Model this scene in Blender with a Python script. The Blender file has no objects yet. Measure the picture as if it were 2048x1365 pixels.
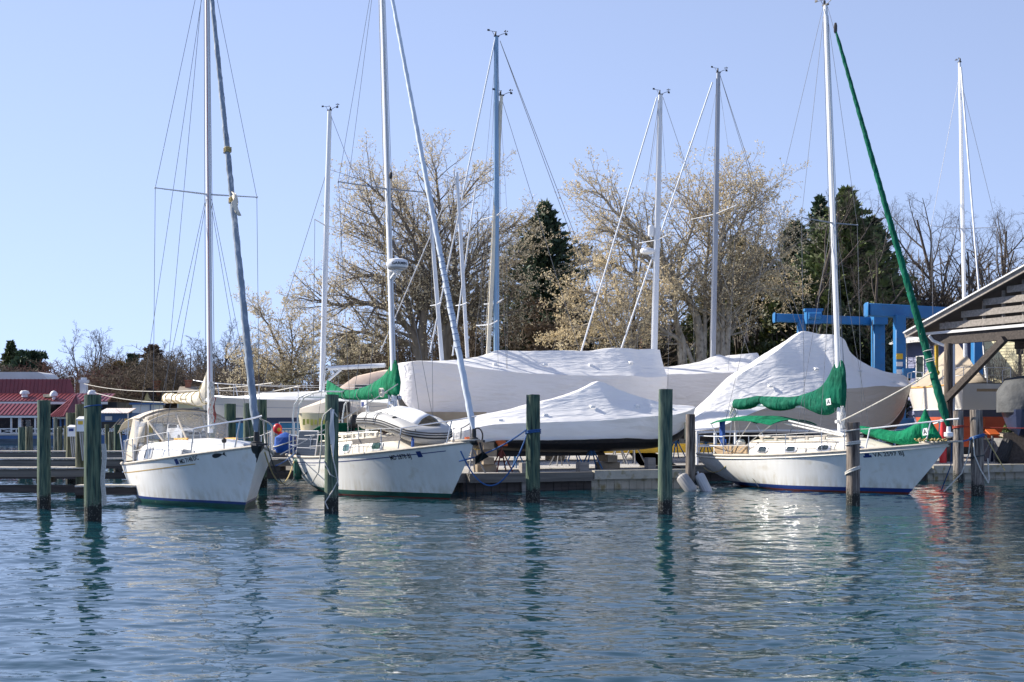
import bpy, math, random
import numpy as np
from mathutils import Vector, Matrix, noise
R = math.radians
V = Vector
SC = bpy.context.scene
COL = SC.collection
CAM_H, F, HY = 1.9, 2560.0, 850.0          # eye height (m), focal length and horizon row of the 2048 px frame

def W(px, py, d):
    """world point seen at (px, py) standing d metres away"""
    return V(((px-1024)/F*d, d, CAM_H-(py-HY)/F*d))
def dist(py, z=0.0):
    """distance of a point of height z seen at row py"""
    return F*(CAM_H-z)/(py-HY)
def lerp(a, b, t): return a+(b-a)*t
def interp(x, pts):
    """smooth interpolation of tuples keyed by their first value"""
    n = len(pts)
    if x <= pts[0][0]: return list(pts[0][1:])
    if x >= pts[-1][0]: return list(pts[-1][1:])
    for i in range(n-1):
        if pts[i][0] <= x <= pts[i+1][0]:
            h = pts[i+1][0]-pts[i][0]
            t = (x-pts[i][0])/h
            out = []
            for k in range(1, len(pts[0])):
                p1, p2 = pts[i][k], pts[i+1][k]
                m1 = (p2-pts[i-1][k])/(pts[i+1][0]-pts[i-1][0])*h if i > 0 else p2-p1
                m2 = (pts[i+2][k]-p1)/(pts[i+2][0]-pts[i][0])*h if i+2 < n else p2-p1
                t2, t3 = t*t, t*t*t
                out.append((2*t3-3*t2+1)*p1+(t3-2*t2+t)*m1+(-2*t3+3*t2)*p2+(t3-t2)*m2)
            return out
def nz(x, y=0.0, z=0.0, s=1.0): return noise.noise(V((x*s, y*s, z*s)))

# ------------------------------------------------------------------ mesh builder
class MB:
    def __init__(s): s.v = []; s.f = []; s.m = []
    def add(s, vs, fs, mi=0):
        o = len(s.v)
        s.v.extend([tuple(p) for p in vs])
        s.f.extend([tuple(i+o for i in f) for f in fs])
        s.m.extend([mi]*len(fs)); return s
    def box(s, c, size, mi=0, rz=0.0, mat=None):
        hx, hy, hz = size[0]/2, size[1]/2, size[2]/2
        M = mat if mat is not None else Matrix.Rotation(rz, 3, 'Z')
        c = V(c)
        vs = [c+M@V((x*hx, y*hy, z*hz)) for z in (-1, 1) for y in (-1, 1) for x in (-1, 1)]
        return s.add(vs, [(0, 2, 3, 1), (4, 5, 7, 6), (0, 1, 5, 4), (2, 6, 7, 3), (0, 4, 6, 2), (1, 3, 7, 5)], mi)
    def bar(s, a, b, w, h, mi=0, up=(0, 0, 1)):
        a, b = V(a), V(b); d = (b-a); L = d.length; d.normalize()
        up = V(up)
        if abs(d.dot(up)) > .98: up = V((0, 1, 0))
        sd = d.cross(up).normalized(); u = sd.cross(d)
        M = Matrix((d, sd, u)).transposed()
        return s.box((a+b)/2, (L, w, h), mi, mat=M)
    def tube(s, pts, r, n=8, mi=0, cap=True, ell=None):
        pts = [V(p) for p in pts]; N = len(pts)
        rs = r if isinstance(r, (list, tuple)) else [r]*N
        o = len(s.v); ref = None
        for i, p in enumerate(pts):
            d = (pts[min(i+1, N-1)]-pts[max(i-1, 0)])
            d = d.normalized() if d.length > 1e-9 else V((0, 0, 1))
            if ref is None:
                ref = V((1, 0, 0)) if abs(d.x) < .9 else V((0, 1, 0))
            a = (ref-d*ref.dot(d))
            a = a.normalized() if a.length > 1e-6 else d.orthogonal().normalized()
            ref = a; b = d.cross(a)
            ea, eb = ell if ell else (1, 1)
            for k in range(n):
                t = 2*math.pi*k/n
                s.v.append(tuple(p+(a*math.cos(t)*ea+b*math.sin(t)*eb)*rs[i]))
        for i in range(N-1):
            for k in range(n):
                k2 = (k+1) % n
                s.f.append((o+i*n+k, o+i*n+k2, o+(i+1)*n+k2, o+(i+1)*n+k)); s.m.append(mi)
        if cap:
            s.f.append(tuple(o+k for k in range(n))[::-1]); s.m.append(mi)
            s.f.append(tuple(o+(N-1)*n+k for k in range(n))); s.m.append(mi)
        return s
    def loft(s, rings, mi=0, closed=True, capa=True, capb=True, mis=None):
        n = len(rings[0]); o = len(s.v)
        for r in rings: s.v.extend([tuple(p) for p in r])
        for i in range(len(rings)-1):
            for k in range(n if closed else n-1):
                k2 = (k+1) % n
                s.f.append((o+i*n+k, o+i*n+k2, o+(i+1)*n+k2, o+(i+1)*n+k))
                s.m.append(mis[k] if mis else mi)
        if closed and capa: s.f.append(tuple(o+k for k in range(n))[::-1]); s.m.append(mi)
        if closed and capb: s.f.append(tuple(o+(len(rings)-1)*n+k for k in range(n))); s.m.append(mi)
        return s
    def lathe(s, c, prof, n=16, mi=0):
        c = V(c)
        return s.loft([[c+V((r*math.cos(2*math.pi*k/n), r*math.sin(2*math.pi*k/n), z)) for k in range(n)] for r, z in prof], mi)
    def prism(s, poly, vec, mi=0):
        """closed polygon (3D points) extruded along vec"""
        n = len(poly); vec = V(vec)
        a = [V(p) for p in poly]; b = [p+vec for p in a]
        fs = [tuple(range(n))[::-1], tuple(range(n, 2*n))]+[(i, (i+1) % n, (i+1) % n+n, i+n) for i in range(n)]
        return s.add(a+b, fs, mi)
    def ball(s, c, r, mi=0, n=12, sq=(1, 1, 1)):
        c = V(c); m = n//2
        rings = []
        for i in range(m+1):
            t = math.pi*i/m
            rr = max(math.sin(t), .01)
            rings.append([c+V((r*rr*math.cos(2*math.pi*k/n)*sq[0], r*rr*math.sin(2*math.pi*k/n)*sq[1], -r*math.cos(t)*sq[2])) for k in range(n)])
        return s.loft(rings, mi)
    def build(s, name, mats, parent=None, loc=None, rz=0.0, sharp=38, smooth=True):
        me = bpy.data.meshes.new(name)
        me.from_pydata(s.v, [], s.f)
        mats = mats if isinstance(mats, (list, tuple)) else [mats]
        for m in mats: me.materials.append(m)
        if len(mats) > 1: me.polygons.foreach_set('material_index', s.m)
        if smooth:
            me.polygons.foreach_set('use_smooth', [True]*len(s.f))
            me.set_sharp_from_angle(angle=R(sharp))
        me.update()
        return link(name, me, parent, loc, rz)

def link(name, me, parent=None, loc=None, rz=0.0):
    o = bpy.data.objects.new(name, me); COL.objects.link(o)
    if parent: o.parent = parent
    if loc is not None: o.location = loc
    if rz: o.rotation_euler = (0, 0, rz)
    return o
def tag(o, label=None, cat=None, group=None, kind=None):
    if label: o['label'] = label
    if cat: o['category'] = cat
    if group: o['group'] = group
    if kind: o['kind'] = kind
    return o
def thing(name, label, cat, loc=(0, 0, 0), rz=0.0, group=None):
    o = bpy.data.objects.new(name, None); COL.objects.link(o)
    o.location = loc; o.rotation_euler = (0, 0, rz); o.empty_display_size = .2
    return tag(o, label, cat, group)
def copy_tree(o, parent=None):
    c = o.copy(); COL.objects.link(c)
    if parent: c.parent = parent
    for ch in list(o.children): copy_tree(ch, c)
    return c
def raw_mesh(name, verts, faces_flat, nside, mat):
    """fast mesh from arrays: every face has nside corners"""
    verts = np.asarray(verts, dtype=np.float32).reshape(-1, 3)
    idx = np.asarray(faces_flat, dtype=np.int32).ravel()
    nf = len(idx)//nside
    me = bpy.data.meshes.new(name)
    me.vertices.add(len(verts)); me.vertices.foreach_set('co', verts.ravel())
    me.loops.add(len(idx)); me.loops.foreach_set('vertex_index', idx)
    me.polygons.add(nf); me.polygons.foreach_set('loop_start', np.arange(nf, dtype=np.int32)*nside)
    me.materials.append(mat)
    me.update(calc_edges=True); me.validate()
    return me
def text_geo(txt, size=1.0):
    """letters as flat faces in the xy plane: (verts, faces)"""
    cu = bpy.data.curves.new('letters', 'FONT'); cu.body = txt; cu.size = size; cu.resolution_u = 2; cu.offset = .012*size if size > .12 else .003
    o = bpy.data.objects.new('letters', cu); COL.objects.link(o)
    dg = bpy.context.evaluated_depsgraph_get(); dg.update()
    me = bpy.data.meshes.new_from_object(o.evaluated_get(dg))
    vs = [v.co.copy() for v in me.vertices]; fs = [tuple(p.vertices) for p in me.polygons]
    bpy.data.objects.remove(o); bpy.data.curves.remove(cu); bpy.data.meshes.remove(me)
    return vs, fs
def sag(a, b, drop, n=14):
    a, b = V(a), V(b)
    return [a.lerp(b, i/n)-V((0, 0, drop*4*(i/n)*(1-i/n))) for i in range(n+1)]

# ------------------------------------------------------------------ materials
def mat(name, c, rough=.5, metal=0.0, var=.14, scale=3.0, stretch=(1, 1, 1), c2=None, c2amt=.5, bump=0.0, bscale=25.0, bstretch=None, coat=0.0, spec=.5, transl=0.0, sub=None, detail=5.0, bdist=.02):
    m = bpy.data.materials.new(name); m.use_nodes = True
    nt = m.node_tree; N = nt.nodes; L = nt.links
    bs = N['Principled BSDF']
    tc = N.new('ShaderNodeTexCoord'); mp = N.new('ShaderNodeMapping'); mp.inputs['Scale'].default_value = stretch
    L.new(tc.outputs['Object'], mp.inputs['Vector'])
    n1 = N.new('ShaderNodeTexNoise'); n1.inputs['Scale'].default_value = scale; n1.inputs['Detail'].default_value = detail
    L.new(mp.outputs[0], n1.inputs['Vector'])
    cr = N.new('ShaderNodeValToRGB'); L.new(n1.outputs['Fac'], cr.inputs['Fac'])
    lo = [max(0, x*(1-var)) for x in c]; hi = [min(1, x*(1+var)) for x in c]
    cr.color_ramp.elements[0].position = .3; cr.color_ramp.elements[0].color = (*lo, 1)
    cr.color_ramp.elements[1].position = .7; cr.color_ramp.elements[1].color = (*hi, 1)
    out = cr.outputs['Color']
    if c2:
        n2 = N.new('ShaderNodeTexNoise'); n2.inputs['Scale'].default_value = scale*2.3; n2.inputs['Detail'].default_value = 6
        L.new(mp.outputs[0], n2.inputs['Vector'])
        r2 = N.new('ShaderNodeValToRGB'); r2.color_ramp.elements[0].position = .62-c2amt*.25; r2.color_ramp.elements[1].position = .78-c2amt*.25
        L.new(n2.outputs['Fac'], r2.inputs['Fac'])
        mx = N.new('ShaderNodeMix'); mx.data_type = 'RGBA'
        L.new(r2.outputs['Color'], mx.inputs['Factor']); L.new(out, mx.inputs['A']); mx.inputs['B'].default_value = (*c2, 1)
        out = mx.outputs['Result']
    L.new(out, bs.inputs['Base Color'])
    bs.inputs['Roughness'].default_value = rough; bs.inputs['Metallic'].default_value = metal
    bs.inputs['Coat Weight'].default_value = coat; bs.inputs['Specular IOR Level'].default_value = spec
    if bump:
        mb = N.new('ShaderNodeMapping'); mb.inputs['Scale'].default_value = bstretch or stretch
        L.new(tc.outputs['Object'], mb.inputs['Vector'])
        n3 = N.new('ShaderNodeTexNoise'); n3.inputs['Scale'].default_value = bscale; n3.inputs['Detail'].default_value = 4
        L.new(mb.outputs[0], n3.inputs['Vector'])
        bp = N.new('ShaderNodeBump'); bp.inputs['Strength'].default_value = bump; bp.inputs['Distance'].default_value = bdist
        L.new(n3.outputs['Fac'], bp.inputs['Height']); L.new(bp.outputs[0], bs.inputs['Normal'])
    if transl:
        tr = N.new('ShaderNodeBsdfTranslucent'); L.new(out, tr.inputs['Color'])
        ms = N.new('ShaderNodeMixShader'); ms.inputs[0].default_value = transl
        L.new(bs.outputs[0], ms.inputs[1]); L.new(tr.outputs[0], ms.inputs[2])
        L.new(ms.outputs[0], N['Material Output'].inputs['Surface'])
    return m
M = {}
def mk(k, *a, **kw): M[k] = mat(k, *a, **kw)
mk('gelcoat', (.74, .74, .72), .38, var=.05, scale=1.2, c2=(.62, .59, .52), c2amt=.1)
def scum(m, z0, z1, c, amt):
    """dirt line and faint run marks just above the waterline"""
    nt = m.node_tree; N = nt.nodes; L = nt.links; bs = N['Principled BSDF']; src = bs.inputs['Base Color'].links[0].from_socket
    tc = N['Texture Coordinate']; sx = N.new('ShaderNodeSeparateXYZ'); L.new(tc.outputs['Object'], sx.inputs[0])
    mp = N.new('ShaderNodeMapping'); mp.inputs['Scale'].default_value = (3.5, 3.5, .5); L.new(tc.outputs['Object'], mp.inputs['Vector'])
    n = N.new('ShaderNodeTexNoise'); n.inputs['Scale'].default_value = 2.2; n.inputs['Detail'].default_value = 6; L.new(mp.outputs[0], n.inputs['Vector'])
    mr = N.new('ShaderNodeMapRange'); L.new(sx.outputs['Z'], mr.inputs[0]); mr.inputs[1].default_value = z0; mr.inputs[2].default_value = z1; mr.inputs[3].default_value = amt; mr.inputs[4].default_value = .12
    r = N.new('ShaderNodeMapRange'); L.new(n.outputs['Fac'], r.inputs[0]); r.inputs[1].default_value = .38; r.inputs[2].default_value = .72
    mu = N.new('ShaderNodeMath'); mu.operation = 'MULTIPLY'; L.new(mr.outputs[0], mu.inputs[0]); L.new(r.outputs[0], mu.inputs[1])
    mx = N.new('ShaderNodeMix'); mx.data_type = 'RGBA'; L.new(mu.outputs[0], mx.inputs['Factor']); L.new(src, mx.inputs['A']); mx.inputs['B'].default_value = (*c, 1); L.new(mx.outputs['Result'], bs.inputs['Base Color'])
scum(M['gelcoat'], .15, .50, (.42, .36, .24), .75)
mk('deck_white', (.74, .74, .72), .45, var=.05, scale=2)
mk('deck_cream', (.70, .66, .57), .45, var=.07, scale=2, c2=(.5, .45, .37), c2amt=.15)
mk('aluminium', (.60, .62, .66), .5, .3, var=.06, scale=1.5, stretch=(3, 3, .4))
mk('alu_white', (.66, .68, .71), .55, .0, var=.06, scale=1.5, stretch=(3, 3, .4))
mk('mast_grey', (.33, .35, .39), .55, .1, var=.1, scale=1.5, stretch=(3, 3, .4))
mk('mast_blue', (.22, .36, .52), .55, .1, var=.1, scale=1.5, stretch=(3, 3, .4))
mk('steel', (.55, .56, .58), .28, .85, var=.06, scale=4)
mk('wire', (.16, .165, .18), .5, .4, var=.1)
mk('wire_white', (.62, .62, .62), .6, var=.1)
mk('teak', (.38, .27, .16), .7, var=.25, scale=5, stretch=(1, 6, 6))
mk('teak_grey', (.45, .41, .35), .8, var=.2, scale=5, stretch=(1, 5, 5))
mk('teak_bright', (.62, .33, .09), .5, var=.2, scale=5)
mk('green_canvas', (.002, .150, .070), .85, c2=(.02, .20, .11), c2amt=.15, spec=.15, var=.25, scale=2.5, bump=.8, bscale=3.2, bstretch=(1.6, 1, .6), bdist=.12)
mk('green_dark', (.003, .098, .058), .85, c2=(.02, .15, .095), c2amt=.25, spec=.15, var=.3, scale=2, bump=.8, bscale=3.2, bstretch=(1.8, 1, .6), bdist=.12)
mk('sail_cream', (.68, .62, .50), .8, var=.1, scale=3, bump=.6, bscale=9)
mk('sail_grey', (.20, .25, .31), .8, var=.25, scale=3, stretch=(2, 2, .5), bump=.5, bscale=8, c2=(.50, .52, .54), c2amt=.35)
mk('sail_pale', (.55, .61, .68), .75, var=.14, scale=3, stretch=(2, 2, .5), bump=.5, bscale=8)
mk('canvas_beige', (.58, .52, .43), .85, var=.08, scale=2, bump=.3, bscale=6)
mk('canvas_tan', (.36, .305, .235), .88, var=.16, scale=1.6, bump=.6, bscale=4)
mk('canvas_pink', (.60, .47, .38), .85, var=.08, scale=2, bump=.3, bscale=6)
mk('blue_paint', (.010, .032, .16), .4, var=.15, scale=3)
mk('green_paint', (.004, .060, .042), .5, var=.25, scale=3)
mk('red_paint', (.13, .024, .016), .6, var=.25, scale=4)
mk('black_paint', (.012, .012, .014), .55, var=.3, scale=4, c2=(.05, .035, .03), c2amt=.2)
mk('navy_paint', (.02, .03, .07), .4, var=.15)
mk('antifoul_blue', (.01, .13, .26), .6, var=.15, scale=2)
mk('antifoul_red', (.44, .075, .03), .65, var=.12, scale=2)
mk('hull_beige', (.60, .57, .52), .3, var=.05, scale=1)
mk('gold', (.45, .28, .05), .4, var=.1)
mk('glass', (.03, .045, .05), .06, var=.2, scale=2, spec=.7)
mk('glass_green', (.07, .15, .14), .08, var=.5, scale=5, spec=.7)
mk('glass_pale', (.10, .12, .15), .25, var=.35, scale=4, spec=.7)
mk('black', (.012, .012, .013), .5, var=.2)
mk('black_rubber', (.02, .02, .022), .7, var=.2)
mk('white_plastic', (.74, .75, .76), .35, var=.04)
mk('grey_plastic', (.35, .36, .38), .45, var=.08)
mk('hypalon', (.44, .44, .43), .5, var=.05, scale=2)
mk('rope_white', (.55, .53, .48), .9, var=.2, scale=30)
mk('rope_blue', (.025, .09, .25), .85, var=.2, scale=30)
mk('rope_red', (.34, .05, .03), .85, var=.2, scale=30)
mk('rope_dark', (.05, .06, .06), .9, var=.2, scale=30)
mk('rope_tan', (.46, .36, .16), .9, var=.2, scale=30)
mk('fender_grey', (.34, .33, .32), .6, var=.12)
mk('fender_white', (.52, .52, .52), .5, var=.08)
mk('fender_green', (.012, .10, .065), .5, var=.15)
mk('tarp_blue', (.008, .07, .32), .5, var=.2, scale=5, bump=.6, bscale=10)
mk('lift_blue', (.018, .145, .36), .5, var=.12, scale=1.5, c2=(.05, .13, .25), c2amt=.2)
mk('red_plastic', (.60, .02, .02), .4, var=.1)
mk('yellow_paint', (.62, .40, .03), .45, var=.1)
mk('concrete', (.42, .39, .32), .9, var=.2, scale=1.6, c2=(.24, .20, .10), c2amt=.35, bump=.5, bscale=14)
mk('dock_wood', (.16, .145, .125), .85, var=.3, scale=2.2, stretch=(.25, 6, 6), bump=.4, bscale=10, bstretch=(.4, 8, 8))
mk('dock_top', (.46, .43, .38), .85, var=.2, scale=2.2, stretch=(.4, 4, 4))
mk('grey_wood', (.26, .235, .21), .85, var=.28, scale=2.5, stretch=(.4, 5, 5), bump=.5, bscale=9, bstretch=(.5, 8, 8))
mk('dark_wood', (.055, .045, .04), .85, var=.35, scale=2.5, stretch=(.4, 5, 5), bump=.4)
mk('block_wood', (.30, .24, .17), .9, var=.3, scale=3, bump=.4)
mk('gravel', (.31, .30, .28), .95, var=.35, scale=9, c2=(.62, .60, .57), c2amt=.4, bump=.9, bscale=16, detail=10)
mk('yard_grass', (.10, .12, .045), .95, var=.35, scale=.5, c2=(.22, .19, .09), c2amt=.5, bump=.5, bscale=5)
mk('roof_red', (.20, .045, .05), .32, .0, var=.12, scale=.6)
mk('roof_dark', (.05, .045, .05), .8, var=.3, scale=2)
mk('roof_white', (.60, .60, .60), .5, var=.06, scale=1)
mk('wall_white', (.70, .70, .69), .6, var=.05, scale=1)
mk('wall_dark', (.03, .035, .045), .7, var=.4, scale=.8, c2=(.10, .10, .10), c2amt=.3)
mk('wall_yellow', (.72, .50, .16), .7, var=.06, scale=1)
mk('wall_cream', (.68, .62, .40), .7, var=.05, scale=1)
mk('wall_blue', (.05, .12, .27), .6, var=.12, scale=1)
mk('wall_purple', (.19, .21, .36), .65, var=.06, scale=1)
mk('brick', (.32, .13, .08), .9, var=.3, scale=6)
mk('seawall', (.07, .10, .13), .8, var=.3, scale=1.5, stretch=(.3, 1, 3))
mk('bark', (.17, .145, .12), .95, var=.35, scale=2, stretch=(3, 3, .6), bump=.6, bscale=6)
mk('bark_dark', (.085, .072, .062), .95, var=.35, scale=2, stretch=(3, 3, .6), bump=.5, bscale=6)
mk('bark_pale', (.33, .30, .25), .95, var=.35, scale=1.6, stretch=(2, 2, 1.2), c2=(.12, .10, .085), c2amt=.35, bump=.5, bscale=6)
mk('twig', (.21, .175, .135), .95, var=.25, scale=2)
mk('twig_dark', (.075, .063, .056), .95, var=.25, scale=2)
mk('twig_pale', (.27, .225, .16), .95, var=.25, scale=2)
mk('twig_red', (.15, .075, .065), .95, var=.25, scale=2)
mk('twig_brown', (.135, .108, .082), .95, var=.3, scale=1)
mk('bud', (.72, .63, .45), .8, var=.28, scale=1.1, transl=.25)
mk('bud_warm', (.70, .59, .38), .8, var=.3, scale=1.1, transl=.25)
mk('needles', (.048, .082, .044), .7, var=.6, scale=.9, transl=.1)
mk('needles_olive', (.055, .075, .030), .7, var=.5, scale=.9, transl=.1)
mk('needles_light', (.10, .135, .046), .7, var=.55, scale=.8, transl=.15)
mk('needles_gold', (.19, .12, .025), .75, var=.6, scale=.6, c2=(.04, .06, .02), c2amt=.5, transl=.15)
mk('leaf', (.050, .068, .022), .5, var=.6, scale=.8, c2=(.20, .17, .03), c2amt=.18, transl=.15)
mk('leaf_brown', (.12, .085, .055), .8, var=.5, scale=.8, transl=.15)
mk('leaf_dark', (.028, .042, .022), .55, var=.6, scale=.8, transl=.1)
mk('solar_frame', (.6, .6, .62), .4, .5, var=.05)
mk('car_white', (.74, .74, .74), .2, var=.03, coat=.5)
mk('tyre', (.02, .02, .02), .8, var=.2)
mk('orange', (.55, .11, .02), .6, var=.25, scale=6)
mk('stand_blue', (.02, .11, .26), .5, var=.3, scale=6)
mk('cover_dark', (.075, .08, .085), .8, var=.25, scale=2, bump=.6, bscale=3, bdist=.1)
mk('stand_grey', (.20, .20, .20), .6, var=.3, scale=6)
mk('ink', (.012, .012, .016), .5, var=.1)
mk('ink_blue', (.01, .03, .16), .5, var=.1)
mk('ink_yellow', (.60, .56, .10), .6, var=.1)

def wrap_mat(name, c, tint):
    """shrink wrap film: taut white plastic with fine stretch wrinkles"""
    m = mat(name, c, .38, var=.03, scale=.7, spec=.4, transl=.22)
    nt = m.node_tree; N = nt.nodes; L = nt.links; bs = N['Principled BSDF']
    tc = N['Texture Coordinate']
    acc = None
    for sc, st, rot in ((1.3, (.5, 2.2, 2.0), .35), (3.2, (.45, 1.6, 2.6), -.5), (7.0, (.35, 1.4, 2.4), .9)):
        mp = N.new('ShaderNodeMapping'); mp.inputs['Scale'].default_value = st; mp.inputs['Rotation'].default_value = (0, rot, 0)
        L.new(tc.outputs['Object'], mp.inputs['Vector'])
        n = N.new('ShaderNodeTexNoise'); n.inputs['Scale'].default_value = sc; n.inputs['Detail'].default_value = 2; n.inputs['Distortion'].default_value = .6
        L.new(mp.outputs[0], n.inputs['Vector'])
        b = N.new('ShaderNodeBump'); b.inputs['Strength'].default_value = .75 if sc < 5 else .4; b.inputs['Distance'].default_value = .13/sc
        L.new(n.outputs['Fac'], b.inputs['Height'])
        if acc: L.new(acc.outputs[0], b.inputs['Normal'])
        acc = b
    L.new(acc.outputs[0], bs.inputs['Normal'])
    return m
M['wrap'] = wrap_mat('wrap', (.86, .86, .86), None)
M['wrap_grey'] = wrap_mat('wrap_grey', (.82, .81, .82), None)
M['wrap_tan'] = wrap_mat('wrap_tan', (.52, .47, .41), None)

def piling_mat(name, dark, light, amt):
    """weathered round timber: vertical streaks, checks, and a tide stain near the water"""
    m = bpy.data.materials.new(name); m.use_nodes = True
    nt = m.node_tree; N = nt.nodes; L = nt.links; bs = N['Principled BSDF']
    tc = N.new('ShaderNodeTexCoord')
    def ns(scale, st, det=5):
        mp = N.new('ShaderNodeMapping'); mp.inputs['Scale'].default_value = st; L.new(tc.outputs['Object'], mp.inputs['Vector'])
        n = N.new('ShaderNodeTexNoise'); n.inputs['Scale'].default_value = scale; n.inputs['Detail'].default_value = det; L.new(mp.outputs[0], n.inputs['Vector'])
        return n
    def ramp(src, a, b, ca, cb):
        r = N.new('ShaderNodeValToRGB'); r.color_ramp.elements[0].position = a; r.color_ramp.elements[1].position = b
        r.color_ramp.elements[0].color = (*ca, 1); r.color_ramp.elements[1].color = (*cb, 1); L.new(src, r.inputs['Fac']); return r
    a = ns(5, (3, 3, .35)); b = ns(14, (4, 4, .12), 3)
    r1 = ramp(a.outputs['Fac'], .35, .72-.2*amt, dark, light)
    r2 = ramp(b.outputs['Fac'], .36, .46, (.25, .25, .25), (1, 1, 1))
    mx = N.new('ShaderNodeMix'); mx.data_type = 'RGBA'; mx.blend_type = 'MULTIPLY'; mx.inputs['Factor'].default_value = .92
    L.new(r1.outputs[0], mx.inputs['A']); L.new(r2.outputs[0], mx.inputs['B'])
    sx = N.new('ShaderNodeSeparateXYZ'); L.new(tc.outputs['Object'], sx.inputs[0])
    c = ns(4, (1.5, 1.5, .8))
    ma = N.new('ShaderNodeMath'); ma.operation = 'MULTIPLY_ADD'; L.new(c.outputs['Fac'], ma.inputs[0]); ma.inputs[1].default_value = -.55; L.new(sx.outputs['Z'], ma.inputs[2])
    r3 = ramp(ma.outputs[0], .0, .1, (0, 0, 0), (1, 1, 1))
    m2 = N.new('ShaderNodeMix'); m2.data_type = 'RGBA'; L.new(r3.outputs[0], m2.inputs['Factor']); m2.inputs['A'].default_value = (.010, .012, .009, 1); L.new(mx.outputs['Result'], m2.inputs['B'])
    # pale barnacle specks above the dark band, and each pile its own tone
    d = ns(38, (1, 1, .8), 2); r4 = ramp(d.outputs['Fac'], .58, .64, (0, 0, 0), (1, 1, 1)); r5 = N.new('ShaderNodeValToRGB'); L.new(ma.outputs[0], r5.inputs['Fac'])
    e = r5.color_ramp.elements; e[0].position = .0; e[0].color = (.5, .5, .5, 1); e[1].position = .30; e[1].color = (0, 0, 0, 1)
    mm = N.new('ShaderNodeMath'); mm.operation = 'MULTIPLY'; L.new(r4.outputs[0], mm.inputs[0]); L.new(r5.outputs[0], mm.inputs[1])
    m3 = N.new('ShaderNodeMix'); m3.data_type = 'RGBA'; L.new(mm.outputs[0], m3.inputs['Factor']); L.new(m2.outputs['Result'], m3.inputs['A']); m3.inputs['B'].default_value = (.34, .33, .27, 1)
    oi = N.new('ShaderNodeObjectInfo'); mr = N.new('ShaderNodeMapRange'); L.new(oi.outputs['Random'], mr.inputs[0]); mr.inputs[3].default_value = .62; mr.inputs[4].default_value = 1.3
    hv = N.new('ShaderNodeHueSaturation'); L.new(m3.outputs['Result'], hv.inputs['Color']); L.new(mr.outputs[0], hv.inputs['Value']); mr2 = N.new('ShaderNodeMapRange'); L.new(oi.outputs['Random'], mr2.inputs[0]); mr2.inputs[3].default_value = 1.25; mr2.inputs[4].default_value = .7; L.new(mr2.outputs[0], hv.inputs['Saturation'])
    L.new(hv.outputs[0], bs.inputs['Base Color']); bs.inputs['Roughness'].default_value = .8
    bp = N.new('ShaderNodeBump'); bp.inputs['Strength'].default_value = .7; bp.inputs['Distance'].default_value = .03
    L.new(b.outputs['Fac'], bp.inputs['Height']); L.new(bp.outputs[0], bs.inputs['Normal'])
    return m
M['pile_green'] = piling_mat('pile_green', (.010, .052, .046), (.13, .18, .115), .5)
M['pile_olive'] = piling_mat('pile_olive', (.06, .065, .035), (.22, .23, .15), .5)
M['pile_brown'] = piling_mat('pile_brown', (.055, .04, .033), (.25, .21, .175), .5)
def grid_mat(name, c, cl, sx, sy, w=.02):
    m = bpy.data.materials.new(name); m.use_nodes = True
    nt = m.node_tree; N = nt.nodes; L = nt.links; bs = N['Principled BSDF']
    tc = N.new('ShaderNodeTexCoord'); sp = N.new('ShaderNodeSeparateXYZ'); L.new(tc.outputs['Object'], sp.inputs[0])
    cb = N.new('ShaderNodeCombineXYZ'); L.new(sp.outputs['X'], cb.inputs[0]); L.new(sp.outputs['Z'], cb.inputs[1])
    b = N.new('ShaderNodeTexBrick'); b.offset = 0; b.inputs['Scale'].default_value = 1; b.inputs['Brick Width'].default_value = sx; b.inputs['Row Height'].default_value = sy
    b.inputs['Mortar Size'].default_value = w; b.inputs['Color1'].default_value = (*c, 1); b.inputs['Color2'].default_value = (*c, 1); b.inputs['Mortar'].default_value = (*cl, 1)
    L.new(cb.outputs[0], b.inputs['Vector']); L.new(b.outputs['Color'], bs.inputs['Base Color']); bs.inputs['Roughness'].default_value = .3; bs.inputs['Specular IOR Level'].default_value = .3
    return m
M['solar'] = grid_mat('solar', (.008, .014, .026), (.045, .055, .07), .075, .075, .004)

# ------------------------------------------------------------------ camera, sun, sky
cam = bpy.data.cameras.new('camera'); co = bpy.data.objects.new('camera', cam); COL.objects.link(co)
co.location = (0, 0, CAM_H); co.rotation_euler = (R(90), 0, 0)
cam.sensor_width = 36; cam.lens = 36*F/2048; cam.shift_y = (HY-682.5)/2048; cam.clip_end = 6000; cam.clip_start = .1
SC.camera = co
SUN_EL, SUN_DIR = R(34), V((-.93, .34, 0)).normalized()
sl = bpy.data.lights.new('sun', 'SUN'); so = bpy.data.objects.new('sun', sl); COL.objects.link(so)
sl.energy = 5.0; sl.angle = R(.5); sl.color = (1, .92, .80)
sd = V((SUN_DIR.x*math.cos(SUN_EL), SUN_DIR.y*math.cos(SUN_EL), math.sin(SUN_EL)))
so.rotation_euler = sd.to_track_quat('Z', 'Y').to_euler()
so.location = (-20, 10, 30)
wd = bpy.data.worlds.new('World'); SC.world = wd; wd.use_nodes = True
nt = wd.node_tree; bg = nt.nodes['Background']
sky = nt.nodes.new('ShaderNodeTexSky'); sky.sky_type = 'NISHITA'; sky.sun_disc = False
sky.sun_elevation = SUN_EL; sky.sun_rotation = math.atan2(SUN_DIR.x, SUN_DIR.y)
sky.air_density = 1.0; sky.dust_density = .05; sky.ozone_density = 2.0; sky.altitude = 0
tcw = nt.nodes.new('ShaderNodeTexCoord'); vm = nt.nodes.new('ShaderNodeVectorMath'); vm.operation = 'MULTIPLY_ADD'
nt.links.new(tcw.outputs['Generated'], vm.inputs[0]); vm.inputs[1].default_value = (.62, 1, .75); vm.inputs[2].default_value = (.10, 0, .24)
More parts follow.
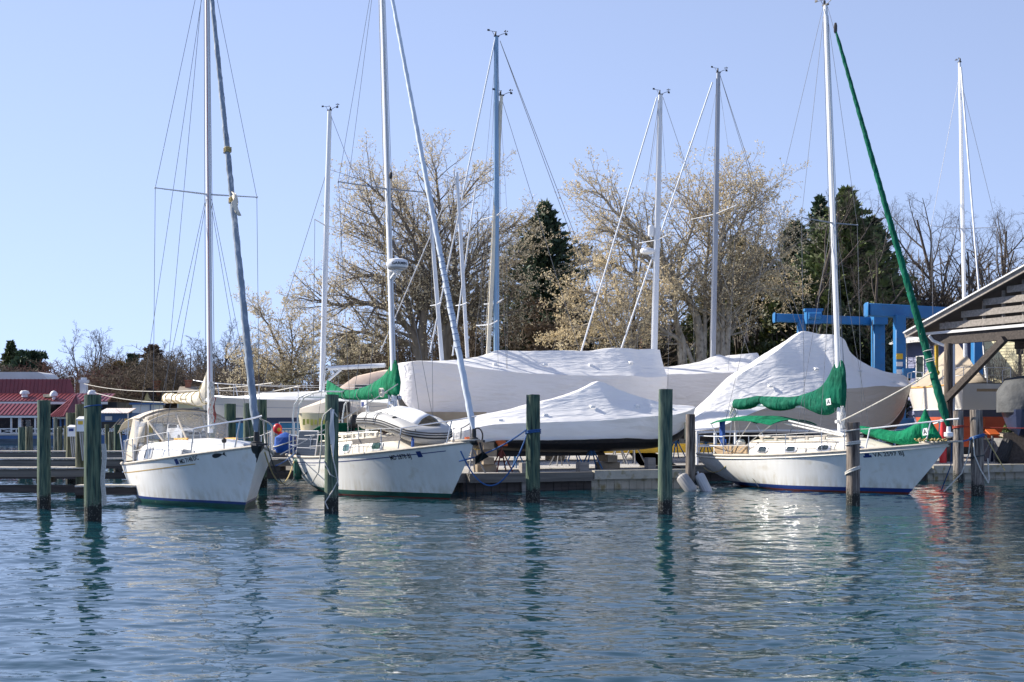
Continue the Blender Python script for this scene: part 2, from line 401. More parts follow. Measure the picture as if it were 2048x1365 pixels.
vn = nt.nodes.new('ShaderNodeVectorMath'); vn.operation = 'NORMALIZE'; nt.links.new(vm.outputs[0], vn.inputs[0]); nt.links.new(vn.outputs[0], sky.inputs[0])
hsv = nt.nodes.new('ShaderNodeHueSaturation'); hsv.inputs["Hue"].default_value = .512; hsv.inputs['Saturation'].default_value = .80; hsv.inputs['Value'].default_value = 1.0
nt.links.new(sky.outputs[0], hsv.inputs['Color']); nt.links.new(hsv.outputs[0], bg.inputs[0]); bg.inputs[1].default_value = .14
SC.view_settings.view_transform = 'Standard'; SC.view_settings.look = 'None'; SC.view_settings.gamma = 1; SC.view_settings.exposure = .85
cy = SC.cycles; cy.use_denoising = True; cy.max_bounces = 8; cy.transparent_max_bounces = 12
cy.caustics_reflective = True; cy.blur_glossy = .08; cy.sample_clamp_indirect = 10
# ================================================================== water, ground, bulkhead
def wave_z(X, Y):
    rs = np.random.RandomState(7)
    Z = np.zeros_like(X)
    wx = X+.25*np.sin(Y*.31+1.3)+.18*np.sin(X*.47+Y*.23); wy = Y+.3*np.sin(X*.27+.7)+.2*np.sin(X*.63-Y*.41)
    env = .72+.28*np.sin(X*.23+1.1*np.sin(Y*.17))*np.sin(Y*.19+.8*np.sin(X*.15+2))
    for i in range(72):
        lam = .17*(17**(rs.rand()**1.45))
        th = R(-90+62)*0+R(rs.normal(-84, 34))
        k = 2*math.pi/lam
        slope = .0172*(1.18 if lam < .5 else 1.0 if lam < 1.4 else .62)
        a = slope/k
        ph = rs.rand()*6.283
        p = (wx*math.cos(th)+wy*math.sin(th))*k+ph
        Z += a*(np.sin(p)+.18*np.sin(2*p+.4))
    return Z*env
def water_mat():
    m = bpy.data.materials.new('water'); m.use_nodes = True
    nt = m.node_tree; N = nt.nodes; L = nt.links; bs = N['Principled BSDF']
    bs.inputs['Base Color'].default_value = (.004, .034, .048, 1); bs.inputs['Roughness'].default_value = .012; bs.inputs['IOR'].default_value = 1.55
    tc = N.new('ShaderNodeTexCoord'); acc = None
    for sc, st, dst in ((4.2, (.55, 1.3, 1), .016), (10, (.6, 1.25, 1), .004)):
        mp = N.new('ShaderNodeMapping'); mp.inputs['Scale'].default_value = st; L.new(tc.outputs['Object'], mp.inputs['Vector'])
        n = N.new('ShaderNodeTexNoise'); n.inputs['Scale'].default_value = sc; n.inputs['Detail'].default_value = 2; n.inputs['Distortion'].default_value = .4
        L.new(mp.outputs[0], n.inputs['Vector'])
        b = N.new('ShaderNodeBump'); b.inputs['Strength'].default_value = .55; b.inputs['Distance'].default_value = dst; L.new(n.outputs['Fac'], b.inputs['Height'])
        if acc: L.new(acc.outputs[0], b.inputs['Normal'])
        acc = b
    L.new(acc.outputs[0], bs.inputs['Normal'])
    return m
rows = [2.5]
while rows[-1] < 140: rows.append(rows[-1]+max(.03, .0032*rows[-1]))
ys = np.array([-60, -20, -5, 0]+rows+[160, 200])
us = np.concatenate([np.array([-12, -6, -3, -1.8, -1.35]), np.linspace(-1.1, 1.1, 860), np.array([1.35, 1.8, 3, 6, 12])])
Yg, Ug = np.meshgrid(ys, us, indexing='ij')
Xg = Ug*(.44*np.maximum(Yg, 0)+5)
Zg = wave_z(Xg, Yg)*np.clip((150-Yg)/60, 0, 1)
nr, nc = Xg.shape
vv = np.stack([Xg, Yg, Zg], -1).reshape(-1, 3)
ii = np.arange(nr*nc).reshape(nr, nc)
ff = np.stack([ii[:-1, :-1], ii[:-1, 1:], ii[1:, 1:], ii[1:, :-1]], -1).reshape(-1)
me = raw_mesh('water', vv, ff, 4, water_mat()); me.polygons.foreach_set('use_smooth', [True]*len(me.polygons))
tag(link('water', me), kind='structure')

GZ = .50
shore = [(-400, 127), (-36, 127), (-31, 108), (-21, 82), (-13.5, 55), (-1.3, 36.3), (5.3, 38.9), (4.3, 42.6), (8.5, 44.4), (14.2, 43.9), (40, 56.5), (400, 220)]
mb = MB()
n = len(shore)
far = [(x*14 if abs(x) > 300 else x*9, 3500) for x, y in shore]
bed = []
mid = [(x*1.6+ (x > 0)*8, max(y+70, 190)) for x, y in shore]
for layer in (shore, mid, far): bed += [(x, y, GZ) for x, y in layer]
fs = [(r*n+i, r*n+i+1, (r+1)*n+i+1, (r+1)*n+i) for r in range(2) for i in range(n-1)]
mb.add(bed, fs)
# ground below the edge down to the river bed
for i in range(n-1):
    (x0, y0), (x1, y1) = shore[i], shore[i+1]
    mb.add([(x0, y0, GZ), (x1, y1, GZ), (x1, y1, -1.5), (x0, y0, -1.5)], [(0, 3, 2, 1)], 1)
tag(mb.build('ground', [M['gravel'], M['seawall']], smooth=False), kind='structure')
# grass strip behind the yard
mb = MB()
mb.add([(-13, 66, GZ+.012), (70, 72, GZ+.012), (160, 300, GZ+.012), (-190, 300, GZ+.012), (-32, 112, GZ+.012), (-22, 86, GZ+.012)], [(0, 1, 2, 3, 4, 5)])
tag(mb.build('lawn', M['yard_grass'], smooth=False), kind='structure')

def dirn(a, b): return (V(b)-V(a)).normalized()
def bulkhead(label, a, b, top, mats, capw=.34, n_p=5, plank_d=1.0, cap=True):
    """timber retaining wall along the shore with a cap beam and sheet planks"""
    a, b = V((*a, 0)), V((*b, 0)); d = dirn(a, b); nrm = V((d.y, -d.x, 0)); L = (b-a).length
    t = thing('bulkhead', label, 'bulkhead', a, math.atan2(d.y, d.x))
    w = MB(); k = int(L/.24)
    for i in range(k):
        w.box((i*L/k+L/k/2, -.045-.012*(i % 2), (top-.26-1.2)/2), (L/k-.012, .08, top-.26+1.2))
    w.build('face_planks', mats[0], t, smooth=False)
    if cap:
        c = MB(); p = 0
        while p < L-.05:
            q = min(p+4.2+.6*nz(p+a.x), L)
            c.box(((p+q)/2, -.10+.01*nz(p, 3), top-.13), (q-p-.02, capw, .26)); p = q
        c.build('cap_beam', mats[1], t)
    return t
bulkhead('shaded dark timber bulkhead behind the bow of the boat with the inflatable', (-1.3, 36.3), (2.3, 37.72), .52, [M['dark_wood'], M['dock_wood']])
bulkhead('pale stained concrete and timber bulkhead between the tall green piling and the striped fenders', (2.3, 37.72), (5.3, 38.9), .56, [M['concrete'], M['concrete']], capw=.4)
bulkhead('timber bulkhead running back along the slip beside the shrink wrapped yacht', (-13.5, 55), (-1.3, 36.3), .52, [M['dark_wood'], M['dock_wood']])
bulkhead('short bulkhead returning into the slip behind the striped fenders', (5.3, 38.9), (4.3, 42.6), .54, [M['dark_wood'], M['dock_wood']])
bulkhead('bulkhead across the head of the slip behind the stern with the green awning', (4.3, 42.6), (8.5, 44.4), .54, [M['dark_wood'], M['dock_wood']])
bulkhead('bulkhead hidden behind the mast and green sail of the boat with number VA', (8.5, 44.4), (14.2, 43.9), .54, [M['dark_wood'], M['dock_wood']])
bulkhead('pale algae stained bulkhead under the yellow handrail', (14.2, 43.9), (40, 56.5), .50, [M['concrete'], M['concrete']], capw=.5)
# ================================================================== sailing boats
class Frame:
    """local frame of a long thing: x along u, y to its left, z up"""
    def __init__(s, o, u):
        s.o = V((o[0], o[1], 0)); s.u = V((u[0], u[1], 0)).normalized(); s.p = V((-s.u.y, s.u.x, 0))
        s.ang = math.atan2(s.u.y, s.u.x)
    def at(s, px, py, y=0.0):
        """local point of the upright plane at sideways offset y that shows at (px, py)"""
        r = W(px, py, 1.0)-V((0, 0, CAM_H)); r.z = -(py-HY)/F
        o = s.o+s.p*y
        k = o.dot(s.p)/r.dot(s.p)
        w = r*k
        return V(((w-s.o).dot(s.u), y, CAM_H+r.z*k))
    def loc(s, w): q = V(w)-s.o; return V((q.dot(s.u), q.dot(s.p), w[2]))
    def glob(s, l): return s.o+s.u*l[0]+s.p*l[1]+V((0, 0, l[2]))

class Hull:
    def __init__(s, L, B, zs, zm, zb, rb, rs, ws=.62, kb=.50, km=.93, ks=.50, z1=.10, z2=.19, tm=.43, bottom=-.55):
        s.__dict__.update(dict(L=L, B=B, zs=zs, zm=zm, zb=zb, rb=rb, rs=rs, ws=ws, kb=kb, km=km, ks=ks, z1=z1, z2=z2, tm=tm, bottom=bottom))
    def sheer(s, t):
        a = .42
        return s.zs*(t-a)*(t-1)/(a)+s.zm*t*(t-1)/(a*(a-1))+s.zb*t*(t-a)/(1-a)
    def hb(s, t):
        if t < s.tm: f = 1-(1-s.ws)*((s.tm-t)/s.tm)**2
        else: f = 1-((t-s.tm)/(1-s.tm))**2.25
        return s.B/2*max(f, 0)
    def P(s, t, z, side=-1, off=0.0):
        zz = s.sheer(t); q = max(0, min(1, z/zz))
        k = lerp(s.ks, s.km, min(1, t/.45)**.8) if t < .45 else lerp(s.km, s.kb, ((t-.45)/.55)**1.3)
        w = s.hb(t)*(k+(1-k)*q**lerp(.62, 1.15, min(1, max(0, (t-.35)/.5))))
        if z < 0: w *= max(.05, (1+z/.95))**(.75+.9*abs(t-.5))
        xs = s.rs*(1-max(0, min(1, z/s.zs)))**1.7 if z >= 0 else s.rs-z*1.6
        xf = s.L-s.rb*(1-max(0, min(1, z/s.zb)))**1.12 if z >= 0 else s.L-s.rb+z*1.1
        p = V((xs+(xf-xs)*t, side*w, z))
        if off: p.y += side*off
        return p
    def tx(s, x, z):
        xs = s.rs*(1-max(0, min(1, z/s.zs)))**1.7; xf = s.L-s.rb*(1-max(0, min(1, z/s.zb)))**1.12
        return max(0, min(1, (x-xs)/(xf-xs)))
    def xz(s, x, z, side=-1, off=.004):
        return s.P(s.tx(x, z), z, side, off)
    def sh(s, x, dz=0.0, side=-1, inset=0.0):
        """deck edge at x"""
        t = max(0, min(1, x/s.L)); z = s.sheer(t)
        return V((x, side*max(0, s.hb(t)-inset), z+dz))
    def build(s, root, mats, nt=44, deck='deck_white'):
        ts = [1-(1-i/nt)**1.25 for i in range(nt+1)]
        mb = MB(); zl = [s.bottom, -.28, -.02, s.z1, s.z2]; q = [.12, .28, .46, .64, .82, 1]
        rings = []
        for t in ts:
            col = zl+[s.z2+(s.sheer(t)-s.z2)*a for a in q]
            half = [s.P(t, z, -1) for z in col]
            rings.append(half[::-1]+[V((p.x, -p.y, p.z)) for p in half])
        n = len(zl)+len(q)
        mrow = []
        for k in range(2*n-1):
            j = min(k, 2*n-2-k)      # 0 at the sheer
            rowtop = n-1-j
            mrow.append(1 if rowtop <= 3 else (2 if rowtop == 4 else 0))
        mrow[n-1] = 1
        mb.loft(rings, closed=False, mis=mrow)
        o = len(mb.v); mb.v.extend([tuple(p) for p in rings[0]])
        for k in range(n-1):
            mb.f.append((o+k, o+2*n-1-k, o+2*n-2-k, o+k+1)); mb.m.append(1 if n-1-k <= 3 else 2 if n-1-k == 4 else 0)
        h = mb.build('hull', [M[m] for m in mats], root, sharp=50)
        d = MB(); rg = []
        for t in ts:
            e = s.P(t, s.sheer(t), -1); w = -e.y
            rg.append([V((e.x, w*a, e.z-.02+.07*(1-a*a)*min(1, w))) for a in (-1, -.6, -.2, .2, .6, 1)])
        d.loft(rg, closed=False)
        d.build('deck', M[deck], root)
        return h
    def rail(s, root, name, m, dz=.02, r=.032, t0=0, t1=1, ell=None):
        for side in (-1, 1):
            mb = MB()
            mb.tube([s.P(lerp(t0, t1, i/34), s.sheer(lerp(t0, t1, i/34)), side)+V((0, 0, dz)) for i in range(35)], r, 6, ell=ell)
            mb.build(name, M[m], root)
    def stripe(s, root, m, dz, h, t0=.0, t1=1.0, name='cove_stripe', zabs=None):
        for side in (-1, 1):
            mb = MB(); rg = []
            for i in range(41):
                t = lerp(t0, t1, i/40); z = (s.sheer(t)+dz) if zabs is None else zabs
                rg.append([s.P(t, z, side, .004), s.P(t, z-h, side, .004)])
            mb.loft(rg, closed=False); mb.build(name, M[m], root)
    def letters(s, root, txt, x0, z0, size, m, slope=0.0, name='registration_number', sx=1.0, side=-1):
        vs, fs = text_geo(txt, size); mb = MB()
        mb.add([s.xz(x0+v.x*sx, z0+v.y+slope*v.x, side, .006) for v in vs], fs)
        return mb.build(name, M[m], root, smooth=False)

def cabin(h, root, x0, x1, secs, mats=('deck_white',), name='cabin', side_in=.36):
    """coachroof: secs = (fraction along, half width scale, height)"""
    mb = MB(); rg = []
    for i in range(25):
        a = i/24; x = lerp(x0, x1, a); k, hh = interp(a, secs)
        w = max(.12, (h.hb(x/h.L)-side_in)*k); zd = h.sheer(x/h.L)-.04
        top = w-.10-.12*(hh/.5)*.5
        rg.append([V((x, -w, zd)), V((x, -w+.03, zd+hh*.45)), V((x, -top-.06, zd+hh*.86)), V((x, -top, zd+hh*.97)), V((x, -top*.5, zd+hh+.05)), V((x, 0, zd+hh+.07)),
                   V((x, top*.5, zd+hh+.05)), V((x, top, zd+hh*.97)), V((x, top+.06, zd+hh*.86)), V((x, w-.03, zd+hh*.45)), V((x, w, zd))])
    mb.loft(rg)
    o = mb.build(name, [M[m] for m in mats], root, sharp=50)
    def side(x, f, s=-1, off=.0):
        a = (x-x0)/(x1-x0); k, hh = interp(a, secs)
        w = max(.12, (h.hb(x/h.L)-side_in)*k); zd = h.sheer(x/h.L)-.04; top = w-.10-.12*(hh/.5)*.5
        y = lerp(w, w-.03, f/.45) if f < .45 else lerp(w-.03, top+.06, (f-.45)/.41)
        return V((x, s*(y+off), zd+hh*f))
    def roof(x, y=0.0): 
        a = (x-x0)/(x1-x0); k, hh = interp(a, secs); return h.sheer(x/h.L)-.04+hh+.055
    return o, side, roof
def ports(side, root, xs, f0, f1, w, frame, glass, rnd=.45, name='window'):
    """oval-cornered cabin windows on both sides"""
    for s in (-1, 1):
        for x in xs:
            mb = MB(); n = 20; ro = []; ri = []; rg = []
            for k in range(n):
                t = 2*math.pi*(k+.5)/n; c, sn = math.cos(t), math.sin(t); e = rnd
                ex, ey = math.copysign(abs(c)**e, c), math.copysign(abs(sn)**e, sn)
                fm, fh = (f0+f1)/2, (f1-f0)/2
                ro.append(side(x+ex*w/2, fm+ey*fh, s, .002)); ri.append(side(x+ex*w*.36, fm+ey*fh*.70, s, .022)); rg.append(side(x+ex*w/2, fm+ey*fh, s, .020))
            mb.loft([ro, rg, ri], capa=False, capb=False)
            gl = [p-V((0, s*.008, 0)) for p in ri]
            mb.add(gl, [tuple(range(n))], 1)
            mb.build(name, [M[frame], M[glass]], root)
def wire(root, a, b, name='shroud', m='wire', r=.0062):
    MB().tube([V(a), V(b)], r, 5).build(name, M[m], root)
def mast(root, a, b, r, m, ell=(1.0, .72), taper=.72, name='mast'):
    a, b = V(a), V(b); mb = MB(); n = 12
    mb.tube([a.lerp(b, i/n) for i in range(n+1)], [r*(1 if i < n*.6 else lerp(1, taper, (i/n-.6)/.4)) for i in range(n+1)], 14, ell=ell)
    # sail track up the after side and a masthead plate
    d = (b-a)
    for off in (-r*ell[0]-.006,):
        mb.tube([a+V((off, 0, .9)), b.lerp(a, .02)+V((off*.8, 0, 0))], .012, 4)
    return mb.build(name, M[m], root)
def masthead(root, p, fwd=1, m='black', light=True, vane=True, cups=True):
    """wind vane, anemometer arm and light on top of the mast"""
    p = V(p); mb = MB()
    mb.box(p+V((0, 0, .03)), (.26, .09, .05))
    if light: mb.lathe(p+V((-.05, 0, .05)), [(.03, 0), (.045, .03), (.045, .13), (.03, .16)], 8)
    if cups:
        q = p+V((.48*fwd, 0, .22)); mb.tube([p+V((.1*fwd, 0, .06)), p+V((.3*fwd, 0, .16)), q], .014, 5); mb.tube([q, q+V((0, 0, .12))], .018, 5)
        for k in range(3):
            c = q+V((.08*math.cos(k*2.1), .08*math.sin(k*2.1), .10)); mb.ball(c, .035, n=6)
        mb.box(q+V((.02, 0, -.05)), (.12, .015, .10))
    if vane:
        v = p+V((-.22*fwd, 0, .24)); mb.tube([p+V((-.1*fwd, 0, .05)), v], .010, 4)
        mb.bar(v+V((-.22, -.04, .01)), v+V((.22, .04, .01)), .016, .016)
        mb.box(v+V((-.2*fwd, -.03, .035)), (.12, .012, .09)); mb.ball(v+V((.22*fwd, .04, .01)), .028, n=6)
    mb.v = [tuple(p+(V(q)-p)*.8) for q in mb.v]
    mb.build('masthead_instruments', M[m], root)
def spreaders(root, mp, ln, m='alu_white', sweep=-.12, up=.06, r=.026):
    tips = []
    for s in (-1, 1):
        tip = V(mp)+V((sweep, s*ln, up)); tips.append(tip)
        mb = MB(); mb.tube([V(mp)+V((0, s*.05, 0)), tip], [r*1.2, r*.8], 8, ell=(1.3, .7)); mb.ball(tip, r*1.3, n=6)
        mb.build('spreader', M[m], root)
    return tips
def furled(root, a, b, r0, r1, m, seed=0, name='furled_jib', wraps=14, lump=.16, n=150):
    """sail rolled round its stay: a tapering tube with a spiral leech edge and uneven thickness"""
    a, b = V(a), V(b); mb = MB(); rg = []; d = (b-a).normalized(); u = d.orthogonal().normalized(); w = d.cross(u)
    for i in range(n+1):
        f = i/n; c = a.lerp(b, f)
        r = lerp(r0, r1, f)*(1+lump*nz(f*wraps*1.4, seed)+.5*lump*nz(f*wraps*5, seed+3))
        if f < .03: r *= .4+20*f
        if f > .97: r *= .4+20*(1-f)
        ring = []
        for k in range(12):
            t = 2*math.pi*k/12
            sp = ((t/(2*math.pi)+f*wraps) % 1.0)
            rr = r*(1+.20*(sp-.5)+.10*nz(math.cos(t)*1.5, math.sin(t)*1.5, f*wraps*3+seed))
            ring.append(c+(u*math.cos(t)+w*math.sin(t))*rr)
        rg.append(ring)
    mb.loft(rg)
    return mb.build(name, M[m], root, sharp=60)
def bundle(root, secs, name, m, y0=0.0, seed=0, sub=6, fold=.10, n=18, teardrop=.5, pinch=()):
    """cloth bundle lofted through (x, top z, bottom z, half thickness)"""
    mb = MB(); rg = []; N = (len(secs)-1)*sub
    for i in range(N+1):
        x = lerp(secs[0][0], secs[-1][0], i/N); zt, zb, w = interp(x, secs) if secs[0][0] < secs[-1][0] else interp(-x, [(-q[0],)+tuple(q[1:]) for q in secs])
        for px, amt in pinch:
            g = math.exp(-((x-px)/.07)**2)*amt; c = (zt+zb)/2; zt, zb, w = lerp(zt, c, g), lerp(zb, c, g), w*(1-g)
        ring = []
        for k in range(n):
            t = 2*math.pi*k/n; c, s_ = math.cos(t), math.sin(t)
            zz = (zt+zb)/2+s_*(zt-zb)/2; prof = (1-teardrop*(s_*.5+.5)**1.5)
            fo = 1+fold*1.6*nz(x*1.6+s_*1.3, s_*4.5+c, seed)+fold*nz(x*6, s_*6+seed, c*2)
            ring.append(V((x, y0+c*w*prof*fo, zz+.5*fold*(zt-zb)*.3*nz(x*3, k*.8, seed+5))))
        rg.append(ring)
    mb.loft(rg)
    return mb.build(name, M[m], root, sharp=70)
def rod(root, pts, r, name, m='steel', n=7): MB().tube(pts, r, n).build(name, M[m], root)
def stanchions(h, root, xs, hgt=.62, m='steel', inset=.06, lines=(1.0, .5), line_m='wire_white', first=None, last=None):
    for s in (-1, 1):
        tops = {f: [] for f in lines}
        for x in xs:
            b = h.sh(x, .02, s, inset)
            mb = MB(); mb.tube([b, b+V((0, s*.02, hgt))], .014, 6); mb.lathe(b, [(.035, -.02), (.035, .015), (.016, .03)], 8)
            mb.build('stanchion', M[m], root)
            for f in lines: tops[f].append(b+V((0, s*.02*f, hgt*f)))
        for f in lines:
            pts = tops[f]
            if first: pts = [first(s, f)]+pts
            if last: pts = pts+[last(s, f)]
            MB().tube(pts, .0085, 5).build('lifeline', M[line_m], root)
def pulpit(h, root, x0, hgt=.62, m='steel', tip=.05, r=.016, legs=(.0, .5), raise_=.06):
    """bow rail"""
    mb = MB(); top = []
    n = 20
    for i in range(n+1):
        a = -1+2*i/n
        x = lerp(x0, h.L+tip, 1-abs(a)**1.6); t = min(x/h.L, 1)
        y = a*max(.16*(1-abs(a)), 0)+math.copysign(max(0, h.hb(min(t, 1))-.05), a)*min(1, abs(a)*1.6)
        z = h.sheer(min(1, x/h.L))+hgt+raise_*(1-abs(a))
        top.append(V((x, y, z)))
    mb.tube(top, r, 7)
    for s in (-1, 1):
        for f in legs:
            i = int(round((1-f)/2*n)) if s < 0 else int(round((1+f)/2*n))
            i = max(0, min(n, i if f else (0 if s < 0 else n)))
            p = top[i]; q = h.sh(min(p.x-.12, h.L-.1), .02, s, .05)
            mb.tube([p, q], r, 6)
    mb.build('pulpit', M[m], root)
    return top
def pushpit(h, root, x1, hgt=.62, m='steel', r=.016):
    mb = MB()
    pts = [h.sh(x1, hgt, -1, .06), h.sh(x1*.4, hgt, -1, .06)]+[V((.02, a*(h.hb(0)-.08), h.zs+hgt)) for a in (-1, -.5, 0, .5, 1)]+[h.sh(x1*.4, hgt, 1, .06), h.sh(x1, hgt, 1, .06)]
    mb.tube(pts, r, 7); mb.tube([p-V((0, 0, hgt*.48)) for p in pts], r*.8, 6)
    for i in (0, 2, 4, 6, 8): mb.tube([pts[i], pts[i]-V((0, 0, hgt))], r, 6)
    mb.build('pushpit', M[m], root)
def canopy(root, xa, xb, hw, zf, crown, m, name, frame_m='steel', deck=.9, legs=True, edge=.10, y0=0.0):
    """cloth awning on bent tubes: zf(x) height of its middle"""
    mb = MB(); rg = []
    nx, ny = 16, 14
    top, bot = [], []
    for i in range(nx+1):
        x = lerp(xa, xb, i/nx); row = []; row2 = []
        for j in range(ny+1):
            a = -1+2*j/ny; z = zf(x)-crown*abs(a)**2.6-.03*math.sin(i/nx*3*math.pi)**2*(1-abs(a))
            row.append(V((x, y0+a*hw, z))); row2.append(V((x, y0+a*hw, z-.012)))
        rg.append(row+row2[::-1])
    mb.loft(rg)
    c = mb.build(name, M[m], root)
    return c
# ------------------------------------------------------------------ boat with the cream sail and clear dodger (left)
def place_boat(label, bow, u, L):
    u = V((u[0], u[1], 0)).normalized()
    o = V((bow[0], bow[1], 0))-u*L
    fr = Frame(o, u)
    root = thing('sailboat', label, 'sailboat', o, fr.ang)
    return fr, root

def rig(fr, root, h, mast_px, top_px, mast_r, mm, spr_py, spr_len, stay_top, stay_bot, jib, chain_x, lower=True, back=True, sp_m='alu_white', vane=True, base_z=None):
    a = fr.at(*mast_px); b = fr.at(*top_px)
    mast(root, a, b, mast_r, mm)
    f = (fr.at(mast_px[0], spr_py).z-a.z)/(b.z-a.z); sp = a.lerp(b, f)
    tips = spreaders(root, sp, spr_len, sp_m)
    for s, tip in zip((-1, 1), tips):
        cp = h.sh(chain_x, .03, s, .12)
        wire(root, cp, tip); wire(root, tip, b+V((0, s*.05, -.1)))
        if lower:
            wire(root, h.sh(chain_x-.45, .03, s, .14), sp+V((-.05, s*.06, -.12)))
            wire(root, h.sh(chain_x+.45, .03, s, .14), sp+V((.05, s*.06, -.12)))
    st, sb = fr.at(*stay_top), fr.at(*stay_bot)
    wire(root, sb, b+V((.08, 0, -.05)), 'forestay')
    furled(root, *jib(st, sb), root) if False else None
    if back: wire(root, b+V((-.1, 0, -.03)), V((.1, 0, h.zs+.1)), 'backstay')
    masthead(root, b, 1, vane=vane)
    return a, b, sp, st, sb, tips

def boat_left():
    L = 8.4
    fr, root = place_boat('white sailboat moored at the left with clear vinyl dodger and cream furled sail', (-5.46, 27.7), (.5, -.866), L)
    h = Hull(L, 2.95, .86, .96, 1.43, 1.05, .8, ws=.66, kb=.42, ks=.62, z1=.115, z2=.175)
    h.build(root, ('gelcoat', 'green_paint', 'blue_paint'))
    h.rail(root, 'toe_rail', 'teak_grey', .015, .036)
    h.stripe(root, 'gold', -.20, .022, .02, .80)
    # black stem fitting
    mb = MB(); rg = []
    for z, w in ((1.47, .13), (1.40, .125), (1.33, .10), (1.26, .055), (1.16, .022), (1.08, .006)):
        x = h.L-h.rb*(1-min(1, z/h.zb))**1.12
        rg.append([V((x-.13, -w*1.15, z)), V((x+.02, -w*.35, z)), V((x+.03, 0, z)), V((x+.02, w*.35, z)), V((x-.13, w*1.15, z))])
    mb.loft(rg, closed=False); mb.box((h.L-.06, 0, 1.475), (.40, .26, .05))
    mb.build('stem_fitting', M['black'], root)
    h.letters(root, 'MD 7148 DC', 6.02, 1.005, .135, 'ink', .155, sx=.92)
    mb = MB(); mb.add([h.xz(5.84+x, .985+z+.15*x, -1, .006) for x, z in ((0, 0), (.13, .0), (.13, .12), (0, .12))], [(0, 1, 2, 3)])
    mb.build('registration_sticker', M['ink_blue'], root, smooth=False)
    # fish-like decal near the stem
    mb = MB(); vs = []
    for k in range(20):
        t = 2*math.pi*k/20; vs.append(h.xz(7.28+.15*math.cos(t), 1.22+.045*math.sin(t)*(1-.35*math.cos(t))+.03*math.cos(t), -1, .006))
    mb.add(vs, [tuple(range(20))])
    mb.add([h.xz(7.43+x, 1.245+z, -1, .007) for x, z in ((0, 0), (.09, .06), (.07, .0), (.09, -.045))], [(0, 1, 2, 3)])
    mb.build('bow_decal', M['ink'], root, smooth=False)
    c, side, roof = cabin(h, root, 2.1, 7.0, [(0, 1.0, .56), (.25, 1.0, .55), (.55, 1.0, .50), (.72, .95, .36), (.88, .8, .15), (1, .5, .02)], side_in=.27)
    wx = [fr.at(px, 908, -.98).x for px in (312, 363, 397)]
    ports(side, root, wx[:1], .20, .80, .80, 'grey_plastic', 'glass_pale', .35)
    ports(side, root, wx[1:], .22, .82, .46, 'grey_plastic', 'glass_pale', .35)
    for s in (-1, 1):
        mb = MB()
        for x0, x1 in ((2.45, 3.35), (3.9, 5.0)):
            mb = MB(); mb.bar((x0, s*.62, roof(x0)+.02), (x1, s*.60, roof(x1)+.02), .035, .035)
            for k in range(4): mb.box((lerp(x0, x1, (k+.3)/3.6), s*.61, roof(x0)-.02), (.10, .04, .08))
            mb.build('handrail', M['teak_bright'], root)
    a, b, sp, st, sb, tips = rig(fr, root, h, (421, 866), (413, -95), .088, 'alu_white', 387, 1.25, (418, -60), (512, 880), None if True else 0, 4.55)
    jt, jb = fr.at(419.5, -40), fr.at(513, 868)
    furled(root, jb, jt, .088, .050, 'sail_grey', 2, wraps=22)
    mb = MB(); mb.lathe(jb+V((0, 0, -.16)), [(.06, -.16), (.12, -.10), (.12, -.02), (.07, .0), (.06, .2)], 12); mb.build('furling_drum', M['black'], root)
    # torn corner of the jib flying loose
    p = fr.at(470, 388); q = fr.at(481, 432)
    mb = MB(); g = []
    for i in range(7):
        f = i/6; base = p.lerp(q, f)-V((.02, 0, 0)); w = .42*math.sin(f*2.0+.35)
        g.append([base+V((w*k/4*.9+.03*nz(i, k), -w*k/4*.55+.05*math.sin(k*1.7+i), .03*math.cos(k*2+i))) for k in range(5)])
    mb.loft(g, closed=False); o = mb.build('loose_clew', M['sail_cream'], root); md = o.modifiers.new('thick', 'SOLIDIFY'); md.thickness = .008
    for z in (305, 405): 
        q = fr.at(419.5+(513-419.5)*(z+40)/908, z); mb = MB()
        for k in range(4): mb.tube([q+V((.09*math.cos(t*.8), .09*math.sin(t*.8), .03*k+.02*math.sin(t))) for t in range(9)], .013, 4)
        mb.build('sail_tie', M['rope_tan'], root)
    # boom and roughly furled mainsail
    b0, b1 = fr.at(418, 800), fr.at(330, 803)
    rod(root, [b0, b1], .055, 'boom', 'alu_white')
    secs = []
    for px, zt, zb, w in ((329, 790, 806, .06), (338, 786, 806, .16), (352, 788, 806, .13), (366, 787, 807, .17), (380, 785, 810, .17), (394, 783, 812, .19), (405, 780, 812, .17), (412, 760, 806, .13), (417, 735, 790, .07)):
        p, q = fr.at(px, zt), fr.at(px, zb); secs.append((p.x, p.z, q.z, w))
    bundle(root, secs, 'furled_mainsail', 'sail_cream', seed=4, fold=.22, teardrop=.2, n=20)
    mb = MB()
    for k in range(8):
        x = lerp(b1.x+.15, b0.x-.3, k/7); zt, zb, w = interp(x, secs); c = (zt+zb)/2
        mb.tube([V((x+.02*math.sin(t), (w*1.04+.01)*math.cos(t*.7), c+((zt-zb)/2+.01)*math.sin(t*.7))) for t in range(10)], .012, 4)
    mb.build('sail_gasket', M['rope_tan'], root)
    # red rope coil and halyards on the mast
    mb = MB()
    for k in range(5):
        p = a+V((.10, -.05+.03*k, .25)); mb.tube([p+V((.02*math.sin(i), .02*math.cos(i+k), i*.075)) for i in range(9)], .018, 5)
    mb.build('halyard_coil', M['rope_red'], root)
    for dx, dy, m_ in ((.11, -.05, 'rope_red'), (.13, .07, 'wire'), (-.12, -.08, 'rope_dark')):
        wire(root, a+V((dx, dy, .3)), b+V((dx*.6, dy*.5, -.4)), 'halyard', m_, .007)
    # loose white line hanging forward of the mast
    mb = MB()
    for k in range(4):
        mb.tube([a+V((.22+.03*k+.04*math.sin(i*.9+k), -.06+.05*math.cos(i*1.3+k*2), .1+i*.14)) for i in range(9)], .02, 5)
    mb.build('loose_line', M['rope_white'], root)
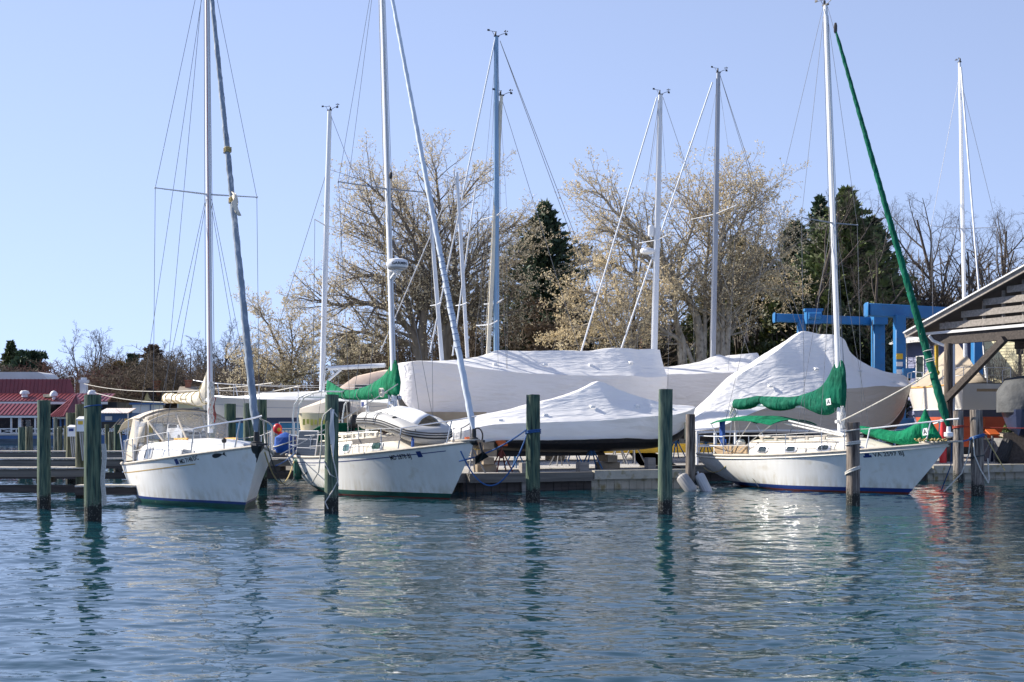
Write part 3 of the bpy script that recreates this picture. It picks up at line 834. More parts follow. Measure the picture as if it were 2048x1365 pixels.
    # bimini frame and awning over the cockpit, then the dodger
    def zf(x): return interp(x, [(.1, 1.93), (.7, 2.20), (1.6, 2.32), (2.5, 2.33)])[0]
    canopy(root, .12, 2.45, 1.12, zf, .26, 'canvas_beige', 'bimini')
    for x, xb in ((.2, .7), (1.2, 1.0), (2.4, 1.3)):
        pts = [V((xb, -1.1, 1.0))]+[V((x, y, zf(x)-.26*abs(y/1.12)**2.6-.03)) for y in (-1.08, -.9, -.5, 0, .5, .9, 1.08)]+[V((xb, 1.1, 1.0))]
        rod(root, pts, .016, 'bimini_frame')
    # dodger: beige canvas hood with clear windows
    mb = MB(); rg = []
    prof = [(-1, 0), (-.97, .55), (-.88, .82), (-.6, .96), (0, 1.0), (.6, .96), (.88, .82), (.97, .55), (1, 0)]
    for x, hh, w in ((1.95, 1.12, 1.12), (2.35, 1.14, 1.12), (2.8, 1.08, 1.08), (3.15, .92, 1.03)):
        z0 = h.sheer(x/h.L)+.02 if x < 2.2 else roof(max(2.1, x))-.03
        hh2 = 2.22-z0 if x < 3 else hh
        rg.append([V((x, y*w, z0+z*hh2)) for y, z in prof])
    mb.loft(rg[:3], closed=False)
    o = mb.build('dodger', M['canvas_beige'], root); md = o.modifiers.new('thick', 'SOLIDIFY'); md.thickness = .012
    # windscreen leaning forward to the coachroof
    mb = MB(); fr_ = []
    topx, botx = 2.95, 3.75
    for j in range(13):
        a_ = -1+j/6; yt = a_*1.0
        zt = rg[2][4].z-.24*abs(a_)**2.6-.02
        fr_.append((V((topx, yt, zt)), V((botx-.25*a_*a_, a_*.80, roof(botx)-.01))))
    mb.add([p for pr in fr_ for p in pr], [(2*j, 2*j+1, 2*j+3, 2*j+2) for j in range(12)])
    m = bpy.data.materials.get('vinyl')
    o = mb.build('dodger_window', M['vinyl'], root)
    mb = MB()
    mb.tube([p for p, q in fr_], .035, 6); mb.tube([q for p, q in fr_], .04, 6)
    for j in (0, 4, 8, 12): mb.tube([fr_[j][0], fr_[j][1]], .028, 6)
    mb.build('window_binding', M['canvas_beige'], root)
    for s in (-1, 1):
        mb = MB(); tz = 2.0
        mb.add([V((1.0, s*1.14, .95)), V((2.0, s*1.13, 1.0)), V((2.75, s*.98, roof(2.75)-.30)), V((2.92, s*1.0, 2.0)), V((2.0, s*1.10, 2.12)), V((1.8, s*1.12, 2.05))], [(0, 1, 2, 3, 4, 5)])
        o = mb.build('side_curtain', M['canvas_beige'], root, smooth=False); md = o.modifiers.new('thick', 'SOLIDIFY'); md.thickness = .012
        mb = MB(); mb.add([V((1.98, s*1.145, 1.32)), V((2.66, s*1.07, 1.38)), V((2.78, s*1.06, 1.95)), V((2.05, s*1.125, 2.02))], [(0, 1, 2, 3)])
        o = mb.build('curtain_window', M['vinyl_dark'], root, smooth=False)
    top = pulpit(h, root, 6.6, .60, 'steel', .12, .019)
    pushpit(h, root, 1.1, .60)
    stanchions(h, root, (1.7, 3.0, 4.4, 5.6), .60, first=lambda s, f: h.sh(1.1, .60*f, s, .06), last=lambda s, f: h.sh(6.6, .60*f, s, .05))
    # windlass, cleats and anchor roller on the foredeck
    mb = MB(); mb.box((7.6, .0, 1.40), (.22, .12, .10)); mb.tube([(7.62, -.12, 1.44), (7.62, .12, 1.44)], .05, 8); mb.bar((7.7, -.1, 1.38), (8.5, 0, 1.47), .05, .04)
    mb.build('anchor_roller', M['steel'], root)
    mb = MB(); mb.lathe((6.9, -.32, h.sheer(.82)+.02), [(.012, -.05), (.012, .22), (.05, .24), (.06, .30), (.02, .34)], 8); mb.build('deck_fitting', M['black'], root)
    wire(root, V((.25, -.75, .95)), b+V((-.1, 0, -.5)), 'topping_lift', 'wire', .006)
    return fr, h, root

def vinyl(name, c, a):
    m = bpy.data.materials.new(name); m.use_nodes = True
    nt = m.node_tree; N = nt.nodes; L = nt.links; bs = N['Principled BSDF']
    bs.inputs['Base Color'].default_value = (*c, 1); bs.inputs['Roughness'].default_value = .12
    tr = N.new('ShaderNodeBsdfTransparent'); tr.inputs[0].default_value = (.92, .92, .90, 1)
    ms = N.new('ShaderNodeMixShader')
    nn = N.new('ShaderNodeTexNoise'); nn.inputs['Scale'].default_value = 5; nn.inputs['Distortion'].default_value = 1
    tc = N.new('ShaderNodeTexCoord'); L.new(tc.outputs['Object'], nn.inputs['Vector'])
    mr = N.new('ShaderNodeMapRange'); L.new(nn.outputs['Fac'], mr.inputs[0]); mr.inputs[1].default_value = .35; mr.inputs[2].default_value = .7; mr.inputs[3].default_value = a-.12; mr.inputs[4].default_value = a+.2
    L.new(mr.outputs[0], ms.inputs[0]); L.new(tr.outputs[0], ms.inputs[1]); L.new(bs.outputs[0], ms.inputs[2])
    bp = N.new('ShaderNodeBump'); bp.inputs['Strength'].default_value = .3; bp.inputs['Distance'].default_value = .05; L.new(nn.outputs['Fac'], bp.inputs['Height']); L.new(bp.outputs[0], bs.inputs['Normal'])
    L.new(ms.outputs[0], N['Material Output'].inputs['Surface'])
    M[name] = m
vinyl('vinyl', (.60, .58, .54), .36)
vinyl('vinyl_dark', (.38, .40, .44), .55)

# ------------------------------------------------------------------ boat with the radar and the inflatable (middle)
def boat_middle():
    L = 9.0
    fr, root = place_boat('white sailboat in the middle slip with radar dome and bright green sail cover', (-.94, 31.6), (.57, -.82), L)
    h = Hull(L, 2.85, .98, 1.0, 1.47, 1.15, 1.35, ws=.60, kb=.42, ks=.55, z1=.035, z2=.15)
    h.build(root, ('gelcoat', 'red_paint', 'green_paint'), deck='deck_cream')
    h.rail(root, 'toe_rail', 'teak_grey', .02, .040)
    h.stripe(root, 'ink_blue', -.13, .022, .0, .93)
    h.stripe(root, 'ink_blue', -.20, .010, .0, .35)
    h.letters(root, 'MD 2878 BJ', 6.55, .985, .17, 'ink', .085, sx=.82)
    mb = MB(); mb.add([h.xz(7.42+x, 1.07+z+.10*x, -1, .006) for x, z in ((0, 0), (.14, .0), (.14, .15), (0, .15))], [(0, 1, 2, 3)])
    mb.build('registration_sticker', M['ink_blue'], root, smooth=False)
    c, side, roof = cabin(h, root, 2.3, 7.3, [(0, 1.0, .54), (.2, 1.0, .54), (.6, 1.0, .54), (.76, .95, .44), (.9, .8, .16), (1, .5, .02)], ('deck_cream',), side_in=.30)
    ports(side, root, [fr.at(px, 898, -1.05).x for px in (695, 745, 798)], .28, .78, .46, 'alu_white', 'glass_green', .5)
    # rubbing strake along the coachroof edge and handrails
    for s in (-1, 1):
        mb = MB(); mb.tube([side(lerp(2.35, 5.7, i/12), .90, s, .012) for i in range(13)], .018, 5); mb.build('cabin_moulding', M['teak_grey'], root)
        mb = MB(); zz = roof(3)
        mb.tube([V((lerp(2.6, 5.6, i/14), s*(side(lerp(2.6, 5.6, i/14), .8, 1).y-.10), roof(lerp(2.6, 5.6, i/14))+.06)) for i in range(15)], .03, 6)
        for k in range(6): x = 2.7+k*.56; mb.box((x, s*(side(x, .8, 1).y-.10), roof(x)), (.12, .05, .10))
        mb.build('handrail', M['deck_cream'], root)
    a, b, sp, st, sb, tips = rig(fr, root, h, (790, 862), (761, -115), .098, 'alu_white', 374, 1.45, (765, -100), (950, 880), None, 5.0, sp_m='mast_grey')
    jb, jt = fr.at(948, 866), fr.at(768, -90)
    furled(root, jb, jt, .085, .045, 'sail_pale', 7, wraps=26, lump=.1)
    mb = MB()
    for k in range(15):
        q = jb.lerp(jt, .16+.013*k)
        mb.tube([q+V((.092*math.cos(t*.8), .092*math.sin(t*.8), .02*t*.3)) for t in range(9)], .006, 4)
    mb.build('sail_tie', M['rope_blue'], root)
    mb = MB(); mb.lathe(jb+V((0, 0, -.1)), [(.05, -.2), (.11, -.14), (.11, -.04), (.06, .0), (.05, .2)], 12); mb.build('furling_drum', M['black'], root)
    # radar dome with bracket, facing forward
    rp = fr.at(797, 527); rp = V((rp.x+.02, 0, rp.z)); mp = a.lerp(b, (rp.z-a.z)/(b.z-a.z))
    rx = mp.x+.40
    mb = MB(); mb.lathe((rx, 0, rp.z-.13), [(.20, 0), (.27, .02), (.30, .07), (.295, .15), (.26, .22), (.18, .25), (.02, .262)], 28)
    rd = mb.build('radar_dome', M['white_plastic'], root)
    mb = MB(); mb.lathe((rx, 0, rp.z-.17), [(.14, 0), (.22, .005), (.265, .035), (.25, .045), (.1, .046)], 24); mb.build('dome_base', M['grey_plastic'], rd)
    vs, fs = text_geo('GARMIN', .105); wdt = max(v.x for v in vs); mb = MB()
    cd = math.atan2(-1, -.62)+.9      # lettering looks out towards the quay
    ca = math.atan2(*(fr.loc((0, 0, 0))-V((rx, 0, 0))).yx)+.22
    mb.add([V((rx+.305*math.cos(ca+(v.x-wdt/2)*1.12/.30), .305*math.sin(ca+(v.x-wdt/2)*1.12/.30), rp.z-.055+v.y)) for v in vs], fs)
    mb.build('maker_lettering', M['ink'], rd, smooth=False)
    mb = MB(); mb.box((rx-.06, 0, rp.z-.19), (.36, .2, .03)); mb.bar((mp.x+.08, .06, rp.z-.40), (rx+.05, .06, rp.z-.20), .03, .05); mb.bar((mp.x+.08, -.06, rp.z-.40), (rx+.05, -.06, rp.z-.20), .03, .05); mb.box((mp.x+.09, 0, rp.z-.30), (.03, .18, .24))
    mb.build('radar_bracket', M['white_plastic'], root)
    mb = MB(); q = fr.at(779, 352); mb.lathe(q+V((.12, -.03, -.06)), [(.03, -.05), (.05, 0), (.05, .1), (.03, .14)], 8); mb.build('steaming_light', M['black'], root)
    # boom and green cover
    b0, b1 = fr.at(786, 803), fr.at(656, 799)
    rod(root, [b0, b1], .06, 'boom', 'alu_white')
    secs = []
    for px, zt, zb, w in ((655, 760, 790, .05), (662, 765, 795, .10), (676, 774, 797, .13), (692, 780, 799, .15), (712, 779, 801, .17), (730, 774, 801, .17), (748, 765, 800, .17), (764, 754, 799, .17), (774, 743, 798, .16), (782, 730, 797, .14), (787, 722, 796, .13), (792, 722, 793, .13), (797, 740, 790, .08)):
        p, q = fr.at(px, zt), fr.at(px, zb); secs.append((p.x, p.z, q.z, w))
    bundle(root, secs, 'sail_cover', 'green_canvas', seed=9, fold=.16, n=22, sub=7)
    mb = MB()
    for px in (693, 724, 753):
        x = fr.at(px, 790).x; zt, zb, w = interp(x, secs); c = (zt+zb)/2
        mb.tube([V((x+.03*math.sin(t), (w*.97)*math.cos(t*.7), c+((zt-zb)/2+.02)*math.sin(t*.7))) for t in range(10)], .010, 4)
    mb.build('cover_tie', M['rope_white'], root)
    for px, y in ((693, .0), (713, .02), (741, -.02)):
        p = fr.at(px, 800); wire(root, p, V((p.x+.1, y, roof(min(5.5, max(2.4, p.x)))+.1)), 'sheet', 'rope_white', .010)
    for dx, dy, m_ in ((.13, -.05, 'wire'), (.16, .07, 'wire'), (-.14, -.08, 'rope_tan'), (-.17, .05, 'wire')):
        wire(root, a+V((dx, dy, .3)), b+V((dx*.6, dy*.5, -.3)), 'halyard', m_, .007)
    # mast winches and halyard bundle
    mb = MB()
    for dz, dy in ((.5, -.13), (.9, .12), (.75, -.12)): mb.tube([a+V((0, dy*.6, dz)), a+V((0, dy*1.5, dz))], .055, 10)
    for k in range(4): mb.tube([a+V((-.16+.03*math.sin(i*1.2+k), -.12+.03*k, .95+.03*math.cos(i+k)-i*.07)) for i in range(8)], .014, 5)
    mb.build('mast_winch', M['steel'], root)
    mb = MB(); mb.lathe(fr.at(780, 786)+V((0, -.18, 0)), [(.02, -.02), (.10, -.02), (.10, .02), (.02, .02)], 12)
    for k in range(6): mb.tube([fr.at(778, 786)+V((.10*math.cos(t*.7+k*.1), -.2-.012*k, .12*math.sin(t*.7))) for t in range(10)], .014, 4)
    mb.build('rope_coil', M['rope_white'], root)
    top = pulpit(h, root, 7.0, .58, 'steel', .10, .018)
    pushpit(h, root, 1.3, .62)
    # stern arch of bent tube
    pa, pb = fr.at(588, 900, -.75), fr.at(592, 795, -.75)
    def arch(y, dx=0): return [V((.45+dx, y, 1.0)), V((.42+dx, y, 2.1)), V((.55+dx, y, 2.5)), V((.9+dx, y, 2.72)), V((1.5+dx, y, 2.82)), V((2.2+dx, y, 2.86))]
    mb = MB(); mb.tube(arch(-.85), .025, 8); mb.tube(arch(-.75, .12), .025, 8); mb.tube(arch(.8), .025, 8)
    for i in (3, 5): mb.tube([arch(-.85)[i], arch(.8)[i]], .022, 7)
    mb.build('stern_arch', M['alu_white'], root)
    # solar panel lashed to the rail
    sp_root = MB(); p0 = fr.at(596, 908, -1.22); p1 = fr.at(637, 908, -1.25)
    w_ = (p1.x-p0.x); zt, zb = fr.at(600, 861, -1.22).z, fr.at(600, 913, -1.22).z
    mb = MB(); mb.box((0, 0, 0), (w_, .03, zt-zb), 0); 
    mb.box((0, -.017, 0), (w_-.05, .006, zt-zb-.05), 1)
    for k in (-1, 1): mb.box((0, -.021, k*(zt-zb)/6), (w_-.03, .006, .015), 0)
    o = mb.build('solar_panel', [M['solar_frame'], M['solar']], root, loc=((p0.x+p1.x)/2, -1.26, (zt+zb)/2)); o.rotation_euler = (R(-8), 0, R(-3))
    stanchions(h, root, (2.6, 4.1, 5.4, 6.3), .62, first=lambda s, f: h.sh(1.3, .62*f, s, .06), last=lambda s, f: h.sh(7.0, .58*f, s, .05))
    # grey boarding plank carried outside the rail
    mb = MB(); mb.bar(h.sh(5.2, .36, -1, .0), h.sh(7.0, .34, -1, .02), .03, .14); mb.build('gangplank', M['grey_wood'], root)
    # anchor locker: dark anchor on the bow roller
    mb = MB(); mb.bar((8.4, 0, 1.48), (9.45, 0, 1.5), .06, .06); mb.tube([(9.25, 0, 1.46), (9.38, 0, 1.2), (9.2, 0, .98)], .035, 6)
    mb.add([V((9.36, -.2, 1.12)), V((9.42, 0, 1.25)), V((9.36, .2, 1.12)), V((9.06, 0, .92)), V((9.0, 0, 1.05))], [(0, 1, 3), (1, 2, 3), (0, 4, 1), (1, 4, 2), (0, 3, 4), (2, 4, 3)])
    mb.tube([(9.0+.24*math.cos(t/3), .1, 1.62+.20*math.sin(t/3)) for t in range(20)], .018, 6)
    mb.build('bow_anchor', M['black'], root)
    # tan bow platform lying over the stem
    mb = MB(); mb.add([V((8.2, -.30, 1.47)), V((9.12, -.10, 1.50)), V((9.12, .10, 1.50)), V((8.2, .30, 1.47))], [(0, 1, 2, 3)]); o = mb.build('bow_platform', M['teak_grey'], root); md = o.modifiers.new('thick', 'SOLIDIFY'); md.thickness = .05; md.offset = 1
    # outboard engine and vent cowl at the stern, clutter on the cabin top
    mb = MB()
    for k in range(9): 
        x = 2.5+.28*k; mb.tube([V((x+.1*math.sin(i*1.1+k), -.5+.18*k % .9+.05*i*.3, roof(x)+.05+.05*math.sin(i*1.7+k))) for i in range(6)], .018, 5)
    mb.build('deck_lines', M['rope_white'], root)
    mb = MB(); mb.box((2.75, 0, roof(2.75)+.10), (.75, .95, .13)); mb.box((3.2, .1, roof(3.2)+.05), (.5, .7, .08)); mb.build('companion_hatch', M['deck_cream'], root)
    mb = MB(); mb.lathe((2.0, .35, 1.3), [(.03, -.3), (.03, .5), (.13, .52), (.17, .62), (.15, .80), (.08, .9)], 10); mb.box((1.9, .35, 1.3), (.14, .12, .9)); mb.build('outboard_engine', M['black'], root)
    mb = MB(); mb.tube([fr.at(734, 905), fr.at(735, 812)], .05, 8); mb.build('antenna_post', M['white_plastic'], root)
    q = fr.at(728, 808, -.1); mb = MB(); mb.box(q, (.32, .03, .20)); mb.box(q+V((-.05, -.02, -.01)), (.14, .008, .12), 1); mb.build('post_sign', [M['white_plastic'], M['ink_blue']], root)
    # green canvas dodger folded on the coachroof
    mb = MB(); rg = []
    for i in range(9):
        f = i/8; rg.append([V((1.6+.5*f, y*1.0, 1.1+.85*math.sin(f*1.5)*(1-.25*abs(y)**3)+.04*nz(i, y*3))) for y in (-1, -.8, -.5, -.2, .2, .5, .8, 1)])
    mb.loft(rg, closed=False); o = mb.build('folded_dodger', M['green_dark'], root); md = o.modifiers.new('thick', 'SOLIDIFY'); md.thickness = .02
    return fr, h, root, roof

# ------------------------------------------------------------------ boat with the two green bags and awning (right)
def patch(root, fr, px, py, y, w=.17, hh=.19):
    """white sailmaker's patch with a black stylised A"""
    p = fr.at(px, py, y); mb = MB(); mb.box((0, 0, 0), (w, .006, hh), 0)
    mb.tube([(-.045, -.006, -.06), (.0, -.006, .065), (.045, -.006, -.06)], .010, 4, 1); mb.box((.0, -.006, -.015), (.09, .006, .016), 1)
    o = mb.build('sailmaker_patch', [M['white_plastic'], M['ink']], root, loc=p); o.rotation_euler = (0, R(-8), 0)
    return o
def boat_right():
    L = 8.8
    fr, root = place_boat('white sailboat at the right with dark green sail cover, awning and bagged jib', (11.6, 34.0), (.57, -.82), L)
    h = Hull(L, 2.8, .95, .98, 1.40, 1.3, 1.55, ws=.60, kb=.42, ks=.52, z1=.05, z2=.155)
    h.build(root, ('gelcoat', 'red_paint', 'blue_paint'), deck='deck_cream')
    h.rail(root, 'toe_rail', 'teak_grey', .03, .040); h.rail(root, 'rub_rail', 'deck_cream', -.06, .022)
    h.letters(root, 'VA 2597 BJ', 6.95, 1.02, .155, 'ink', .085, sx=1.08)
    mb = MB(); mb.add([h.xz(6.68+x, .99+z+.08*x, -1, .006) for x, z in ((0, 0), (.22, .0), (.22, .06), (.17, .06), (.17, .15), (.05, .15), (.05, .05), (0, .05))], [(0, 1, 2, 3, 4, 5, 6, 7)])
    mb.build('registration_sticker', M['ink_blue'], root, smooth=False)
    c, side, roof = cabin(h, root, 2.35, 7.2, [(0, 1.0, .52), (.2, 1.0, .50), (.6, 1.0, .45), (.74, .95, .38), (.9, .8, .18), (1, .5, .02)], ('deck_cream',), side_in=.34)
    ports(side, root, [fr.at(px, 896, -1.05).x for px in (1523, 1581, 1641, 1693)], .28, .74, .46, 'steel', 'glass', .55)
    for s in (-1, 1):
        mb = MB(); mb.tube([side(lerp(2.4, 5.7, i/12), .90, s, .012) for i in range(13)], .018, 5); mb.build('cabin_moulding', M['teak_grey'], root)
        mb = MB(); mb.tube([V((lerp(2.7, 5.3, i/14), s*(side(lerp(2.7, 5.3, i/14), .8, 1).y-.12), roof(lerp(2.7, 5.3, i/14))+.05)) for i in range(15)], .028, 6)
        for k in range(5): x = 2.8+k*.6; mb.box((x, s*(side(x, .8, 1).y-.12), roof(x)), (.1, .05, .08))
        mb.build('handrail', M['teak_grey'], root)
    a, b, sp, st, sb, tips = rig(fr, root, h, (1681, 868), (1651, 12), .092, 'alu_white', 444, 1.2, (1668, 48), (1899, 872), None, 4.9, sp_m='mast_grey')
    jb, jt = fr.at(1896, 852), fr.at(1671, 60)
    furled(root, jb, jt, .115, .045, 'green_dark', 11, wraps=30, lump=.09)
    mb = MB(); mb.lathe(jt+V((0, 0, .0)), [(.03, -.1), (.05, -.05), (.05, .12), (.03, .2)], 8); mb.build('halyard_swivel', M['black'], root)
    mb = MB(); mb.lathe(jb+V((0.02, 0, -.22)), [(.05, -.1), (.12, -.06), (.12, .04), (.06, .06), (.05, .2)], 12); mb.build('furling_drum', M['white_plastic'], root)
    mb = MB()
    for f in (.14, .145, .165): 
        q = jb.lerp(jt, f); mb.tube([q+V((.125*math.cos(t*.8), .125*math.sin(t*.8), .02*t)) for t in range(9)], .012, 4)
    for f in (.175, .19): q = jb.lerp(jt, f); mb.tube([q+V((.125*math.cos(t*.5), .125*math.sin(t*.5), .05*t-.1)) for t in range(9)], .010, 4)
    mb.build('sail_tie', M['rope_white'], root)
    b0, b1 = fr.at(1678, 815), fr.at(1466, 808)
    rod(root, [b0, b1], .06, 'boom', 'alu_white')
    secs = []
    for px, zt, zb, w in ((1469, 799, 817, .12), (1480, 798, 820, .16), (1500, 795, 818, .17), (1516, 792, 812, .16), (1524, 793, 808, .14), (1536, 793, 817, .18), (1556, 794, 822, .19), (1580, 794, 820, .19), (1598, 792, 813, .17), (1606, 789, 814, .18), (1622, 784, 822, .20), (1640, 775, 830, .21), (1650, 765, 831, .21), (1660, 748, 830, .20), (1668, 730, 826, .18), (1676, 722, 820, .15), (1684, 722, 819, .13), (1689, 730, 815, .10)):
        p, q = fr.at(px, zt), fr.at(px, zb); secs.append((p.x, p.z, q.z, w))
    bundle(root, secs, 'sail_cover', 'green_dark', seed=15, fold=.15, n=22, sub=7, teardrop=.45)
    patch(root, fr, 1657, 804, -.225)
    for px in (1500, 1523, 1560, 1599, 1630):
        x = fr.at(px, 808).x; zt, zb, w = interp(x, secs); c = (zt+zb)/2
        MB().tube([V((x+.015*math.sin(t), (w*.90+.005)*math.cos(t*.7), c+((zt-zb)/2+.004)*math.sin(t*.7))) for t in range(10)], .007, 4).build('cover_tie', M['rope_dark'], root)
    # mainsheet tackle hanging at the boom end
    mb = MB(); q = fr.at(1468, 815)
    for k in range(5): mb.tube([q+V((.05*math.sin(i*1.3+k)-.05, .05*k-.1, -.08*i+.05)) for i in range(6)], .018, 5)
    mb.build('mainsheet', M['rope_white'], root)
    wire(root, q, V((.9, 0, 1.2)), 'sheet', 'wire_white', .012); wire(root, q+V((.1, .05, 0)), V((1.0, .1, 1.2)), 'sheet', 'wire_white', .012)
    # jib bagged on the foredeck
    secs = []
    for px, zt, zb, w in ((1716, 851, 862, .08), (1735, 854, 870, .18), (1760, 858, 879, .25), (1785, 862, 886, .28), (1802, 862, 890, .30), (1816, 856, 891, .31), (1828, 850, 890, .30), (1838, 842, 889, .28), (1845, 830, 887, .22), (1850, 818, 886, .16), (1855, 828, 885, .22), (1864, 846, 885, .22), (1874, 862, 884, .18), (1881, 872, 882, .08)):
        p, q = fr.at(px, zt), fr.at(px, zb); secs.append((p.x, p.z, q.z, w))
    bundle(root, secs, 'bagged_jib', 'green_canvas', seed=21, fold=.16, n=22, sub=7, teardrop=.55)
    patch(root, fr, 1850, 864, -.30)
    # awning over the cockpit with its poles
    def zf(x): return interp(x, [(.2, 1.98), (1.2, 2.16), (2.4, 2.18), (3.3, 2.06)])[0]
    canopy(root, .75, 3.35, 1.0, zf, .16, 'green_canvas', 'awning')
    for xt, xb in ((.8, 1.5), (1.7, 1.6), (2.5, 1.7), (3.3, 2.0)):
        pts = [V((xb, -1.05, 1.05))]+[V((xt, y, zf(xt)-.16*abs(y)**2.6-.03)) for y in (-.98, -.8, -.4, 0, .4, .8, .98)]+[V((xb, 1.05, 1.05))]
        rod(root, pts, .015, 'awning_frame')
    for x0, x1, z0, z1 in ((3.4, 5.4, 2.02, 1.62), (3.2, 5.3, 1.95, 1.58)):
        rod(root, [V((x0, -.3, z0)), V((x1, -.1, z1))], .028, 'spinnaker_pole', 'deck_white')
    top = pulpit(h, root, 6.9, .60, 'alu_white', .30, .022)
    pushpit(h, root, 1.5, .60, 'alu_white')
    stanchions(h, root, (1.5, 2.75, 4.25, 5.5, 6.2), .60, first=lambda s, f: h.sh(1.5, .60*f, s, .06), last=lambda s, f: h.sh(6.9, .60*f, s, .05))
    # bow platform with anchor gear and mooring bits
    mb = MB(); mb.add([V((8.1, -.32, 1.40)), V((9.15, -.13, 1.44)), V((9.15, .13, 1.44)), V((8.1, .32, 1.40))], [(0, 1, 2, 3)]); o = mb.build('bow_platform', M['teak_grey'], root); md = o.modifiers.new('thick', 'SOLIDIFY'); md.thickness = .05; md.offset = 1
    mb = MB()
    for k in range(7): mb.tube([V((8.0+.14*k+.05*math.sin(i+k), -.25+.08*math.sin(k*2+i*.8), 1.50+.035*math.sin(i*1.4+k))) for i in range(6)], .022, 5)
    mb.build('bow_lines', M['rope_tan'], root)
    # cockpit coaming boards
    mb = MB()
    for s in (-1, 1): mb.bar((.9, s*.92, 1.12), (2.35, s*.98, 1.16), .05, .26)
    mb.build('coaming', M['teak'], root)
    mb = MB(); mb.box((1.0, -.7, 1.75), (.13, .12, .55)); mb.box((1.05, -.7, 1.3), (.12, .16, .3)); mb.build('lifebuoy_light', M['tarp_blue'], root)
    mb = MB(); mb.lathe((1.55, -.45, 1.25), [(.05, 0), (.13, .02), (.15, .12), (.08, .2)], 10); mb.build('fender_bag', M['white_plastic'], root)
    for dx, dy, m_ in ((.13, -.05, 'wire_white'), (.15, .06, 'wire'), (-.13, -.07, 'wire')):
        wire(root, a+V((dx, dy, .3)), b+V((dx*.5, dy*.5, -.3)), 'halyard', m_, .007)
    mb = MB()
    for dz, dy in ((.35, -.13), (.6, .12)): mb.tube([a+V((0, dy*.6, dz)), a+V((0, dy*1.5, dz))], .05, 10)
    for k in range(5): mb.tube([a+V((.12+.03*math.sin(i*1.2+k), -.12+.04*k, .8-i*.09)) for i in range(8)], .016, 5)
    mb.build('mast_winch', M['wire_white'], root)
    mb = MB(); mb.box((3.4, 0, roof(3.4)+.05), (.9, .8, .09)); mb.box((4.6, 0, roof(4.6)+.04), (.5, .5, .07)); mb.build('companion_hatch', M['deck_cream'], root)
    return fr, h, root

B1 = boat_left(); B2 = boat_middle(); B3 = boat_right()

# ------------------------------------------------------------------ inflatable lying on the middle boat
def inflatable():
    fr, h, _, roof = B2
    # upturned, bow forward over the coachroof edge
    o = fr.glob((5.7, -.02, 0)); t = thing('inflatable_dinghy', 'grey inflatable dinghy lying upturned on the deck of the middle sailboat', 'dinghy', (o.x, o.y, 1.89), fr.ang)
    path = [(-1.45, -.58, .12), (-1.2, -.60, .13), (-.5, -.62, .12), (.15, -.62, .06), (.7, -.58, -.06), (1.15, -.46, -.20), (1.4, -.22, -.26), (1.47, 0, -.27), (1.4, .22, -.26), (1.15, .46, -.20), (.7, .58, -.06), (.15, .62, .06), (-.5, .62, .12), (-1.2, .60, .13), (-1.45, .58, .12)]
    def sm(pts, k=5):
        out = []
        for i in range(len(pts)-1):
            for j in range(k):
                f = j/k; p0, p1, p2, p3 = [V(pts[max(0, min(len(pts)-1, i+q))]) for q in (-1, 0, 1, 2)]
                out.append(.5*((2*p1)+(p2-p0)*f+(2*p0-5*p1+4*p2-p3)*f*f+(3*p1-p0-3*p2+p3)*f**3))
        return out+[V(pts[-1])]
    c = sm(path); n = len(c)
    r = [.235*min(1, .55+.09*min(i, n-1-i)) for i in range(n)]
    MB().tube(c, r, 16).build('side_tube', M['hypalon'], t)
    for dz, rr in ((.06, .016), (.0, .016), (-.07, .026)):
        mb = MB(); pts = []
        for i in range(2, n-2):
            d = (c[i+1]-c[i-1]).normalized(); out = V((d.y, -d.x, 0)).normalized()
            pts.append(c[i]+out*math.sqrt(max(.0, .237**2-dz**2))*r[i]/.235+V((0, 0, dz)))
        mb.tube(pts, rr, 5); mb.build('rubbing_strip', M['black_rubber'] if rr > .015 else M['grey_plastic'], t)
    mb = MB(); rg = []
    for i in range(12):
        f = i/11; x = lerp(-1.35, 1.2, f); w = .50*(1-max(0, f-.6)**1.6*1.3); zc = lerp(.22, -.02, max(0, f-.35)/.65)+.02
        rg.append([V((x, -w, zc)), V((x, -w*.6, zc+.10+.12*math.sin(f*2.6))), V((x, 0, zc+.13+.19*math.sin(f*2.4))), V((x, w*.6, zc+.10+.12*math.sin(f*2.6))), V((x, w, zc))])
    mb.loft(rg, closed=False); o = mb.build('bottom', M['white_plastic'], t); md = o.modifiers.new('thick', 'SOLIDIFY'); md.thickness = .015
    mb = MB()
    for x in (-.75, -.15): mb.tube([V((x+.02*math.sin(a), -.62+.245*math.cos(a), .11+.245*math.sin(a))) for a in [k*.3-.2 for k in range(12)]], .010, 5)
    mb.build('lashing', M['rope_dark'], t)
    vs, fs = text_geo('MD', .13)
    mb = MB(); mb.add([V((.52-v.x, -.845+.10*(.52-v.x-.2)+.02, -.03-v.y-.08*(.3-v.x))) for v in vs], fs); mb.build('dinghy_number', M['ink'], t, smooth=False)
    mb = MB(); mb.box((1.30, -.52, -.16), (.22, .05, .10)); mb.bar((1.32, -.56, -.18), (1.34, -.58, -.62), .05, .06, 1); mb.build('strap_patch', [M['black_rubber'], M['tarp_blue']], t)
    mb = MB(); mb.lathe((.55, -.66, .18), [(.06, -.02), (.07, .03), (.03, .05)], 10); mb.build('air_valve', M['black'], t)
inflatable()
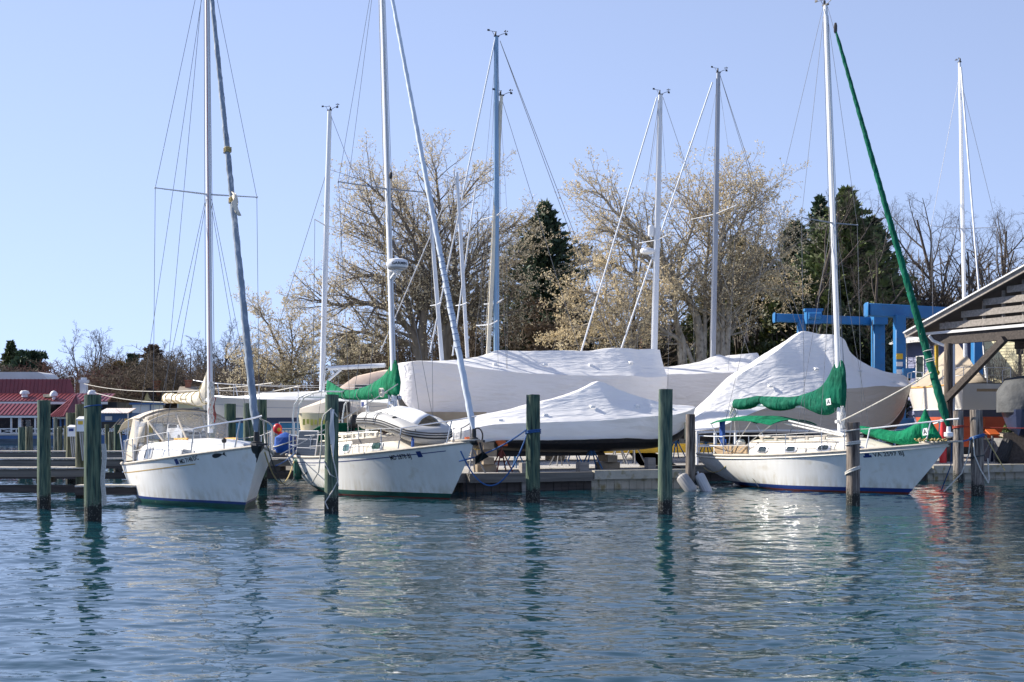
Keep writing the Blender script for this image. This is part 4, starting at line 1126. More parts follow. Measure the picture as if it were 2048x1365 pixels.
# ================================================================== mooring pilings
def piling(label, px, ytop, ybase, r, m, group, name='mooring_piling', lean=(0, 0), d=None, ring=None):
    d = d or dist(ybase); b = W(px, HY, d); top = CAM_H-(ytop-HY)/F*d
    mb = MB(); n = 18; seed = px*.37; rg = []
    zs = [-1.6, -.6, 0, .25, .5]+[lerp(.5, top-.03, i/9) for i in range(1, 10)]+[top]
    for z in zs:
        rr = r*(1.04-.05*max(0, z)/max(top, .1))*(.985 if z == top else 1)
        rg.append([V((lean[0]*z+rr*(1+.045*nz(math.cos(t)*1.6, math.sin(t)*1.6, z*.5+seed)+.02*nz(math.cos(t)*5, math.sin(t)*5, seed))*math.cos(t), lean[1]*z+rr*(1+.045*nz(math.cos(t)*1.6, math.sin(t)*1.6, z*.5+seed))*math.sin(t), z+(.012*nz(math.cos(t)*2, math.sin(t)*2, seed) if z == top else 0))) for t in [2*math.pi*k/n for k in range(n)]])
    mb.loft(rg)
    o = mb.build(name, M[m], None, loc=(b.x, b.y, 0))
    return tag(o, label, 'piling', group), V((b.x, b.y, top))
G1 = 'mooring pilings standing in the water in front of the boats'
PL = {}
for key, label, px, yt, yb, r, m, ln in (
    ('a', 'tall green mooring piling standing alone, farthest from the boats', 88, 801, 1019, .142, 'pile_green', (0, 0)),
    ('b', 'thick green mooring piling wrapped with a thin blue cord near its top', 186, 790, 1042, .160, 'pile_green', (-.003, 0)),
    ('c', 'green mooring piling in front of the solar panel, draped with pale lines', 663, 790, 1023, .150, 'pile_green', (.004, 0)),
    ('d', 'green mooring piling with a blue line knotted round it', 1066, 790, 1004, .170, 'pile_green', (0, 0)),
    ('e', 'green mooring piling in front of the bow of the black-bottomed shrink wrapped boat', 1330, 779, 1028, .150, 'pile_green', (.006, 0)),
    ('f', 'brown weathered piling between the striped fenders', 1381, 829, 983, .135, 'pile_brown', (0, 0)),
    ('g', 'dark brown piling with white rope turns in front of the hull numbered VA', 1706, 845, 1012, .152, 'pile_brown', (.004, 0)),
    ('h', 'grey brown piling with a loop of white and blue line off the bow platform', 1956, 820, 992, .165, 'pile_brown', (-.02, 0)),
    ('i', 'slim weathered piling with red cord tied round it near the shed', 1917, 822, 966, .165, 'pile_brown', (0, 0))):
    PL[key] = piling(label, px, yt, yb, r, m, G1, lean=ln)[1]
G2 = 'dock pilings along the piers at the left'
for label, px, yt, d, r, m in (
    ('stout green piling just left of the mast behind the foredeck rail', 460, 808, 37.5, .165, 'pile_green'),
    ('green piling immediately behind the furled headsail of the left boat', 497, 807, 38, .155, 'pile_green'),
    ('tallest green piling behind the bow of the left sailboat', 523, 800, 38.5, .160, 'pile_green'),
    ('olive piling carrying the lower white power box', 143, 826, 41, .17, 'pile_olive'),
    ('pale olive piling carrying the upper white power box', 161, 809, 33.2, .125, 'pile_olive'),
    ('short green dock piling nearest the frame edge', 44, 855, 49, .13, 'pile_green'),
    ('squat grey dock piling with a white line hitched low', 58, 854, 49.4, .14, 'pile_olive'),
    ('narrow grey dock post beside the squat piling', 111, 836, 56, .075, 'pile_olive'),
    ('slim grey dock post with a pale cap', 120, 854, 55, .10, 'pile_olive'),
    ('plain post between the olive pilings', 132, 852, 57, .09, 'pile_olive'),
    ('thick dark dock piling right of the cord-wrapped piling', 236, 850, 51, .16, 'pile_green'),
    ('short dark dock piling before the yellow wall', 222, 864, 58, .12, 'pile_olive'),
    ('dark dock piling under the awning edge of the left boat', 290, 851, 52, .15, 'pile_green'),
    ('low dark dock piling beside the stern rail', 276, 864, 57, .12, 'pile_green'),
    ('grey dock post by the far railing', 214, 849, 74, .12, 'pile_olive'),
    ('weathered post by the yellow wall railing', 262, 864, 70, .11, 'pile_olive')):
    piling(label, px, yt, 0, r, m, G2, 'dock_piling', d=d)
# stub posts along the bulkhead
for label, px, d, ht, sz in (('stubby square bollard post on the dark bulkhead', 1049, 36.9, .78, .26), ('low square bollard post on the bulkhead beside the stands', 1165, 38.2, .76, .30), ('grey timber bollard block on the pale bulkhead', 1300, 39.6, .86, .26)):
    b = W(px, HY, d); mb = MB()
    mb.box((0, 0, ht/2-.15), (sz, sz, ht+.3)); mb.box((0, 0, ht+.012), (sz*.94, sz*.94, .024))
    tag(mb.build('bollard', M['grey_wood'], None, loc=(b.x, b.y, 0), rz=R(21)), label, 'bollard', 'wooden bollards along the bulkhead')

# ------------------------------------------------------------------ piers at the left
def pier(label, x0, x1, y, z, w, slope=0.0, beams=True, m='dock_wood'):
    """narrow timber pier: planks across, two stringers, bearers"""
    t = thing('pier', label, 'dock', (x0, y, 0), slope)
    L = (x1-x0)/math.cos(slope); mb = MB(); k = int(L/.155)
    for i in range(k):
        mb.box((L*(i+.5)/k, w/2, z-.02+.006*nz(i*3.1, y)), (L/k-.012, w+.05*nz(i*7.7, y), .042))
    mb.build('deck', M['dock_top'], t, smooth=False)
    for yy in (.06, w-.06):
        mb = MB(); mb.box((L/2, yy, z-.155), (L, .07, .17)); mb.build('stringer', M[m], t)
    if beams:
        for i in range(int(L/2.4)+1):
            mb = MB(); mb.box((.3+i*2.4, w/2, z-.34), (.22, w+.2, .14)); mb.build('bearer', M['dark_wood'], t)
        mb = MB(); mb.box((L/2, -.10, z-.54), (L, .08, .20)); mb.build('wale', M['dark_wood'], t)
    return t
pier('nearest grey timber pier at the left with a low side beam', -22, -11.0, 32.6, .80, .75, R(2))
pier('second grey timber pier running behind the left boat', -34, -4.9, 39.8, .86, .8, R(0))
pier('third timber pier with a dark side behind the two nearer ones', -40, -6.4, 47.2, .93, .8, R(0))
pier('low walkway joining the olive piling to the left boat', -10.7, -9.2, 31.3, .42, .5, R(2), beams=False, m='dark_wood')
def power_box(label, px, yc, d, w, hh):
    p = W(px, yc, d); t = thing('power_pedestal', label, 'power box', p, R(-8), 'shore power boxes on the pilings')
    mb = MB(); mb.box((0, 0, 0), (w, .16, hh)); mb.add([(-w/2-.01, -.10, hh/2), (w/2+.01, -.10, hh/2), (w/2+.01, .09, hh/2+.07), (-w/2-.01, .09, hh/2+.07), (-w/2-.01, -.10, hh/2-.02), (w/2+.01, -.10, hh/2-.02), (w/2+.01, .09, hh/2-.02), (-w/2-.01, .09, hh/2-.02)], [(0, 1, 2, 3), (4, 7, 6, 5), (0, 4, 5, 1), (1, 5, 6, 2), (2, 6, 7, 3), (3, 7, 4, 0)])
    mb.build('cabinet', M['white_plastic'], t)
    mb = MB(); mb.box((0, -.085, hh*.2), (w*.6, .012, hh*.28)); mb.build('cover_flap', M['yellow_paint'] if hh > .3 else M['ink_blue'], t)
    for k in (-1, 0, 1):
        mb = MB(); mb.tube([V((k*w*.25, 0, -hh/2)), V((k*w*.25+.02, .0, -hh/2-.25)), V((k*w*.22+.06, .02, -hh/2-.75))], .018, 6); mb.build('cable', M['grey_plastic'], t)
power_box('white power box on the pale olive piling with a tan flap', 164, 851, 32.9, .22, .32)
power_box('white power box fixed to the olive piling farther back', 145, 864, 40.7, .26, .30)

# ================================================================== ropes
def rope(label, pts, r, m, name='mooring_line', group='mooring lines between boats and pilings'):
    tag(MB().tube(pts, r, 6).build(name, M[m], None), label, 'rope', group)
def b3(bt, l): return bt[0].glob(l)
P = PL
rope('white line sloping from the pale-draped piling up to the mast of the middle boat', sag(W(560, 910, 33.5), b3(B2, (5.4, -.1, 3.0)), .05, 20), .017, 'rope_white')
rope('blue line hanging in a deep loop from the knotted piling to the middle bow', sag(P['d']+V((-.15, -.05, -.98)), b3(B2, (8.7, -.2, 1.25)), 1.05, 26), .019, 'rope_blue')
rope('blue line from the knotted piling to the pulpit of the middle boat', sag(P['d']+V((-.16, -.08, -.86)), b3(B2, (8.9, .1, 1.0))+V((-.4, 0, -.0)), .12), .019, 'rope_blue')
rope('white line from the mast of the right boat past its dark brown piling', sag(b3(B3, (5.2, -.1, 2.0)), b3(B3, (8.4, -.2, 3.3)), .04, 16), .018, 'rope_white')
rope('blue line from the right bow down to the water', [b3(B3, (8.9, 0, 1.45)), b3(B3, (8.5, .5, .8)), b3(B3, (7.9, .9, .1))], .016, 'rope_blue')
rope('pale line drooping from the grey brown piling into the water', [P['h']+V((-.2, 0, -.75)), P['h']+V((-.25, 0, -1.2)), P['h']+V((-.4, .1, -1.7)), P['h']+V((-.85, .2, -2.2))], .017, 'rope_white')
rope('loop of pale line hanging down the grey brown piling', [P['h']+V((-.17, -.12, -.72+.0)), P['h']+V((-.16, -.17, -1.2)), P['h']+V((.0, -.19, -1.6)), P['h']+V((.22, -.16, -1.95)), P['h']+V((.26, -.1, -1.85)), P['h']+V((.24, -.05, -1.3))], .018, 'rope_white')
rope('short blue and white line from the right bow to the grey brown piling', sag(b3(B3, (9.0, 0, 1.48)), P['h']+V((-.16, -.08, -.74)), .05), .022, 'rope_blue')
rope('tan line tied across the grey brown piling', [P['h']+V((.15, -.1, -.70)), P['h']+V((.55, -.05, -1.35)), P['h']+V((.72, 0, -1.62))], .016, 'rope_tan')
rope('red cord stretched from the slim piling past the shed', sag(P['i']+V((.12, -.1, -.52)), W(2120, 857, 41), .02), .016, 'rope_red')
rope('tan line looping from the left bow to the stern of the middle boat', sag(b3(B1, (8.3, .15, 1.30)), b3(B2, (.7, -.9, 1.0)), .75, 20), .018, 'rope_tan')
rope('dark line dropping from the left bow towards the middle boat', sag(b3(B1, (8.2, .25, 1.42)), b3(B2, (.9, -.95, .55)), .62, 20), .013, 'rope_dark')
rope('blue and white line from the left bow to the middle stern cleat', sag(b3(B1, (8.15, .45, 1.0)), b3(B2, (.2, -.6, 1.12)), .05), .014, 'rope_blue')
rope('dark cord sagging along the hull below the solar panel', sag(b3(B2, (2.9, -1.33, .98)), b3(B2, (1.0, -1.02, .5)), .25), .012, 'rope_dark')
rope('brown line looping off the stern of the right boat', sag(b3(B3, (2.0, -1.22, .95)), b3(B3, (.25, -.78, .55)), .30), .014, 'rope_tan')
rope('thin dark line down the hull of the right boat near its stern', [b3(B3, (2.1, -1.24, .92)), b3(B3, (2.6, -1.16, .45)), b3(B3, (3.1, -1.24, .05))], .009, 'rope_dark')
rope('pale line hung over the pale-draped piling towards the solar panel', [P['c']+V((.14, -.08, -.48)), P['c']+V((.02, -.17, -.30)), P['c']+V((-.15, -.10, -.44)), P['c']+V((-.21, -.02, -.60)), P['c']+V((-.22, 0, -1.1)), P['c']+V((-.30, .1, -1.7)), P['c']+V((-.55, .6, -2.0))], .016, 'rope_white')
mb = MB()
for k in range(4): mb.tube([P['c']+V((.0+.025*k+.012*math.sin(i*.9+k), -.165-.012*k, -.32-i*(.085+.01*k))) for i in range(10)], .014, 5)
tag(mb.build('rope_hank', M['wire_white'], None), 'hank of pale line hung down the front of the pale-draped piling', 'rope')
rope('white tail of line twisting down the pale-draped piling', [P['c']+V((.02, -.17, -1.1)), P['c']+V((.07, -.17, -1.45)), P['c']+V((.13, -.13, -1.75)), P['c']+V((.16, -.06, -2.0))], .014, 'rope_white')
rope('white crossed lines looping low round the pale-draped piling', [P['c']+V((-.15, -.08, -1.45)), P['c']+V((.0, -.18, -1.75)), P['c']+V((.16, -.06, -1.85)), P['c']+V((.05, -.17, -2.1)), P['c']+V((-.12, -.14, -2.35)), P['c']+V((-.05, -.17, -2.5))], .014, 'rope_white')
def ringrope(label, p, r, m, z, turns=2, rr=.016, tilt=.06):
    pts = [p+V((r*math.cos(t*.35), r*math.sin(t*.35), z+.02*t*.35/3+tilt*math.cos(t*.35+.6))) for t in range(int(18*turns)+1)]
    tag(MB().tube(pts, rr, 5).build('rope_turn', M[m], None), label, 'rope', 'rope turns tied round the pilings')
ringrope('thin blue cord wound round the thick green piling', V((P['b'].x, P['b'].y, 0)), .168, 'rope_blue', 2.23, 1.1, .012, .02)
ringrope('blue line knotted round the piling before the black-bottomed boat', V((P['d'].x, P['d'].y, 0)), .182, 'rope_blue', 1.68, 2.6, .022, .02)
ringrope('upper white rope turns on the dark brown piling', V((P['g'].x, P['g'].y, 0)), .165, 'rope_white', 1.42, 2.4, .020, .02)
ringrope('lower white rope turns slung slack on the dark brown piling', V((P['g'].x, P['g'].y, 0)), .170, 'rope_white', .78, 2.0, .022, .07)
ringrope('white rope turn high on the dark brown piling', V((P['g'].x, P['g'].y, 0)), .165, 'rope_white', 1.74, 1.1, .016, .02)
ringrope('red cord wound round the slim piling', V((P['i'].x, P['i'].y, 0)), .178, 'rope_red', 1.78, 2.5, .018, .02)
ringrope('blue and white line round the grey brown piling', V((P['h'].x-.03, P['h'].y, 0)), .180, 'rope_blue', 1.52, 2.2, .024, .05)
ringrope('dark wet line low on the grey brown piling', V((P['h'].x-.02, P['h'].y, 0)), .180, 'rope_dark', 1.02, 1.3, .018, .03)
mb = MB()
for i, f in enumerate((.2, .9)): pass
h2 = P['b']+V((.165, -.02, -.95))
for k in range(3): mb.tube([h2+V((.02+.03*k+.02*math.sin(i*.9), .0, -.02-i*.135)) for i in range(10)], .017, 6)
tag(mb.build('hose_coil', M['rope_white'], None), 'pale hose hung in a long loop on the side of the thick green piling', 'hose')
# ------------------------------------------------------------------ fenders
def fender(label, p, ax, ln, r, m, ribs=12):
    p = V(p); ax = V(ax).normalized(); a = ax.orthogonal().normalized(); b = ax.cross(a); mb = MB(); rg = []
    for f, rr in ((-.5, .25), (-.49, .6), (-.44, .9), (-.36, 1), (.36, 1), (.44, .9), (.49, .6), (.5, .25)):
        rg.append([p+ax*ln*f+(a*math.cos(t)+b*math.sin(t))*r*rr*(1+.05*math.cos(t*ribs)) for t in [2*math.pi*k/48 for k in range(48)]])
    mb.loft(rg)
    for s in (-1, 1): mb.tube([p+ax*ln*.5*s, p+ax*(ln*.5+.07)*s], r*.22, 8)
    tag(mb.build('fender', M[m], None, sharp=60), label, 'fender', 'boat fenders')
q = W(1375, 966, 36.4)
fender('grey ribbed fender leaning against the near side of the brown piling', V((q.x-.03, q.y-.1, .22)), (.42, -.25, -.62), .62, .17, 'fender_grey', 14)
fender('white fender on the side of the brown piling towards the right boat', V((q.x+.48, q.y+.15, .20)), (.35, .0, -.70), .66, .145, 'fender_white', 14)
e = b3(B2, (1.35, -1.13, .62)); fender('green ribbed fender hanging over the stern quarter of the middle boat', e, (0, 0, 1), .62, .115, 'fender_green', 8)
rope('short cord holding the green fender', [b3(B2, (1.35, -1.07, 1.02)), e+V((0, 0, .36))], .012, 'rope_tan')

# ================================================================== boats laid up ashore
def cover_boat(label, o, u, secs, z0_px=None, mats=('wrap', 'wrap_grey'), nseg=130, seed=0, tan_from=None, wr=.05, name='wrapped_boat', part_name='shrink_wrap', low_mat=None):
    """boat under shrink wrap. secs: (px, ridge y, ridge half width m, edge y, edge half beam m, bottom y, bottom half beam m) read on the boat's centre plane"""
    fr = Frame(o, u); t = thing(name, label, 'covered boat', fr.o, fr.ang, 'shrink wrapped boats stored ashore')
    S = []
    for px, yr, wrg, ye, we, yb, wb in secs:
        r_, e_, b_ = fr.at(px, yr), fr.at(px, ye), fr.at(px, yb); S.append((r_.x, r_.z, wrg, e_.z, we, b_.z, wb))
    mb = MB(); rg = []; x0, x1 = S[0][0], S[-1][0]
    for i in range(nseg+1):
        x = lerp(x0, x1, i/nseg); zr, w0, ze, we, zb, wb = interp(x, S)
        half = []
        for f in (0, .3, .6, .85, 1): half.append((lerp(wb, we, f**.8), lerp(zb, ze, f)))
        for f in (.12, .3, .5, .7, .88, 1): 
            sagz = -.10*math.sin(f*math.pi)*min(1, (zr-ze)); half.append((lerp(we, w0, f)*(1-.02*math.sin(f*math.pi)), lerp(ze, zr, f)+sagz))
        half.append((0, zr+.015))
        half = [(y*(1+0*x), z) for y, z in half]
        ring = [V((x, -y, z)) for y, z in half]+[V((x, y, z)) for y, z in half[-2::-1]]
        for p in ring:
            a = wr*(nz(p.x*.9+seed, p.y*1.3, p.z*1.1)+.5*nz(p.x*2.2, p.y*3+seed, p.z*2.6)); a += .022*(abs(nz(p.x*2.4+p.z*2.0+seed, p.y*2.2, seed))-.25)+.012*abs(nz(p.x*6-p.z*4, p.y*4, seed)); p.y += a*(1 if p.y > 0 else -1)*.8; p.z += a*.5
        rg.append(ring)
    n = len(rg[0]); mis = [1 if min(k, n-2-k) < 4 else 0 for k in range(n)]
    mb.loft(rg, mis=mis)
    mb.build(part_name, [M[m] for m in mats], t, sharp=28)
    for j, f in enumerate((.16, .33, .52, .70, .86)):      # vents stuck to the film
        x = lerp(x0, x1, f+.02*nz(seed, j)); zr, w0, ze, we, zb, wb = interp(x, S); g = .45+.2*nz(j*3.1, seed)
        if we-w0 < .35 or zr-ze < .25: continue
        c = V((x, -lerp(we, w0, g), lerp(ze, zr, g)-.05)); nrm = V((0, -(zr-ze), we-w0)).normalized(); e = nrm.cross(V((1, 0, 0)))
        v = MB(); q = [(c+V((1, 0, 0))*(.085*a)+e*.06*b_+nrm*h_) for a, b_, h_ in ((-1, -1, -.02), (1, -1, -.02), (1, 1, -.02), (-1, 1, -.02), (-.8, -.8, .07), (.8, -.8, .07), (.8, .7, .02), (-.8, .7, .02))]
        v.add(q, [(0, 3, 2, 1), (4, 5, 6, 7), (0, 1, 5, 4), (1, 2, 6, 5), (2, 3, 7, 6), (3, 0, 4, 7)]); v.build('cover_vent', M['white_plastic'], t, smooth=False)
    tp = MB(); pts = []
    for i in range(61):
        x = lerp(x0, x1, lerp(.03, .97, i/60)); zr, w0, ze, we, zb, wb = interp(x, S); pts.append([V((x, -lerp(wb, we, .10)-.035, lerp(zb, ze, .06))), V((x, -lerp(wb, we, .14)-.04, lerp(zb, ze, .06)+.07))])
    tp.loft(pts, closed=False); tp.build('hem_tape', M['wrap'], t)
    return fr, t, S
def keel_hull(fr, t, S, zb, zk, m, kx=(.2, .62), kz=GZ+.35, keel_m=None, beam=.85, name='hull', bow=1, z_lift=.05):
    """round underbody showing below the cover"""
    mb = MB(); rg = []; x0, x1 = S[0][0], S[-1][0]
    for i in range(31):
        f = i/30; x = lerp(x0, x1, f); zr, w0, ze, we, zb_, wb = interp(x, S); w = wb*.97; k = math.sin(min(1, max(0, f))*math.pi)**.5
        zt = zb_+z_lift; zl = lerp(zt-.08, zk, k)
        rg.append([V((x, -w, zt)), V((x, -w*.96, lerp(zt, zl, .35))), V((x, -w*.72, lerp(zt, zl, .75))), V((x, -w*.3, lerp(zt, zl, .96))), V((x, 0, zl)), V((x, w*.3, lerp(zt, zl, .96))), V((x, w*.72, lerp(zt, zl, .75))), V((x, w*.96, lerp(zt, zl, .35))), V((x, w, zt))])
    mb.loft(rg, closed=False); mb.build(name, M[m], t)
    if kx:
        mb = MB(); a, b = lerp(x0, x1, kx[0]), lerp(x0, x1, kx[1])
        mb.loft([[V((lerp(a, b, f)+(.25*(1-q) if bow > 0 else 0), s*.14*math.sin(min(1, max(.12, f))*math.pi)**.5, lerp(kz, zk+.25, q))) for f, s in ((0, -.4), (.2, -1), (.6, -1), (1, -.3), (1, .3), (.6, 1), (.2, 1), (0, .4))] for q in (0, .5, 1)])
        mb.build('keel', M[keel_m or m], t)

# A: the long one at the back
A = cover_boat('long white shrink wrapped yacht with a blue mast behind the peaked covered boat', (.5, 50), (.93, .34), [
    (796, 727, .10, 736, .35, 790, .30), (806, 725, .3, 727, .9, 812, .7), (830, 723, .35, 726, 1.25, 838, .95), (880, 723, .4, 732, 1.6, 862, 1.25), (930, 719, .35, 740, 1.75, 872, 1.45), (965, 712, .25, 745, 1.8, 876, 1.5), (990, 703, .16, 748, 1.85, 878, 1.55), (1010, 702, .2, 750, 1.85, 878, 1.55), (1060, 703, .3, 752, 1.85, 878, 1.55), (1120, 703, .35, 754, 1.8, 876, 1.5),
    (1180, 702, .35, 755, 1.75, 874, 1.45), (1210, 698, .5, 755, 1.7, 872, 1.4), (1240, 698, .7, 756, 1.65, 870, 1.3), (1262, 700, .6, 757, 1.6, 868, 1.3), (1290, 700, .75, 756, 1.5, 866, 1.2), (1304, 702, .7, 756, 1.35, 862, 1.1)], seed=3, wr=.05)
keel_hull(*A, 0, 1.2, 'black_paint', kx=(.3, .65))
Bv = cover_boat('white shrink wrapped yacht with two grey masts behind the long one', (7.9, 56), (.93, .34), [
    (1130, 765, .1, 775, .3, 830, .25), (1200, 750, .2, 756, 1.0, 850, .7),
    (1290, 738, .3, 752, 1.2, 860, 1.0), (1330, 735, .3, 752, 1.6, 868, 1.3), (1370, 730, .3, 750, 1.75, 870, 1.5), (1405, 723, .25, 749, 1.8, 870, 1.5), (1425, 714, .14, 748, 1.8, 870, 1.5), (1436, 710, .12, 748, 1.8, 870, 1.5), (1446, 714, .2, 748, 1.8, 870, 1.5), (1465, 711, .5, 746, 1.75, 868, 1.4), (1490, 709, .8, 742, 1.6, 866, 1.3), (1500, 711, .7, 740, 1.5, 864, 1.2), (1512, 738, .4, 745, 1.4, 864, 1.1), (1560, 745, .2, 750, 1.1, 855, .8), (1640, 752, .1, 760, .4, 830, .3)], seed=8, wr=.05)
keel_hull(*Bv, 0, 1.3, 'black_paint', kx=None)
# C: black-bottomed one in front
Cc = cover_boat('white shrink wrapped boat with a central peak and black bottom on stands by the bulkhead', (1.2, 40.3), (.91, .42), [
    (890, 853, .12, 868, .6, 888, .55), (905, 843, .25, 860, 1.05, 890, .95), (930, 838, .35, 853, 1.25, 886, 1.15), (960, 832, .35, 849, 1.35, 881, 1.25), (1010, 822, .3, 847, 1.45, 880, 1.35), (1060, 809, .25, 845, 1.5, 880, 1.4), (1110, 797, .25, 843, 1.5, 879, 1.4), (1150, 784, .2, 842, 1.5, 878, 1.4), (1178, 771, .16, 840, 1.5, 877, 1.4), (1194, 764, .14, 839, 1.5, 877, 1.38), (1212, 770, .16, 838, 1.48, 876, 1.36), (1235, 782, .3, 836, 1.45, 877, 1.32),
    (1270, 795, .3, 833, 1.38, 878, 1.15), (1310, 805, .25, 830, 1.2, 874, .85), (1345, 810, .18, 824, .9, 862, .5), (1370, 811, .12, 818, .5, 846, .25), (1386, 813, .05, 815, .15, 828, .06)], seed=13, wr=.035, mats=('wrap', 'wrap'))
keel_hull(*Cc, 0, 1.02, 'black_paint', kx=(.16, .60), kz=GZ+.42)
# D: tall one at the right
D = cover_boat('tall shrink wrapped boat with a high ridge and tan bow behind the awning', (10.3, 48.5), (.95, .30), [
    (1346, 856, .3, 863, 1.0, 868, .9), (1362, 848, .5, 862, 1.45, 868, 1.3), (1390, 828, .5, 858, 1.6, 866, 1.5), (1425, 795, .4, 842, 1.7, 866, 1.55), (1462, 757, .35, 826, 1.75, 866, 1.6), (1500, 732, .4, 812, 1.8, 866, 1.6), (1540, 706, .4, 800, 1.85, 867, 1.6), (1575, 682, .22, 792, 1.85, 868, 1.6), (1603, 664, .14, 787, 1.85, 868, 1.6), (1625, 670, .35, 783, 1.85, 868, 1.55), (1645, 673, .75, 780, 1.85, 868, 1.5), (1672, 683, .6, 778, 1.82, 868, 1.42), (1692, 706, .35, 776, 1.78, 867, 1.30),
    (1720, 727, .3, 775, 1.65, 864, 1.05), (1750, 740, .25, 775, 1.4, 856, .75), (1775, 746, .2, 775, 1.05, 842, .45), (1800, 750, .15, 773, .6, 818, .18), (1812, 757, .08, 771, .3, 796, .06), (1821, 770, .03, 772, .05, 776, .02)], seed=19, wr=.05, mats=('wrap', 'wrap_tan'))
keel_hull(*D, 0, 1.1, 'black_paint', kx=(.25, .6))
def yard_mast(boat, base_px, top_px, r, m, spr=None, stays=(), drum=True):
    fr, t, S = boat; a, b = fr.at(*base_px), fr.at(*top_px); mast(t, a, b, r*.88, m)
    masthead(t, b, 1)
    for py, ln in (spr or []):
        sp = a.lerp(b, (fr.at(base_px[0], py).z-a.z)/(b.z-a.z)); tips = spreaders(t, sp, ln)
        for s, tip in zip((-1, 1), tips): wire(t, tip, V((a.x-.1, s*1.5, a.z-.9))); wire(t, tip, b-V((0, 0, .3)))
    for nm, p, q, rr, mm in stays: wire(t, fr.at(*p), fr.at(*q), nm, mm, rr)
yard_mast(A, (993, 715), (993, 74), .125, 'mast_blue', [(432, 1.5), (607, 1.1)], [('forestay', (990, 80), (860, 705), .03, 'alu_white'), ('backstay', (1000, 82), (1240, 705), .012, 'wire'), ('backstay', (1000, 82), (1228, 705), .012, 'wire')])
yard_mast(A, (976, 716), (1003, 192), .10, 'sail_cream', [(650, 1.2)], [('backstay', (1004, 200), (1160, 705), .010, 'wire')])
yard_mast(Bv, (1308, 742), (1321, 190), .155, 'alu_white', [(480, 1.5)], [('forestay', (1314, 195), (1150, 745), .035, 'alu_white'), ('forestay', (1318, 200), (1240, 745), .012, 'wire'), ('backstay', (1326, 195), (1500, 712), .010, 'wire')])
mb = MB(); BX = Bv; q = BX[0].at(1297, 503); mb.lathe(V((q.x-.05, -.0, q.z-.12)), [(.2, 0), (.3, .04), (.33, .12), (.28, .22), (.1, .26)], 18); mb.build('radar_dome', M['white_plastic'], Bv[1])
q = Bv[0].at(1304, 462); mb = MB(); mb.lathe(V((q.x-.05, -.0, q.z-.24)), [(.1, 0), (.13, .04), (.13, .42), (.08, .48)], 12); mb.build('radar_reflector', M['white_plastic'], Bv[1])
yard_mast(Bv, (1426, 720), (1437, 146), .14, 'mast_grey', [(428, 2.0)], [('forestay', (1425, 165), (1240, 705), .035, 'alu_white'), ('backstay', (1440, 150), (1638, 758), .012, 'wire'), ('backstay', (1440, 150), (1625, 758), .010, 'wire')])
fr = A[0]
for (bp, tp, r, m) in (((935, 716), (914, 345), .075, 'alu_white'), ((884, 722), (862, 440), .085, 'alu_white')):
    mast(A[1], fr.at(*bp), fr.at(*tp), r, m); 
    z = fr.at(bp[0], 610); 
    for s in (-1, 1): MB().tube([V((z.x-.2, 0, z.z)), V((z.x-.25, s*.7, z.z+.02))], .02, 5).build('spreader', M['alu_white'], A[1])
wire(A[1], fr.at(916, 345), fr.at(760, 705), 'shroud', 'wire_white', .02); wire(A[1], fr.at(952, 370), fr.at(905, 712), 'shroud', 'alu_white', .03)
for p0, p1 in (((1590, 668), (1460, 860)), ((1565, 560), (1565, 700)), ((1618, 560), (1600, 700)), ((1545, 640), (1660, 620))): pass

# white yacht behind, blue bottom
def laid_up(label, o, u, L, B, zs, zm, zb, zwl, mats, rb=1.4, rs=.6, name='laid_up_sailboat', kz=GZ+.3, keel=True, ws=.7, z1=.75, z2=.98, bottom=.1):
    fr = Frame(o, u); t = thing(name, label, 'sailboat', (fr.o.x, fr.o.y, zwl), fr.ang)
    h = Hull(L, B, zs-zwl, zm-zwl, zb-zwl, rb, rs, ws=ws, z1=z1, z2=z2, ks=.7, kb=.5, bottom=-.6)
    h.build(t, mats); 
    if keel:
        mb = MB(); mb.loft([[V((x+.3*q, y, lerp(kz-zwl, -.35, q))) for x, y in ((L*.35, -.03), (L*.4, -.13), (L*.55, -.13), (L*.62, -.03), (L*.62, .03), (L*.55, .13), (L*.4, .13), (L*.35, .03))] for q in (0, 1)]); mb.build('keel', M[mats[1]], t)
    return fr, t, h
u4 = (-.96, .28); o4 = W(812, HY, 55)
fr4, t4, h4 = laid_up('pale grey yacht with navy stripe and blue bottom behind the solar panel', (o4.x, o4.y), u4, 10.2, 3.3, 3.05, 2.95, 3.25, 1.55, ('hull_beige', 'antifoul_blue', 'navy_paint'), z1=.42, z2=.66)
h4.rail(t4, 'toe_rail', 'white_plastic', .02, .05); h4.stripe(t4, 'grey_plastic', -.32, .03)
mb = MB()
for s in (-1, 1): mb.tube([h4.P(i/20, .40, s, .01) for i in range(21)], .03, 5)
mb = MB(); [mb.tube([h4.P(i/20, .40, -1, .012), h4.P((i+1)/20, .40, -1, .012)], .035, 5, cap=False) for i in range(20)]; mb.build('boot_stripe', M['white_plastic'], t4)
c4, s4, r4 = cabin(h4, t4, 2.2, 8.3, [(0, 1, .40), (.4, 1, .38), (.75, .9, .25), (1, .5, .02)], side_in=.45)
Fr4 = Frame((o4.x, o4.y), u4)
def at4(px, py): q = Fr4.at(px, py); return V((q.x, 0, q.z-1.55))
mast(t4, at4(644, 786), at4(659, 222), .125, 'alu_white'); masthead(t4, at4(659, 222), -1, light=True)
for py, ln in ((452, 1.4), (635, 1.2)):
    q = at4(652-(py-450)*.03, py); tips = spreaders(t4, q, ln)
    for s, tip in zip((-1, 1), tips): wire(t4, tip, V((q.x, s*1.3, 1.5)), r=.010)
